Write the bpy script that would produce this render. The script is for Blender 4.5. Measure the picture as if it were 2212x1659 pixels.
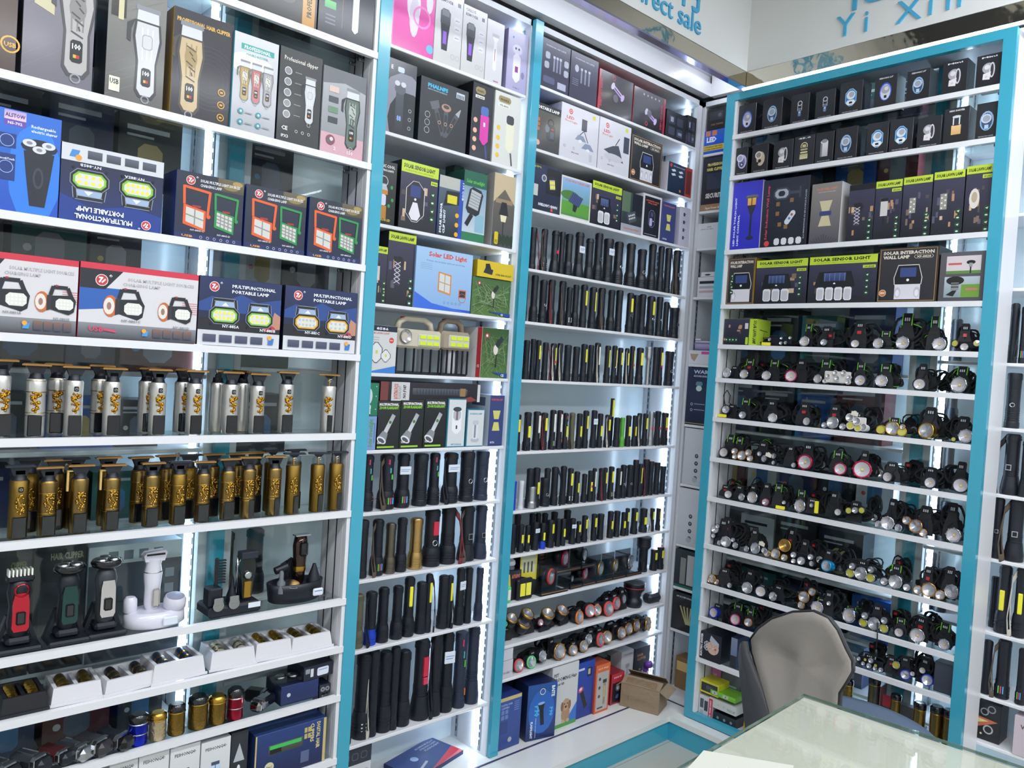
import bpy, math, random
from math import sin, cos, pi, radians
from mathutils import Matrix, Vector
from functools import lru_cache
for o in list(bpy.data.objects): bpy.data.objects.remove(o)
SC = bpy.context.scene; COL = SC.collection
random.seed(7)
# ---------------------------------------------------------------- camera, light, exposure
CH = 1.5                                   # eye height
RM = ((0.73472672, -0.6753913, 0.06342898), (0.0287225, -0.06244644, -0.99763493), (0.67775487, 0.73481088, -0.02648215))
FP, CX, CY = 1688.85, 1106.0, 829.5
cam = bpy.data.cameras.new('camera'); cam.sensor_fit = 'HORIZONTAL'; cam.sensor_width = 36; cam.lens = FP/2212*36
cam.clip_start = .02
camo = bpy.data.objects.new('camera', cam); COL.objects.link(camo)
camo.matrix_world = Matrix(((RM[0][0], -RM[1][0], -RM[2][0], 0), (RM[0][1], -RM[1][1], -RM[2][1], 0), (RM[0][2], -RM[1][2], -RM[2][2], CH), (0, 0, 0, 1)))
SC.camera = camo
SC.view_settings.view_transform = 'Standard'; SC.view_settings.look = 'None'; SC.view_settings.gamma = 1
SC.view_settings.exposure = -0.12; SC.view_settings.use_curve_mapping = False
SC.cycles.max_bounces = 8; SC.cycles.diffuse_bounces = 4; SC.cycles.glossy_bounces = 4; SC.cycles.transparent_max_bounces = 24
SC.cycles.transmission_bounces = 4; SC.cycles.sample_clamp_indirect = 4; SC.cycles.caustics_reflective = False; SC.cycles.caustics_refractive = False
SC.cycles.use_denoising = True
W = bpy.data.worlds.new('world'); SC.world = W; W.use_nodes = True
W.node_tree.nodes['Background'].inputs[0].default_value = (.72, .82, 1, 1)
W.node_tree.nodes['Background'].inputs[1].default_value = .3
LAMPS = [(.5, .2, 30), (.5, -1.5, 30), (2.0, .2, 26), (2.0, -1.5, 26), (-1.0, .2, 22), (-1.0, -1.5, 16)]
LED_E = 16.0; COVE_E = 18.0
def area(name, loc, rot, sx, sy, power, col=(.88, .93, 1)):
    l = bpy.data.lights.new(name, 'AREA'); l.shape = 'RECTANGLE'; l.size = sx; l.size_y = sy; l.energy = power; l.color = col
    o = bpy.data.objects.new(name, l); COL.objects.link(o); o.location = loc; o.rotation_euler = rot; return o
for i, (x, y, p) in enumerate(LAMPS):
    area('ceiling_lamp_light', (x, y, 3.17), (0, 0, 0), 1.1, .28, p)
# ---------------------------------------------------------------- materials
def lin(c):
    c = c/255; return c/12.92 if c <= .04045 else ((c+.055)/1.055)**2.4
@lru_cache(None)
def hx(s):
    return (lin(int(s[0:2], 16)), lin(int(s[2:4], 16)), lin(int(s[4:6], 16)), 1)
def ptree(name):
    m = bpy.data.materials.new(name); m.use_nodes = True
    return m, m.node_tree, m.node_tree.nodes['Principled BSDF']
@lru_cache(None)
def M(col, rough=.45, metal=0.0, bump=0.0, bscale=200, coat=0.0, vary=0.0):
    m, t, b = ptree('mat_' + col); b.inputs['Base Color'].default_value = hx(col)
    b.inputs['Roughness'].default_value = rough; b.inputs['Metallic'].default_value = metal
    if coat: b.inputs['Coat Weight'].default_value = coat; b.inputs['Coat Roughness'].default_value = .08
    if bump or vary:
        tc = t.nodes.new('ShaderNodeTexCoord'); n = t.nodes.new('ShaderNodeTexNoise'); n.inputs['Scale'].default_value = bscale
        n.inputs['Detail'].default_value = 3; t.links.new(tc.outputs['Object'], n.inputs['Vector'])
        if bump:
            bp = t.nodes.new('ShaderNodeBump'); bp.inputs['Strength'].default_value = bump; bp.inputs['Distance'].default_value = .01
            t.links.new(n.outputs['Fac'], bp.inputs['Height']); t.links.new(bp.outputs['Normal'], b.inputs['Normal'])
        if vary:
            mx = t.nodes.new('ShaderNodeMixRGB'); mx.inputs[1].default_value = [v*(1-vary) for v in hx(col)[:3]]+[1]
            mx.inputs[2].default_value = [min(1, v*(1+vary)) for v in hx(col)[:3]]+[1]
            t.links.new(n.outputs['Fac'], mx.inputs[0]); t.links.new(mx.outputs[0], b.inputs['Base Color'])
    return m
def emis(name, col, s):
    m = bpy.data.materials.new(name); m.use_nodes = True; t = m.node_tree; t.nodes.clear()
    e = t.nodes.new('ShaderNodeEmission'); e.inputs[0].default_value = (*col, 1); e.inputs[1].default_value = s
    o = t.nodes.new('ShaderNodeOutputMaterial'); t.links.new(e.outputs[0], o.inputs[0]); return m
def thin_glass(name, tint, rough=.02, ior=1.45, base=0.0):
    m = bpy.data.materials.new(name); m.use_nodes = True; t = m.node_tree; t.nodes.clear()
    a = t.nodes.new('ShaderNodeBsdfTransparent'); a.inputs[0].default_value = (*tint, 1)
    g = t.nodes.new('ShaderNodeBsdfGlossy'); g.inputs['Roughness'].default_value = rough
    f = t.nodes.new('ShaderNodeMath'); f.operation = 'MULTIPLY_ADD'; lw = t.nodes.new('ShaderNodeLayerWeight'); lw.inputs[0].default_value = .5
    pw = t.nodes.new('ShaderNodeMath'); pw.operation = 'POWER'; pw.inputs[1].default_value = 4.5; t.links.new(lw.outputs['Facing'], pw.inputs[0])
    t.links.new(pw.outputs[0], f.inputs[0]); f.inputs[1].default_value = .8; f.inputs[2].default_value = (ior-1)**2/(ior+1)**2
    x = t.nodes.new('ShaderNodeMixShader'); o = t.nodes.new('ShaderNodeOutputMaterial')
    if base:
        ad = t.nodes.new('ShaderNodeMath'); ad.operation = 'ADD'; ad.use_clamp = True; ad.inputs[1].default_value = base
        t.links.new(f.outputs[0], ad.inputs[0]); t.links.new(ad.outputs[0], x.inputs[0])
    else: t.links.new(f.outputs[0], x.inputs[0])
    t.links.new(a.outputs[0], x.inputs[1]); t.links.new(g.outputs[0], x.inputs[2]); t.links.new(x.outputs[0], o.inputs[0]); return m
def print_mat(name, rough, coat):
    m, t, b = ptree(name); a = t.nodes.new('ShaderNodeVertexColor'); a.layer_name = 'ink'
    t.links.new(a.outputs['Color'], b.inputs['Base Color']); b.inputs['Roughness'].default_value = rough
    b.inputs['Coat Weight'].default_value = coat; b.inputs['Coat Roughness'].default_value = .12; return m
PRINT = print_mat('printed_card', .42, .25); PRINTG = print_mat('film_wrapped_print', .3, .6)
LEDM = emis('led_strip_light', (.62, .80, 1.0), LED_E); COVEM = emis('cove_light', (.86, .92, 1.0), COVE_E)
LAMPM = emis('ceiling_lamp_glow', (.95, .97, 1.0), 6.0)
GLASS = thin_glass('shelf_glass', (.95, .985, .98)); CLEAR = thin_glass('clear_plastic', (.93, .96, .98), .08, 1.4, .03)
WHITE = M('e6e6ea', .35, coat=.2); TEAL = M('3da3be', .25, coat=.5, vary=.04, bscale=6)
BACK = M('dcebf2', .22, coat=.3); INNER = M('dfe1e6', .4); SLOT = M('15171c', .6); STEEL = M('b4b6b8', .25, 1.0)
BLK = M('151923', .42); BLK2 = M('222734', .5); BLKG = M('0e1014', .18, coat=.5); RUB = M('1a1c20', .7); STRAP = M('16181d', .85, bump=.3, bscale=900)
COB = M('f2ea3c', .4, coat=.3); COBW = M('eef0e6', .4); REFL = M('dcdade', .22, .75); LENS = thin_glass('lens_glass', (.95, .96, .98), .03, 1.5, .05)
PEARL = M('d4ccd2', .3, 0, coat=.6); SILV = M('c9cbcf', .22, 1.0); GOLD = M('c79a4c', .28, 1.0); BRASS = M('8d7136', .3, 1.0, bump=.25, bscale=160); COPPER = M('c98a5a', .28, 1.0)
GRN = M('7ad63a', .5); RED = M('c5303a', .4); LIDB = M('1d2a7a', .3)
# ---------------------------------------------------------------- mesh building
class MB:
    def __init__(s): s.v = []; s.f = []; s.m = []; s.mats = []; s.sm = []
    def mi(s, mat):
        if mat not in s.mats: s.mats.append(mat)
        return s.mats.index(mat)
    def add(s, vs, fs, mat, smooth=False, mtx=None):
        b = len(s.v); k = s.mi(mat)
        s.v += [tuple(mtx @ Vector(p)) for p in vs] if mtx else vs
        for f in fs: s.f.append(tuple(b+i for i in f)); s.m.append(k); s.sm.append(smooth)
        return s
    def box(s, x0, y0, z0, x1, y1, z1, mat, mtx=None, bev=0):
        if bev:
            b = bev; ch = lambda a0, a1, c0, c1: [(a0+b, c0), (a1-b, c0), (a1, c0+b), (a1, c1-b), (a1-b, c1), (a0+b, c1), (a0, c1-b), (a0, c0+b)]
            o = ch(x0, x1, z0, z1); i = [(min(max(x, x0+b), x1-b), min(max(z, z0+b), z1-b)) for x, z in o]
            vs = [(x, y0, z) for x, z in i]+[(x, y0+b, z) for x, z in o]+[(x, y1-b, z) for x, z in o]+[(x, y1, z) for x, z in i]
            fs = [tuple(range(7, -1, -1))[::-1]]+[(r*8+k, r*8+(k+1) % 8, r*8+8+(k+1) % 8, r*8+8+k) for r in range(3) for k in range(8)]+[tuple(31-k for k in range(8))]
            return s.add(vs, fs, mat, False, mtx)
        vs = [(x0, y0, z0), (x1, y0, z0), (x1, y1, z0), (x0, y1, z0), (x0, y0, z1), (x1, y0, z1), (x1, y1, z1), (x0, y1, z1)]
        return s.add(vs, [(0, 3, 2, 1), (4, 5, 6, 7), (0, 1, 5, 4), (1, 2, 6, 5), (2, 3, 7, 6), (3, 0, 4, 7)], mat, False, mtx)
    def lathe(s, prof, mat, n=16, mtx=None, smooth=True, cap=True, sx=1, sy=1):
        vs = []; fs = []
        for r, z in prof:
            for k in range(n): a = 2*pi*k/n; vs.append((r*cos(a)*sx, r*sin(a)*sy, z))
        for i in range(len(prof)-1):
            for k in range(n): fs.append((i*n+k, i*n+(k+1) % n, (i+1)*n+(k+1) % n, (i+1)*n+k))
        s.add(vs, fs, mat, smooth, mtx)
        if cap:
            for i, (r, z) in ((0, prof[0]), (len(prof)-1, prof[-1])):
                if r > 1e-6:
                    ring = [vs[i*n+k] for k in range(n)]; s.add(ring, [tuple(range(n)) if i else tuple(range(n-1, -1, -1))], mat, False, mtx)
        return s
    def tube(s, pts, r, mat, n=6, mtx=None, closed=False, flat=None):
        P = [Vector(p) for p in pts]; N = len(P); vs = []; fs = []
        up = Vector((0, 0, 1))
        for i, p in enumerate(P):
            d = (P[(i+1) % N]-P[i-1]) if closed else (P[min(i+1, N-1)]-P[max(i-1, 0)])
            if d.length < 1e-9: d = Vector((0, 0, 1))
            d.normalize()
            if flat is not None: a = Vector(flat)
            else:
                a = d.cross(up)
                if a.length < .15: a = d.cross(Vector((1, 0, 0)))
            a = (a-d*a.dot(d)); a.normalize(); b = d.cross(a)
            for k in range(n):
                t = 2*pi*k/n+(pi/4 if n == 4 else 0)
                q = p+a*cos(t)*(r[0] if isinstance(r, tuple) else r)+b*sin(t)*(r[1] if isinstance(r, tuple) else r); vs.append(tuple(q))
        for i in range(N if closed else N-1):
            for k in range(n): fs.append((i*n+k, i*n+(k+1) % n, ((i+1) % N)*n+(k+1) % n, ((i+1) % N)*n+k))
        if not closed: fs += [tuple(range(n-1, -1, -1)), tuple((N-1)*n+k for k in range(n))]
        return s.add(vs, fs, mat, n > 4, mtx)
    def prism(s, pts, y0, y1, mat, mtx=None, smooth=False):       # outline in x-z, thickness in y
        n = len(pts); vs = [(x, y0, z) for x, z in pts]+[(x, y1, z) for x, z in pts]
        return s.add(vs, [tuple(range(n)), tuple(range(2*n-1, n-1, -1))]+[(k, k+n, (k+1) % n+n, (k+1) % n) for k in range(n)], mat, smooth, mtx)
    def mesh(s, name):
        me = bpy.data.meshes.new(name); me.from_pydata(s.v, [], s.f)
        for m in s.mats: me.materials.append(m)
        me.polygons.foreach_set('material_index', s.m); me.polygons.foreach_set('use_smooth', s.sm); me.update(); return me
def rnd(pts_n, f): return [f(k/pts_n) for k in range(pts_n)]
def ell(cx, cz, rx, rz, n=16): return [(cx+rx*cos(2*pi*k/n), cz+rz*sin(2*pi*k/n)) for k in range(n)]
def T_(x=0, y=0, z=0): return Matrix.Translation((x, y, z))
def R_(ax, deg): return Matrix.Rotation(radians(deg), 4, ax)
def S_(x, y, z): return Matrix.Diagonal((x, y, z, 1))
# ---------------------------------------------------------------- objects
def thing(name, label, cat, loc=(0, 0, 0), rz=0, group=None, mesh=None, scale=None, kind=None):
    o = bpy.data.objects.new(name, mesh); COL.objects.link(o); o.location = loc; o.rotation_euler = (0, 0, rz)
    if scale: o.scale = scale
    if label: o['label'] = label
    if cat: o['category'] = cat
    if group: o['group'] = group
    if kind: o['kind'] = kind
    return o
def part(name, mesh, parent, loc=(0, 0, 0), rot=None, scale=None, label=None, kind=None):
    if isinstance(mesh, MB): mesh = mesh.mesh(name)
    o = bpy.data.objects.new(name, mesh); COL.objects.link(o); o.parent = parent; o.location = loc
    if rot: o.rotation_euler = rot
    if scale: o.scale = scale
    if label: o['label'] = label
    if kind: o['kind'] = kind
    return o
def struct(name, mb, label=None):
    o = bpy.data.objects.new(name, mb.mesh(name)); COL.objects.link(o); o['kind'] = 'structure'
    if label: o['label'] = label
    return o
# ---------------------------------------------------------------- placing: a pixel of the photograph on a shelf's front plane gives the point
def ray(px, py):
    a, b = (px-CX)/FP, (py-CY)/FP
    return [RM[0][i]*a+RM[1][i]*b+RM[2][i] for i in range(3)]
def depth(x, y, z): return RM[2][0]*x+RM[2][1]*y+RM[2][2]*(z-CH)
class Bay:                                  # fam 'L': runs along x, faces -y;  'R': runs along -y, faces -x
    def __init__(s, fam, v): s.fam = fam; s.v = v; s.rz = 0 if fam == 'L' else -pi/2
    def hit(s, px, py, dv=0):               # -> (u, z) on the plane dv behind the front
        r = ray(px, py); i = 1 if s.fam == 'L' else 0; k = (s.v+dv)/r[i]
        return r[1-i]*k, CH+r[2]*k
    def u_at(s, px, z, dv=0):               # u of the pixel column px at height z
        q = (px-CX)/FP; i, j = (0, 1) if s.fam == 'L' else (1, 0); v = s.v+dv
        return -(v*(RM[0][j]-q*RM[2][j])+(z-CH)*(RM[0][2]-q*RM[2][2]))/(RM[0][i]-q*RM[2][i])
    def loc(s, u, z, dv=0): return (u, s.v+dv, z) if s.fam == 'L' else (s.v+dv, u, z)
    def mpp(s, px, py, dv=0):
        u, z = s.hit(px, py, dv); return depth(*s.loc(u, z, dv))/FP
VIEWS = dict(a1=(0, 0, .3707), a2=(0, 440, .3707), a3=(0, 940, .3707), a4=(0, 1300, .3707), b1=(780, 0, .3707), b2=(780, 440, .3526), b3=(740, 820, .3526),
             b4=(720, 1200, .3617), d1=(1480, 0, .3309), d2=(1480, 440, .3309), d3=(1440, 840, .349), d4=(1380, 1200, .3761), h1=(1530, 660, .1507), h2=(1820, 660, .1627),
             h3=(1520, 900, .1386), h4=(1800, 920, .1688), h5=(1500, 1100, .1567), h6=(1780, 1160, .1688), h7=(1800, 1400, .1447), c1=(380, 1180, .2888), n1=(1380, 100, .1809), n2=(1360, 400, .2411), n3=(1360, 800, .2411), n4=(1340, 1180, .2887),
             e2=(2050, 0, .2531), e3=(2050, 420, .2531), e4=(2050, 820, .2531), e5=(2040, 1230, .2586), p=(0, 0, 1))
def V(view, x, y): ox, oy, k = VIEWS[view]; return ox+x*k, oy+y*k
# ---------------------------------------------------------------- the room
def mk(name, mat, *boxes):
    m = MB()
    for b in boxes: m.box(*b[:6], mat, bev=b[6] if len(b) > 6 else 0)
    return struct(name, m)
FLOORM = M('b9b8ae', .3, coat=.25, vary=.06, bscale=5); WALLM = M('d9d9d6', .6, vary=.02, bscale=3)
fl = mk('floor', M('8d8c84', .8), (-2.6, -3, -.05, 3.4, 2.5, -.004))
k = 0
for i in range(10):
    for j in range(9):
        x0 = -2.6+i*.6; y0 = -3+j*.6+.02; m = MB().box(x0+.0015, y0+.0015, -.004, min(x0+.5985, 3.38), min(y0+.5985, 2.48), 0, FLOORM); part('tile', m, fl)
mk('wall_left', WALLM, (-2.6, 2.26, 0, 3.4, 2.4, 3.3))
mk('wall_right', WALLM, (3.16, -3, 0, 3.3, 2.26, 3.3))
mk('wall_back', WALLM, (-2.6, -3.1, 0, 3.4, -3, 3.3)); mk('wall_far_left', WALLM, (-2.7, -3, 0, -2.6, 2.4, 3.3))
CEILM = M('c9c5bb', .5, vary=.08, bscale=2); DARKC = M('20242c', .5)
ce = mk('ceiling', DARKC, (-2.6, -3, 3.3, 3.4, 2.4, 3.35))
for i, (x0, x1, y0, y1) in enumerate([(-2.6, .6, -3, 2.4), (.62, 1.62, -1.2, 1.2), (1.7, 2.9, .9, 1.8), (2.0, 3.3, -3, -.2)]):
    part('ceiling_panel', MB().box(x0, y0, 3.27, x1, y1, 3.3, CEILM), ce)
for i, (x, y, p) in enumerate(LAMPS):
    t = thing('ceiling_lamp', 'long white ceiling lamp overhead, %s of the two rows of three' % ('front right', 'rear right', 'front far right', 'rear far right', 'front left', 'rear left')[i], 'lamp', (x, y, 3.18))
    part('housing', MB().box(-.58, -.17, .015, .58, .17, .085, WHITE), t)
    part('diffuser', MB().box(-.55, -.14, .005, .55, .14, .014, LAMPM), t)
# sign boards above the shelving and the polished strip below them
mk('trim_1', M('dcdcda', .45, coat=.1), (-2.6, 1.72, 2.708, 2.74, 1.745, 3.3))
mk('trim_2', M('dcdcda', .45, coat=.1), (2.74, -3, 2.708, 2.765, 1.745, 3.3))
MIR = M('dcd6c8', .07, 1.0, bump=.22, bscale=9)
mk('trim_3', MIR, (-2.6, 1.722, 2.648, 2.74, 1.745, 2.707)); mk('trim_4', MIR, (2.742, -3, 2.648, 2.765, 1.745, 2.707))
CHR = M('b8b4d8', .15, 1.0)
mk('trim_5', CHR, (-2.6, 1.714, 2.642, 2.74, 1.745, 2.648))
mk('trim_6', M('d3d3dc', .4), (-2.6, 1.745, 2.80, 3.16, 2.26, 2.82), (2.765, -3, 2.80, 3.16, 1.745, 2.82))       # soffit of the cove
mk('trim_7', WHITE, (-2.6, 2.005, 2.765, 2.915, 2.03, 2.80), (-2.6, 1.99, 2.71, 2.90, 2.03, 2.765), (2.90, -3, 2.71, 2.93, 1.99, 2.80))
for nm, b, lab in (('light_strip', (2.737, -3, 2.639, 2.749, 1.735, 2.645), 'thin glowing white strip along the top edge of the right display cabinet'),
              ('light_strip', (2.775, .3, 2.788, 2.80, 1.95, 2.798), 'bright light bar tucked in the corner recess above the shelves'),):
    thing(nm, lab, 'light', mesh=MB().box(*b, COVEM).mesh(nm))
thing('light_strip', 'light bar in the recess above the long shelves, behind the sign board', 'light', mesh=MB().box(-2, 1.76, 2.788, 2.6, 1.785, 2.798, COVEM).mesh('light_strip'))
# plinth: white ledge with rails, teal skirting
LT = .101
led = mk('trim_8', M('e9e9e6', .28, coat=.4), (-2.6, 1.829, LT-.022, 3.16, 2.24, LT), (2.678, -3, LT-.022, 3.16, 1.829, LT))
mk('baseboard_left', TEAL, (-2.6, 1.835, 0, 2.684, 1.86, LT-.022)); mk('baseboard_right', TEAL, (2.684, -3, 0, 2.709, 1.86, LT-.022))
RAIL = M('55507a', .3, .6)
rl = thing('sliding_door_rail', 'thin dark metal rail groove running along the white ledge below the left shelves', 'rail', mesh=MB().box(-2.6, 1.975, LT, 2.70, 1.981, LT+.003, RAIL).mesh('rail'))
rl = thing('sliding_door_rail', 'dark metal rail groove on the ledge under the right glass cabinet', 'rail', mesh=MB().box(2.80, -2.9, LT, 2.806, 1.97, LT+.003, RAIL).mesh('rail'))
# sign lettering
def text_mesh(s, bold=0.0, res=2):
    c = bpy.data.curves.new('t', 'FONT'); c.body = s; c.offset = bold; c.resolution_u = res
    o = bpy.data.objects.new('t', c); m = o.to_mesh()
    vs = [tuple(v.co) for v in m.vertices]; fs = [tuple(p.vertices) for p in m.polygons]
    o.to_mesh_clear(); bpy.data.objects.remove(o); bpy.data.curves.remove(c); return vs, fs
text_cache = {}
def TX(s, bold=0.0, res=1):
    k = (s, bold, res)
    if k not in text_cache:
        vs, fs = text_mesh(s, bold, res)
        xs = [v[0] for v in vs] or [0]; text_cache[k] = (vs, fs, min(xs), max(xs))
    return text_cache[k]
LETT = M('4aa7cf', .4)
def letters(s, fam, u, z, h, lab, wide=1.0, bold=0.0, dep=.006):
    vs, fs, x0, x1 = TX(s, bold, 4); k = h/.69
    par = list(range(len(vs)))
    def find(a):
        while par[a] != a: par[a] = par[par[a]]; a = par[a]
        return a
    for f in fs:
        for i in f[1:]: par[find(i)] = find(f[0])
    isl = {}
    for f in fs: isl.setdefault(find(f[0]), []).append(f)
    t = thing('sign_lettering', lab, 'sign', (u, 1.72-dep, z) if fam == 'L' else (2.74-dep, u, z), 0 if fam == 'L' else -pi/2)
    for F in isl.values():
        ids = sorted({i for f in F for i in f}); mp_ = {a: b for b, a in enumerate(ids)}; n = len(ids); ed = set()
        V3 = [((vs[i][0]-x0)*k*wide, y, vs[i][1]*k) for y in (0, dep) for i in ids]; G = [tuple(mp_[i] for i in f) for f in F]
        for f in G: ed |= {(f[i], f[(i+1) % len(f)]) for i in range(len(f))}
        part('raised_letter', MB().add(V3, G+[(a, b, b+n, a+n) for a, b in ed if (b, a) not in ed], LETT), t)
BL = Bay('L', 1.72); BR = Bay('R', 2.74)
def wtx(t_, h): q_ = TX(t_, 0.0, 4); return (q_[3]-q_[2])*h/.69
u1, z1 = BL.hit(1511, 77)
letters('Direct sale', 'L', u1-wtx('Direct sale', .067), z1, .067, 'blue raised words reading Direct sale on the white board above the middle shelves')
u2, z2 = BL.hit(1512, 32); letters('直销', 'L', u2-wtx('直销', .15)-.005, z2+.012, .15, 'large blue Chinese characters above the words Direct sale')
for ch, (x, y), w, nm in (('Y', (1806, 83), 1.0, 'far left'), ('i', (1867, 69), 1.0, 'second place'), ('X', (1935, 53), 1.1, 'third place'), ('i', (2006, 33), 1, 'fourth place'), ('n', (2044, 22), 1.1, 'fifth place')):
    u, z = BR.hit(x, y); letters(ch, 'R', u, z, .074, 'blue raised letter %s of the spaced word on the right sign board, at %s' % (ch, nm), w)
u, z = BR.hit(1822, 26); letters('亿', 'R', u, z+.012, .15, 'large blue Chinese character on the right sign board, above the letter Y')
u, z = BR.hit(2040, -25); letters('鑫', 'R', u, z+.012, .15, 'large blue Chinese character on the right sign board, above the letters i n')
# ---------------------------------------------------------------- fixed shelving
def zz(*a): return [CH+x for x in a]
ZB = zz(.929, .6705, .394, .1555, -.0555, -.291, -.482, -.689, -.907, -1.202)
ZC = zz(.985, .7635, .5515, .340, .1525, -.0555, -.314, -.528, -.688, -.865, -1.016, -1.139)
ZD = zz(.963, .800, .505, .2885, .1285, -.0055, -.164, -.3255, -.4855, -.678, -.837, -.9737, -1.14)
ZA = zz(.821, .520, .243, -.003, -.220, -.435, -.680, -.8135, -.951)
ZN = zz(.962, .714, .553, .340, .046, -.219, -.482, -.749, -.938, -1.126)
ZE = zz(.84, .588, .346, .103, -.108, -.325, -.538, -.777, -.988, -1.143)
ZZ = zz(.90, .62, .36, .13, -.08, -.27, -.45, -.80, -1.0, -1.2)
TOPZ = 2.69
def frame_bay(fam, v, u0, u1, zs, dep, name, lab, post_lo=True, post_hi=True, leds=(1,), th=.011):
    """one fixed bay: u0,u1 are its inner edges; u grows to the viewer's right for L and to the left for R"""
    b = Bay(fam, v); d = 1 if fam == 'L' else -1
    w = abs(u1-u0); t = thing(name, lab, 'shelving', b.loc(u0, LT), b.rz)          # local x: to the right, y: into the wall
    H = TOPZ-LT
    part('back_panel', MB().box(-.002, dep-.004, 0, w+.002, dep+.012, H, BACK), t)
    part('side_panel', MB().box(-.026, 0.0, 0, 0, dep, H, INNER), t); part('side_panel', MB().box(w, 0.0, 0, w+.026, dep, H, INNER), t)
    part('top_panel', MB().box(-.026, .0, H-.02, w+.026, dep, H, INNER), t)
    for z in zs: part('shelf_board', MB().box(.0015, .001, z-LT-th, w-.0015, dep-.006, z-LT, WHITE, bev=.0015), t)
    for x, s in ((0, 1), (w, -1)):
        for y in (.035, dep-.035):
            m = MB(); z = .03
            a, c = (x+.0005*s, x+.0022*s) if s > 0 else (x+.0022*s, x+.0005*s)
            m.box(a, y-.006, .01, c, y+.006, H-.03, M('8e959e', .4, .6))
            a, c = (x+.0022*s, x+.003*s) if s > 0 else (x+.003*s, x+.0022*s)
            while z < H-.05: m.box(a, y-.002, z, c, y+.002, z+.018, SLOT); z += .028
            part('slotted_standard', m, t)
    if 1 in leds: part('led_strip', MB().box(w-.014, .050, .02, w-.004, .062, H-.03, LEDM), t)
    if 0 in leds: part('led_strip', MB().box(.004, .050, .02, .014, .062, H-.03, LEDM), t)
    return b, t
def post(fam, v, ua, ub, z0, z1, lab, dep=.02):
    lo, hi = min(ua, ub), max(ua, ub)
    m = MB().box(lo, v-dep+.0, z0, hi, v-.001, z1, TEAL, bev=.001) if fam == 'L' else MB().box(v-dep, lo, z0, v-.001, hi, z1, TEAL, bev=.001)
    thing('teal_post', lab, 'post', mesh=m.mesh('teal_post'))
FD = .20
bB, _ = frame_bay('L', 2.02, .878, 1.846, ZB, FD, 'wall_shelving', 'white wall shelving bay left of the middle teal post')
bC, _ = frame_bay('L', 2.02, 1.894, 2.862, ZC, FD, 'wall_shelving', 'white wall shelving bay between the middle teal post and the room corner')
bZ, _ = frame_bay('L', 2.02, -.16, .79, ZZ, FD, 'wall_shelving', 'white wall shelving bay hidden behind the left glass cabinet')
bN, _ = frame_bay('R', 2.90, 2.012, 1.085, ZN, FD, 'wall_shelving', 'white wall shelving bay in the corner behind the right glass cabinet')
bE, _ = frame_bay('R', 2.90, .995, .03, ZE, FD, 'wall_shelving', 'white wall shelving bay at the right edge, partly behind the cabinet', leds=(0,))
post('L', 2.02, 1.852, 1.890, LT+.001, 2.69, 'tall teal post between the two open shelving bays')
post('L', 2.02, .812, .852, LT+.001, 2.69, 'teal post seen through the left glass cabinet')
post('R', 2.913, 1.018, 1.060, LT+.001, 2.63, 'teal post seen through the right glass cabinet')
# ---------------------------------------------------------------- the two sliding glass cabinets in front
def slider(fam, v, u0, u1, zs, z0, z1, dep, lab, fw=.037, sl=1, sr=1):
    b = Bay(fam, v); w = abs(u1-u0); t = thing('sliding_display_cabinet', lab, 'display cabinet', b.loc(u0, z0), b.rz)
    H = z1-z0
    part('teal_frame', MB().box(0, -.004, 0, fw, .02, H, TEAL).box(w-fw, -.004, 0, w, .02, H, TEAL).box(fw, -.004, H-fw*.8, w-fw, .02, H, TEAL).box(fw, -.004, 0, w-fw, .02, fw*.7, TEAL), t)
    for a, c, o_ in ((fw-.012, fw+.012*sl, (0, fw-.0125)), (w-fw-.012*sr, w-fw+.012, (w-fw+.0125, w))): part('side_panel', MB().box(a, .0205, .027, c, dep, H-.017, WHITE), t); part('outer_side_panel', MB().box(o_[0], .0205, .0, o_[1], dep, H-.017, WHITE), t)
    if sl: part('white_stile', MB().box(fw+.0005, .0005, .027, fw+.0115, .02, H-.031, WHITE), t)
    if sr: part('white_stile', MB().box(w-fw-.0115, .0005, .027, w-fw-.0005, .02, H-.031, WHITE), t)
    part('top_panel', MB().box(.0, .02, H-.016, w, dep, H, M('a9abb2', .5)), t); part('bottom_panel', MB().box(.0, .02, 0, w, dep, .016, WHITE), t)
    ix0, ix1 = fw+.0005+.012*sl, w-fw-.0005-.012*sr
    part('back_glass', MB().box(ix0, dep-.006, .017, ix1, dep-.002, H-.017, GLASS), t)
    for z in zs:
        part('glass_shelf', MB().box(ix0, .012, z-z0-.008, ix1, dep-.010, z-z0, M('c8ced2', .15, coat=.5) if fam == 'X' else GLASS), t)
        part('shelf_edge_strip', MB().box(fw+.0006, -.0035, z-z0-.0175, w-fw-.0006, .0004, z-z0, WHITE).box(ix0, .0004, z-z0-.0175, ix1, .0118, z-z0, WHITE, bev=.001), t)
        for x, s in ((ix0, 1), (ix1-.018, -1)):
            for y in (.05, dep-.035): part('shelf_clip', MB().box(x, y-.005, z-z0-.018, x+.018, y+.005, z-z0-.0085, STEEL, bev=.002), t)
    for x, s in ((ix0, 1), (ix1, -1)):
        for y in (.05, dep-.035): part('slotted_standard', MB().box(min(x, x+.001*s), y-.002, .02, max(x, x+.001*s), y+.002, H-.03, SLOT), t)
    return b, t
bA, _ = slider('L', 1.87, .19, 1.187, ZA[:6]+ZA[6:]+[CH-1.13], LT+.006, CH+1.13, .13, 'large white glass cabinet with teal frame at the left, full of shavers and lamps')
bD, _ = slider('R', 2.735, 1.797, .782, ZD, LT+.004, CH+1.130, .155, 'large teal framed glass cabinet on the right, full of headlamps and boxed shavers', sr=0)
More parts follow.
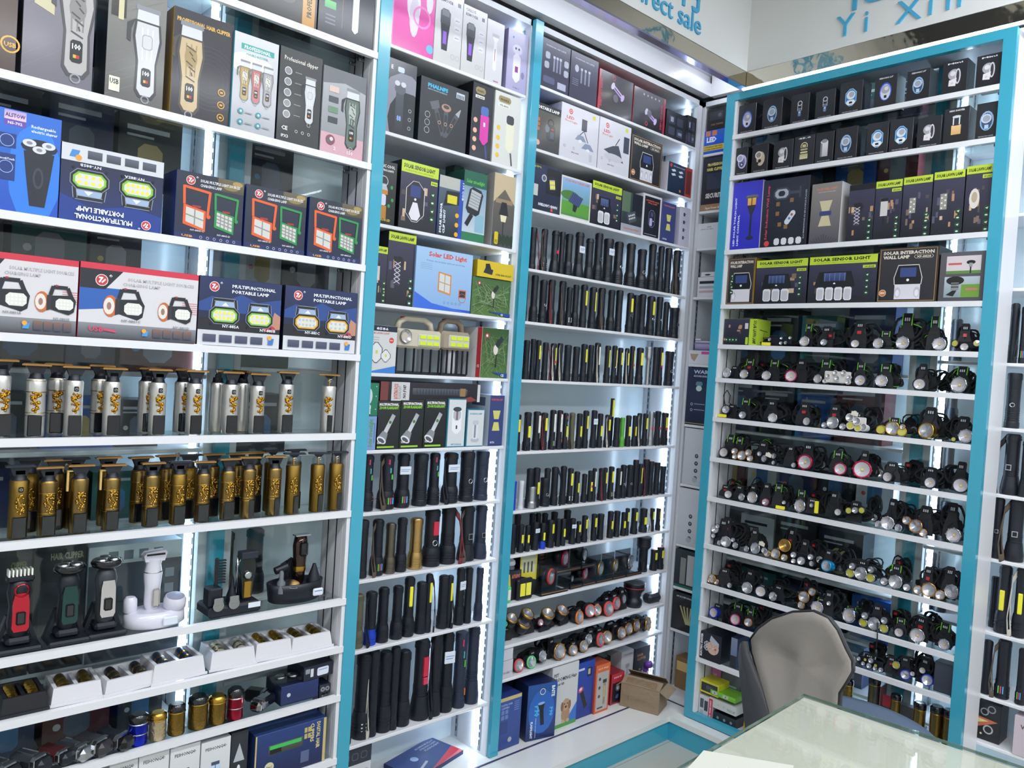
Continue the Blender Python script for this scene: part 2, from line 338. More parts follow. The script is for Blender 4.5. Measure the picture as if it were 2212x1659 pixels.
# ---------------------------------------------------------------- printed artwork (flat print on cartons)
class Pen:
    def __init__(s, a, ox, oy, kx, ky, rot=0): s.a = a; s.o = (ox, oy); s.k = (kx, ky); s.cs = (cos(radians(rot)), sin(radians(rot)))
    def q(s, x, y): X, Y = x*s.k[0], y*s.k[1]; return (s.o[0]+X*s.cs[0]-Y*s.cs[1], s.o[1]+X*s.cs[1]+Y*s.cs[0])
    def raw(s, pts, faces, cols):
        s.a.lay += 1; y = -(.0003+.00004*s.a.lay); b = len(s.a.v)
        if s.a.clip and len(faces) == 1:
            P = [(x, z, cols[i] if isinstance(cols, list) else cols) for i, (x, z) in enumerate(pts)]
            for ax, lim, sg in ((0, s.a.clip[0], 1), (0, s.a.clip[1], -1), (1, s.a.clip[2], 1), (1, s.a.clip[3], -1)):
                O = []
                for i in range(len(P)):
                    a, c = P[i-1], P[i]; ia, ic = (a[ax]-lim)*sg >= 0, (c[ax]-lim)*sg >= 0
                    if ia != ic: k = (lim-a[ax])/(c[ax]-a[ax]); O.append((a[0]+(c[0]-a[0])*k, a[1]+(c[1]-a[1])*k, tuple(a[2][j]+(c[2][j]-a[2][j])*k for j in range(4))))
                    if ic: O.append(c)
                P = O
                if not P: return
            pts = [(x, z) for x, z, _ in P]; cols = [q for _, _, q in P]; faces = [tuple(range(len(P)))]
        s.a.v += [(X, y, Y) for X, Y in pts]
        for f in faces:
            s.a.f.append(tuple(b+i for i in f)); s.a.c += [cols[i] if isinstance(cols, list) else cols for i in f]
    def p(s, pts, c): s.raw([s.q(*t) for t in pts], [tuple(range(len(pts)))], hx(c)); return s
    def r(s, x0, y0, x1, y1, c, c2=None):
        s.raw([s.q(x0, y0), s.q(x1, y0), s.q(x1, y1), s.q(x0, y1)], [(0, 1, 2, 3)], [hx(c), hx(c), hx(c2 or c), hx(c2 or c)]); return s
    def rr(s, x0, y0, x1, y1, c, b=.2):
        bx = b*min(abs(x1-x0), abs(y1-y0)*s.k[1]/s.k[0]); by = bx*s.k[0]/s.k[1]
        return s.p([(x0+bx, y0), (x1-bx, y0), (x1, y0+by), (x1, y1-by), (x1-bx, y1), (x0+bx, y1), (x0, y1-by), (x0, y0+by)], c)
    def e(s, x, y, rx, ry, c, n=14): return s.p([(x+rx*cos(2*pi*k/n), y+ry*sin(2*pi*k/n)) for k in range(n)], c)
    def c(s, x, y, r, c, n=14): return s.e(x, y, r, r*s.k[0]/s.k[1], c, n)
    def l(s, x0, y0, x1, y1, t, c):
        a, b = s.q(x0, y0), s.q(x1, y1); dx, dy = b[0]-a[0], b[1]-a[1]; L = math.hypot(dx, dy) or 1; w = t*s.k[0]/2; nx, ny = -dy/L*w, dx/L*w
        s.raw([(a[0]+nx, a[1]+ny), (a[0]-nx, a[1]-ny), (b[0]-nx, b[1]-ny), (b[0]+nx, b[1]+ny)], [(0, 1, 2, 3)], hx(c)); return s
    def ring(s, x, y, r, c, t=.15, n=16):
        ry = r*s.k[0]/s.k[1]; o = [s.q(x+r*cos(2*pi*k/n), y+ry*sin(2*pi*k/n)) for k in range(n)]; i = [s.q(x+r*(1-t)*cos(2*pi*k/n), y+ry*(1-t)*sin(2*pi*k/n)) for k in range(n)]
        s.raw(o+i, [(k, (k+1) % n, n+(k+1) % n, n+k) for k in range(n)], hx(c)); return s
    def t(s, txt, x, y, h, c, fit=None, al='l', bold=.03, up=0):
        """text at x,y with cap height h; fit = width; up: 90 reads upwards, 180 upside down"""
        vs, fs, x0, x1 = TX(txt, bold); ky = h*s.k[1]/.69 if up in (0, 180) else h*s.k[0]/.69
        wn = (x1-x0)*ky; base = s.k[0] if up in (0, 180) else s.k[1]
        sx = ky*(fit*base/wn if fit else 1); W_ = (x1-x0)*sx; off = {'l': 0, 'c': -W_/2, 'r': -W_}[al]
        ca, sa = cos(radians(up)), sin(radians(up)); X0, Y0 = x*s.k[0], y*s.k[1]
        out = []
        for vx, vy, _ in vs:
            a, b = off+(vx-x0)*sx, vy*ky; X, Y = X0+a*ca-b*sa, Y0+a*sa+b*ca
            out.append((s.o[0]+X*s.cs[0]-Y*s.cs[1], s.o[1]+X*s.cs[1]+Y*s.cs[0]))
        s.raw(out, fs, hx(c)); return s
    def at(s, x, y, k, rot=0): X, Y = s.q(x, y); kk = k*s.k[1]; return Pen(s.a, X, Y, kk, kk, rot)      # sub-pen: unit = k of the height, isotropic
class Art:
    def __init__(s, clip=None): s.v = []; s.f = []; s.c = []; s.lay = 0; s.clip = clip
    def mesh(s, name, mat=None):
        me = bpy.data.meshes.new(name); me.from_pydata(s.v, [], s.f); me.materials.append(mat or PRINT)
        a = me.color_attributes.new('ink', 'FLOAT_COLOR', 'CORNER'); a.data.foreach_set('color', [x for c in s.c for x in c]); me.update(); return me
# ---- little pictures, drawn in a unit-high frame centred on 0,0
def i_clip(p, c='b9bcc0', d='3a3c42', face=None):
    p.p([(-.115, .32), (.115, .32), (.105, .5), (-.105, .5)], 'd8dadd'); p.r(-.125, .45, .125, .5, '8d9096')
    p.p([(-.13, .34), (.13, .34), (.15, .16), (.105, -.10), (.115, -.42), (.07, -.49), (-.07, -.49), (-.115, -.42), (-.105, -.10), (-.15, .16)], d)
    p.p([(-.11, .32), (.11, .32), (.125, .16), (.085, -.10), (.09, -.40), (.05, -.46), (-.05, -.46), (-.09, -.40), (-.085, -.10), (-.125, .16)], c)
    for k in range(3): p.l(-.055+.055*k, .27, -.045+.045*k, -.08, .014, face or 'e6e7ea')
    if face:
        p.e(0, .12, .07, .12, face)
        for k in range(7): p.l(-.05+.03*(k % 3), .24-.055*k, .05-.03*(k % 2), .2-.055*k, .014, d)
    else: p.rr(-.055, .04, .055, .2, 'a4a7ad').rr(-.045, .05, .045, .19, c)
    p.rr(-.05, -.36, .05, -.16, '15161a'); p.t('100', 0, -.24, .045, 'f2f2f2', .07, 'c'); p.r(-.025, -.32, 0, -.29, 'd8b030'); p.r(0, -.32, .025, -.29, 'c03030')
    p.p([(-.13, .34), (-.21, .28), (-.21, .10), (-.17, .08), (-.17, .22)], d); p.ring(0, -.5, .045, '9a9ca0', .3, 10)
def i_shav3(p, c='1b2230', h='d9dbe2'):
    p.p([(-.2, .30), (.2, .30), (.16, -.05), (.1, -.5), (-.1, -.5), (-.16, -.05)], c); p.e(0, .38, .24, .11, c)
    for x, y in ((-.13, .42), (.12, .42), (0, .34)): p.e(x, y, .09, .055, h).e(x, y, .04, .025, '8b8e96')
    p.e(0, -.08, .07, .16, '39404f').e(0, -.08, .045, .12, c)
def i_frame(p, c='e2602c', n=2):
    p.p([(-.3, .08), (.22, -.02), (.22, -.5), (-.3, -.38)], c); p.p([(-.24, .02), (.17, -.06), (.17, -.43), (-.24, -.32)], 'cfcfca')
    for k in range(1, n): a = k/n; p.l(-.24+.41*a, .02-.08*a, -.24+.41*a, -.32-.11*a, .03, '8f8f8c'); p.l(-.24, .02-.34*a, .17, -.06-.37*a, .03, '8f8f8c')
    for a, b in (((-.28, .08), (-.3, .5)), ((-.3, .48), (.3, .42)), ((.3, .44), (.26, -.12))): p.l(*a, *b, .06, c)
    p.r(-.1, .03, .1, .08, 'a33232'); p.c(.28, -.14, .05, c)
def i_search(p):
    p.p([(-.12, .12), (.38, .16), (.46, .02), (.42, -.26), (.3, -.34), (-.12, -.22)], '20232b'); p.e(-.3, -.05, .16, .26, 'c96a35').e(-.33, -.05, .12, .2, 'e8ddd4').e(-.33, -.05, .05, .09, '9a7a6a')
    p.p([(-.2, .12), (-.1, .16), (-.1, -.22), (-.2, -.26)], '2c3038')
    for a, b in (((-.12, .14), (-.06, .36)), ((-.06, .34), (.26, .34)), ((.26, .34), (.34, .14))): p.l(*a, *b, .09, '22252d')
    p.r(-.02, .36, .04, .4, 'b03030'); p.rr(.0, -.22, .4, .06, 'e4e4dc', .25)
    for i in range(5):
        for j in range(3): p.c(.05+.075*i, -.16+.08*j, .026, 'fbfbf2', 7)
def i_port(p, c='7fbf3c', n=5):
    for a, b in (((-.4, .1), (-.36, .42)), ((-.36, .4), (.36, .4)), ((.36, .42), (.4, .1))): p.l(*a, *b, .12, '9aa4b4').l(*a, *b, .085, '1b1d22')
    p.p([(-.3, .34), (.3, .34), (.36, .12), (-.36, .12)], '9db4d4'); p.p([(-.1, .2), (.02, .32), (.14, .2)], 'e8eef8')
    p.rr(-.52, -.42, .52, .18, '8a94a0', .3).rr(-.5, -.4, .5, .16, '16181c', .3); p.rr(-.44, -.34, .44, .1, c, .3); p.rr(-.38, -.29, .38, .05, 'dcdcd4', .3)
    for i in range(n):
        for j in range(2): p.c(-.28+.56*i/(n-1), -.21+.17*j, .05, 'f2e84a' if c != 'e0a92e' else 'bfc2c8', 8)
    p.l(-.42, -.4, -.46, -.47, .06, '15161a'); p.l(.42, -.4, .46, -.47, .06, '15161a')
def i_logo(p): p.c(0, 0, .5, 'e8e4e2'); p.c(0, 0, .44, 'c8363f'); p.l(-.25, .2, .1, .2, .12, 'f4eeee'); p.l(.05, .25, -.2, -.2, .13, 'f4eeee'); p.l(0, -.22, .28, .1, .13, 'f4eeee'); p.t('®', .55, .3, .22, 'e8e8e8')
def i_sensor(p, n=3, w=.5, body='17191f', bulb='e6e4ea'):
    p.p([(-w, .02), (-w*.8, .4), (w*.8, .4), (w, .02)], body); p.r(-w*.55, .12, w*.55, .36, '2c3c66', '4a5c8c')
    for k in range(5): p.l(-w*.5+w*.25*k, .12, -w*.5+w*.25*k, .36, .01, '8a98b8')
    p.c(0, .04, .035, 'f2f2f2', 8); p.r(-w, -.05, w, .03, body)
    for k in range(n): a = -w*.92+w*1.84/n*k; p.rr(a+.02, -.45, a+w*1.84/n-.02, -.06, bulb, .18); p.rr(a+.05, -.42, a+w*1.84/n-.06, -.12, 'c6c4cc', .2)
def i_icons(p, n=4, c='d7f0d8', b='20452e', dy=-.25):
    for k in range(n): p.rr(-.09, dy*k-.09, .09, dy*k+.09, b, .2); (p.e(0, dy*k, .05, .03, c, 8) if k % 2 else p.p([(-.05, dy*k), (.05, dy*k+.03), (.02, dy*k-.05)], c))
def bokeh(A, y0=0, y1=1, seed=1, c='1a1b22', warm='b98f6a'):
    A.r(0, y0, 1, y1, c, '3c3a52'); q = random.Random(seed)
    for k in range(9):
        x, y = q.random()*.86, y0+(y1-y0)*(.12+.6*q.random()); A.r(x, y, x+.05+.07*q.random(), y+.05+.07*q.random(), q.choice([warm, '7f6a5a', '5c5870', 'd0b494', '544a48']))
def mini(A, kind=0, stripes=False, title=None):
    """front of the little shaver cartons"""
    A.r(0, 0, 1, 1, '17181d', '24262d')
    if stripes:
        for k in range(8): A.r(.06+.115*k, .02, .08+.115*k, .98, '0c0d10')
    p = A.at(.5, .5, .62)
    if kind == 0: p.e(0, -.02, .3, .46, '3f66d8').e(0, -.04, .25, .4, 'd4d6e2').c(0, .1, .22, 'a8a6b4').c(.04, .14, .1, 'd9d7e0'); p.r(-.06, -.34, .07, -.2, '1c1c22')
    elif kind == 1: p.e(0, 0, .28, .44, '8fb4dc').e(0, -.02, .22, .38, '38506e').c(-.02, .1, .21, 'cdd3de').c(-.02, .1, .15, '9ba4b4'); p.r(-.08, -.36, .08, -.18, 'b4cdea')
    elif kind == 2: p.r(-.13, -.45, .13, .42, '20242c').ring(0, .3, .14, 'd0d4dc', .3).r(-.13, -.1, -.1, .3, 'c8ccd4').r(.1, -.1, .13, .3, 'c8ccd4').rr(-.08, -.4, .08, -.05, '6b86b0').c(0, -.2, .04, 'e0e6f0').l(-.1, .0, .1, 0, .03, 'b8c0cc')
    elif kind == 3: p.rr(-.28, -.42, .28, .44, '9fd0ee', .35).rr(-.25, -.39, .25, .41, '2f7fc8', .35).c(0, .12, .22, 'dfe4ea').c(.03, .15, .14, 'a9b0bc').rr(-.22, -.36, .22, -.12, 'e8eef2', .3).r(-.08, -.3, .08, -.2, '20242c')
    elif kind == 4: p.c(-.04, .14, .26, 'a9a6ae').c(-.09, .19, .12, 'dcd9e0').e(.14, .02, .13, .38, 'd4cfd6').e(.14, .02, .07, .3, '3b3a42').p([(-.24, -.12), (.1, -.05), (.06, -.44), (-.26, -.4)], 'e6dfe0').c(-.1, -.28, .06, 'cfc6c8')
    elif kind == 5: p.e(.05, -.02, .28, .4, 'b8b6dc').e(.03, -.05, .2, .3, '6c6c9c').c(-.1, .2, .22, 'd8d6ea').c(-.1, .2, .15, 'a0a0bc').c(.02, -.18, .12, '15161b').c(.02, -.18, .06, 'c4c2dc')
    elif kind == 6: p.e(.05, -.02, .26, .4, 'cbb8a4').c(-.08, .2, .22, 'e4d8cc').c(-.08, .2, .15, '968a80').c(.0, -.14, .1, '15161b').c(-.14, -.26, .08, '15161b')
    elif kind == 7: p.r(-.22, -.42, .22, -.16, 'd9cfa4', 'b8ad80').ring(0, .26, .2, 'e0d8a8', .2).r(-.16, -.16, .16, .2, '5c584a').r(-.2, -.1, .2, -.04, 'e8dca8').r(-.2, .06, .2, .1, 'e8dca8').r(-.1, .2, .1, .34, 'c8bc88')
    elif kind == 8: p.r(-.2, -.46, .2, .3, 'b8b4bc', 'e2dfe4').r(-.2, -.46, -.1, .3, '7f7c84').e(0, .3, .2, .1, 'dcdae0').e(0, .34, .16, .1, '8c8a92')
    elif kind == 9: p.r(-.2, -.4, .2, .02, 'd9a96c', 'f0c88c').rr(-.18, .0, .18, .42, '30323a').r(-.15, .04, -.1, .36, 'dfe2e8').r(.1, .04, .15, .36, 'dfe2e8').e(0, .4, .18, .06, 'd4d7de')
    if title: A.t(title, .5, .9, .045, 'e8e8ee', .62, 'c')
    else: A.t('MINI ELECTRIC SHAVER', .5, .06, .03, 'd4d4dc', .7, 'c', 0)
ULIM = {id(bA): (.19+.0505, 1.187-.0505), id(bD): (.782+.0385, 1.797-.0505), id(bB): (.879, 1.845), id(bC): (1.895, 2.861)}
def gap_above(bay, z):
    for b, zs, th in ((bA, ZA, .0185), (bD, ZD, .0185), (bB, ZB, .0125), (bC, ZC, .0125), (bN, ZN, .0125), (bE, ZE, .0125), (bZ, ZZ, .0125)):
        if b is bay:
            up = [q for q in zs if q > z+.02]; return (min(up) if up else (CH+1.1 if b in (bA, bD) else TOPZ-.02))-z-th
    return 9
def carton(bay, z, view, xl, yt, xr, label, side, art, d=.085, dv=.006, ht=None, name='carton', group=None, zb=0, top=None, gloss=False, yaw=0, sart=None, w=None):
    """a printed carton: left/right edges and top come from the photograph's pixels on the shelf front"""
    if ht is None:
        u0, zt = bay.hit(*V(view, xl, yt), dv); u1 = bay.u_at(V(view, xr, yt)[0], zt, dv); h = zt-z-zb
    else: u0 = bay.u_at(V(view, xl, yt)[0], z+zb, dv); u1 = bay.u_at(V(view, xr, yt)[0], z+zb, dv); h = ht
    h = min(h, gap_above(bay, z)-zb-.0015); lo, hi = ULIM.get(id(bay), (-9, 9)); lo += .001; hi -= .001; u0, u1 = max(lo, min(hi, u0)), max(lo, min(hi, u1))
    W_ = w or abs(u1-u0); um = (u0+u1)/2; h = max(h, .02)
    m = MB().box(-W_/2, 0, 0, W_/2, d, h, M(side, .42, coat=.2), bev=.0008)
    t = thing(name, label, 'box', bay.loc(um, z+zb+.0004, dv), bay.rz+radians(yaw), group, m.mesh(name))
    a = Art((-W_/2+.0005, W_/2-.0005, .0005, h-.0005)); A = Pen(a, -W_/2+.0006, .0006, W_-.0012, h-.0012); art(A); part('printed_front', a.mesh('printed_front', PRINTG if gloss else PRINT), t)
    if sart:                                  # print on the side that faces the viewer
        a = Art(); A = Pen(a, 0, .0006, d, h-.0012); sart(A)
        if bay.fam == 'L': part('printed_side', a.mesh('printed_side'), t, (-W_/2, d, 0), (0, 0, -pi/2))
        else: part('printed_side', a.mesh('printed_side'), t, (W_/2, 0, 0), (0, 0, pi/2))
    return t
# ---------------------------------------------------------------- cartons, left cabinet
A_ = ZA
def ar(fn, *a, **k): return lambda A: fn(A, *a, **k)
def a_face(A):
    A.r(0, 0, 1, 1, '1c1b1c').r(.03, .03, .8, .97, '2c2b2a').r(.8, 0, .97, 1, 'c08a3a', 'd9a654')
    p = A.at(.58, .35, .5); p.e(0, 0, .26, .34, 'a8a49c').e(0, .2, .27, .16, '2a2826').e(0, -.22, .2, .14, '4a4642').e(-.09, .03, .04, .02, '2a2826').e(.09, .03, .04, .02, '2a2826').r(-.07, -.14, .07, -.12, '3a3432')
    A.t('PROFESSIONAL HAIR CLIPPER', .92, .9, .06, '2a2420', .8, 'r', .03, 90)
def a_shv(A):
    A.r(0, 0, 1, 1, '171c2c', '20283c'); A.at(.2, .62, .4).c(0, 0, .4, '9a6a5a').c(0, 0, .3, '5a3a3a')
    A.r(.1, .28, .3, .36, '3f9a5a', '5fbf6a').l(.42, .12, .42, 1, .01, '8a6a4a'); A.at(.66, .45, .75).rr(-.05, -.45, .05, .3, 'd9dbe0', .4).c(0, .34, .08, 'f0f0f4')
    for k in range(3): A.r(.12, .12+.04*k, .3, .135+.04*k, '6a7080')
def a_clip1(A, side=None):
    A.r(0, 0, 1, 1, '6f6a76', '8b8692')
    for k in range(14): A.l(0, .06+.09*k, .7, .32+.09*k, .006, '7d7884')
    A.r(.14, .55, .42, .98, '4c4a44', '5f5c50').p([(.14, .55), (.42, .5), (.42, .72), (.14, .62)], 'cfc6a2'); i_clip(A.at(.75, .5, .86), 'b5b2b0', '4b484e', '8b8886')
def a_clip2(A):
    A.r(0, 0, 1, 1, '5f5e5c', '8a8884')
    for k in range(16): A.l(0, .02+.08*k, .95, .28+.08*k, .006, '7a7876')
    A.t('Professional clipper', .5, .93, .045, 'f2f2f0', .8, 'c', .01); A.r(.05, .68, .3, .9, '2d2c2a', '46443c').r(.17, .66, .26, .86, 'd8cfa4')
    i_clip(A.at(.68, .44, .78), 'd2d3d4', '3b3b40'); A.r(.06, .06, .24, .18, 'e8e4d4').t('USB', .15, .12, .04, '2a2a2a', .15, 'c')
def a_clip3(A):
    A.r(0, 0, 1, 1, '26252b', '2f2e36').t('PROFESSIONAL HAIR CLIPPER', .5, .88, .035, 'e8b850', .9, 'c', .04)
    for k in range(5): A.at(.62, .42, .9).ring(0, 0, .16+.045*k, '3b3a42', .03, 20)
    i_clip(A.at(.3, .46, .86), 'cbb48c', '4a443c', 'a8905f')
    for y in (.32, .2, .08): A.at(.84, y, .09).ring(0, 0, .4, 'd9a43e', .25).r(-.15, -.1, .15, .1, 'd9a43e')
def a_clip4(A):
    A.r(0, 0, 1, 1, 'a9abb2', 'd9dadf').e(.4, .7, .5, .12, 'e9eaee').r(.15, .84, .9, .9, '3fa7a0').t('PROFESSIONAL', .52, .85, .035, 'f4f4f4', .6, 'c').t('HAIRDRESSER', .52, .79, .022, '5fa7a0', .5, 'c')
    for x, c in ((.26, 'b59a58'), (.52, 'c0686a'), (.78, 'a4a2a8')): i_clip(A.at(x, .52, .42), c, '77726c', 'd8d4cc')
    for x, y in ((.2, .2), (.6, .2), (.2, .09), (.6, .09)): A.at(x, y, .06).c(0, 0, .5, '2f8f9c').c(0, 0, .2, 'e0f0f0'); A.r(x+.1, y-.01, x+.26, y, '8a8c94')
def a_clip5(A):
    A.r(0, 0, 1, 1, '2b2b2d', '38383a').t('Professional clipper', .5, .87, .045, 'ece8dc', .8, 'c', .01); i_clip(A.at(.74, .5, .52), 'd0d2d4', '1b1b1e')
    for k in range(5): A.at(.2, .76-.115*k, .085).c(0, 0, .5, 'e8e8e8').c(0, 0, .42, '8a8c90'); A.r(.36, .76-.115*k, .52, .77-.115*k, '8a8a8c')
    A.t('CE', .1, .13, .04, 'f0f0f0').t('IPX3', .1, .05, .03, 'e0e0e0')
    for k in range(3): A.at(.45+.15*k, .14, .04).ring(0, 0, .4, 'e8e8e8', .25)
def a_clip6(A):
    A.r(0, 0, 1, 1, 'cfa0ac', 'd4b0b8').r(0, .24, 1, 1, '8f9196', 'b4b6ba').p([(.0, 1), (1, 1), (1, .8), (.5, .86), (0, .8)], '6d7076'); i_clip(A.at(.7, .46, .72), '5f7068', '2b302e', 'b0b8b0')
    for k in range(4): A.r(.14, .72-.12*k, .36, .79-.12*k, ('d8c0b4', '4c4c50', '6a8a70', '3c3c44')[k])
    A.at(.22, .16, .12).c(0, 0, .5, '7c4a5a').c(.1, .1, .2, 'e4c8d0').c(-.15, -.1, .15, '3a6a6a'); A.t('150', .62, .04, .04, 'f4e8ec').t('2', .3, .05, .04, 'f4e8ec')
def a_brown(A): A.r(0, 0, 1, 1, '4a3a34', '5c4a42'); A.at(.85, .2, .16).ring(0, 0, .4, 'e0a832', .2).t('USB', 0, -.12, .2, 'e0a832', .5, 'c')
c = carton
c(bA, A_[0], 'a1', 1400, 100, 1842, 'black carton with a grey portrait and gold border, left cabinet top shelf', '161616', a_face, ht=.25, d=.09)
c(bA, A_[0], 'a1', 1848, 250, 2168, 'dark navy carton with a white wand and green battery, top right of the left cabinet', '12151f', a_shv, ht=.25, d=.09)
c(bA, A_[1], 'a1', -150, 405, 88, 'dark brown carton with an orange USB badge at the left photo edge', '2a211e', a_brown, ht=.27)
c(bA, A_[1], 'a1', 118, 500, 533, 'silver grey carton showing an engraved metal clipper, upper left corner', '3a383e', a_clip1, ht=.275, d=.09)
c(bA, A_[1], 'a1', 605, 600, 945, 'brushed grey carton with a silver clipper and USB mark, third from left', '1a1c22', a_clip2, ht=.262, d=.09)
c(bA, A_[1], 'a1', 1018, 30, 1365, 'black and gold carton titled PROFESSIONAL HAIR CLIPPER with a dragon clipper', 'c09a4c', a_clip3, d=.09, dv=.013)
c(bA, A_[1], 'a1', 1370, 175, 1628, 'pale grey carton showing gold, pink and silver clippers side by side', '3f9fb8', a_clip4, d=.09)
c(bA, A_[1], 'a1', 1637, 262, 1882, 'charcoal carton with a column of round photos and a silver clipper', '202124', a_clip5, d=.09)
c(bA, A_[1], 'a1', 1890, 376, 2138, 'grey and pink carton with a dark engraved clipper, right end of its shelf', '9a9ca2', a_clip6, d=.09)
def a_als(A):
    A.r(0, 0, 1, 1, '1c4fb8', '2c6cd0').e(.72, .4, .3, .5, '2f7ce0').r(.36, .9, .6, .99, 'e8c8d0', 'b8a0e8').t('ALSTOW', .48, .925, .035, '2a2f6a', .22, 'c').r(.36, .84, .6, .9, '6a4ab0').t('NS-702', .48, .855, .025, 'e8e0f0', .16, 'c')
    A.t('Rechargeable', .66, .86, .028, 'd8e8f8', .28).t('electric shaver', .66, .815, .028, 'd8e8f8', .3); i_shav3(A.at(.76, .42, .68))
    for y, h_ in ((.62, .14), (.3, .26)): A.r(.3, y, .5, y+h_, '16357c').ring(.4, y+h_/2, .08, '9ab8e8', .1)
    A.t('SmoothTouch', .4, .5, .02, 'e8e8f4', .18, 'c')
def a_885u(A):
    A.r(0, 0, 1, 1, '1b2f6c', '20222c').r(0, .78, 1, 1, 'd4d6da').p([(0, 0), (1, 0), (1, .22), (.7, .3), (.3, .2), (0, .34)], '1a3a8c')
    for k in range(4): A.r(.24+.18*k, .84, .38+.18*k, .95, '3a3f4c', '5c6474')
    A.at(.12, .88, .16).p([(-.4, -.3), (.2, -.3), (.4, .3), (-.2, .3)], '4a8ad0').c(.3, -.3, .25, 'e8a040')
    i_port(A.at(.27, .5, .46, 180), '7fbf3c', 4); i_port(A.at(.74, .5, .46, 180), '7fbf3c', 5)
    A.t('NY-885B', .27, .76, .035, 'e8e8f0', .2, 'c', .02, 180).t('NY-885A', .7, .72, .035, 'e8e8f0', .2, 'c', .02, 180)
    A.t('MULTIFUNCTIONAL', .42, .1, .06, 'e8eaf4', .56, 'c', .04, 180).t('PORTABLE LAMP', .38, .2, .06, 'e8eaf4', .46, 'c', .04, 180); i_logo(A.at(.84, .08, .13, 180))
def a_mult(A):
    A.r(0, 0, 1, 1, '1b2440', '262c3c').r(.6, .8, 1, 1, '4a4436', '6a6048').e(.8, .88, .12, .05, '8a7a4c').e(.9, .95, .08, .04, 'a89058'); i_logo(A.at(.2, .88, .14))
    A.t('SOLAR MULTIPLE LIGHT SOURCES', .34, .88, .04, 'dfe0e6', .6).t('CHARGING LAMP', .34, .81, .04, 'dfe0e6', .32); i_frame(A.at(.3, .46, .66)); i_frame(A.at(.74, .45, .6), '2f8f4c', 4)
    A.t('NY-8805-C', .32, .12, .025, 'd0d4dc', .2, 'c').t('NY-8805-D', .72, .1, .025, 'd0d4dc', .2, 'c').r(0, 0, 1, .08, '1c2a5c').t('USB', .1, .02, .03, 'e09a30', .16)
    for k in range(6): A.at(.38+.1*k, .04, .05).ring(0, 0, .45, 'dfe4f0', .2, 6)
def a_9801(A, a='A', b='B'):
    A.r(0, 0, 1, 1, '4a4d56', 'd6d4d8').r(0, .2, 1, .93, 'd9d6d9').r(0, 0, 1, .2, '3c3f48', '8c8f96').r(0, .92, 1, 1, 'd2364c').p([(0, .36), (.3, .42), (.36, .68), (0, .68)], '2c5fb0').p([(0, .66), (.2, .66), (.34, .92), (0, .92)], '22242c'); i_logo(A.at(.17, .78, .16))
    A.t('SOLAR MULTIPLE LIGHT SOURCES', .38, .8, .042, 'b4b0b6', .58).t('CHARGING LAMP', .34, .73, .042, 'b4b0b6', .32)
    for k in range(6): A.r(.86, .42+.03*k, 1, .43+.03*k, 'd98a94')
    i_search(A.at(.36, .47, .58)); i_search(A.at(.8, .45, .52)); A.t('NY-9801'+a, .42, .24, .03, '8a8a90', .16, 'c').t('NY-9801'+b, .86, .2, .03, '8a8a90', .15, 'c').t('USB', .08, .09, .06, 'd04a6a', .12).l(.2, .12, .3, .1, .02, 'd04a6a')
    for k in range(4): A.r(.61+.09*k, .05, .685+.09*k, .17, '38415a', '8a6a5a')
    A.at(.54, .11, .12).p([(-.3, -.4), (.3, -.4), (.4, .2), (-.2, .2)], '4a9ad8').c(-.1, .2, .25, 'f0a840')
def a_885(A, c='7fbf3c', a='A', b='B'):
    A.r(0, .22, 1, 1, '1a2036', '22305c').p([(0, .62), (.15, .72), (.3, .66), (.5, .78), (.7, .68), (1, .76), (1, .5), (0, .5)], '2b4a8c').r(0, .22, 1, .4, '20202a').r(0, 0, 1, .22, 'd3d5da')
    i_logo(A.at(.17, .86, .15)); A.t('MULTIFUNCTIONAL', .38, .87, .045, 'eef0f6', .54).t('PORTABLE LAMP', .38, .79, .045, 'eef0f6', .46)
    A.p([(.86, .28), (1, .3), (1, .5), (.92, .56)], 'c08a74'); A.e(.86, .3, .08, .05, 'b83a48')
    i_port(A.at(.3, .5, .44), c, 5); i_port(A.at(.73, .48, .42), c, 4); A.t('NY-885'+a, .38, .27, .04, 'e4e6ee', .2, 'c').t('NY-885'+b, .84, .25, .04, 'e4e6ee', .2, 'c')
    for k in range(4): A.r(.06+.19*k, .05, .21+.19*k, .16, '3c4660', '585a70')
    A.at(.88, .11, .14).p([(-.3, -.4), (.3, -.4), (.4, .3), (-.2, .3)], '3a7ac8').c(-.1, .35, .25, 'f0a840')
c(bA, A_[2], 'a1', -260, 560, 362, 'blue carton with a black three-head rechargeable shaver at the left edge', '1a3f94', a_als)
c(bA, A_[2], 'a1', 360, 822, 958, 'carton of a portable lamp standing upside down beside the blue shaver carton', '1d2436', a_885u)
for xl, yt, xr, n in ((1032, 985, 1425, 'leftmost'), (1437, 1070, 1790, 'middle'), (1807, 1145, 2118, 'rightmost')):
    c(bA, A_[2], 'a1', xl, yt, xr, 'navy carton showing orange and green framed lamps, %s of three' % n, '1b2f78', a_mult, group='navy orange and green lamp cartons')
c(bA, A_[3], 'a2', -240, 250, 462, 'white carton with red top and black searchlights, cut off by the left edge', '8a3040', ar(a_9801))
c(bA, A_[3], 'a2', 470, 333, 1160, 'white and red searchlight carton with blue lettering panel, second from left', 'a83044', ar(a_9801, 'C', 'D'))
c(bA, A_[3], 'a2', 1166, 415, 1645, 'dark carton showing two green rimmed portable lamps', '141a30', ar(a_885))
c(bA, A_[3], 'a2', 1665, 472, 2085, 'dark carton showing two yellow rimmed portable lamps', '141a30', ar(a_885, 'e0a92e', 'C', 'D'))
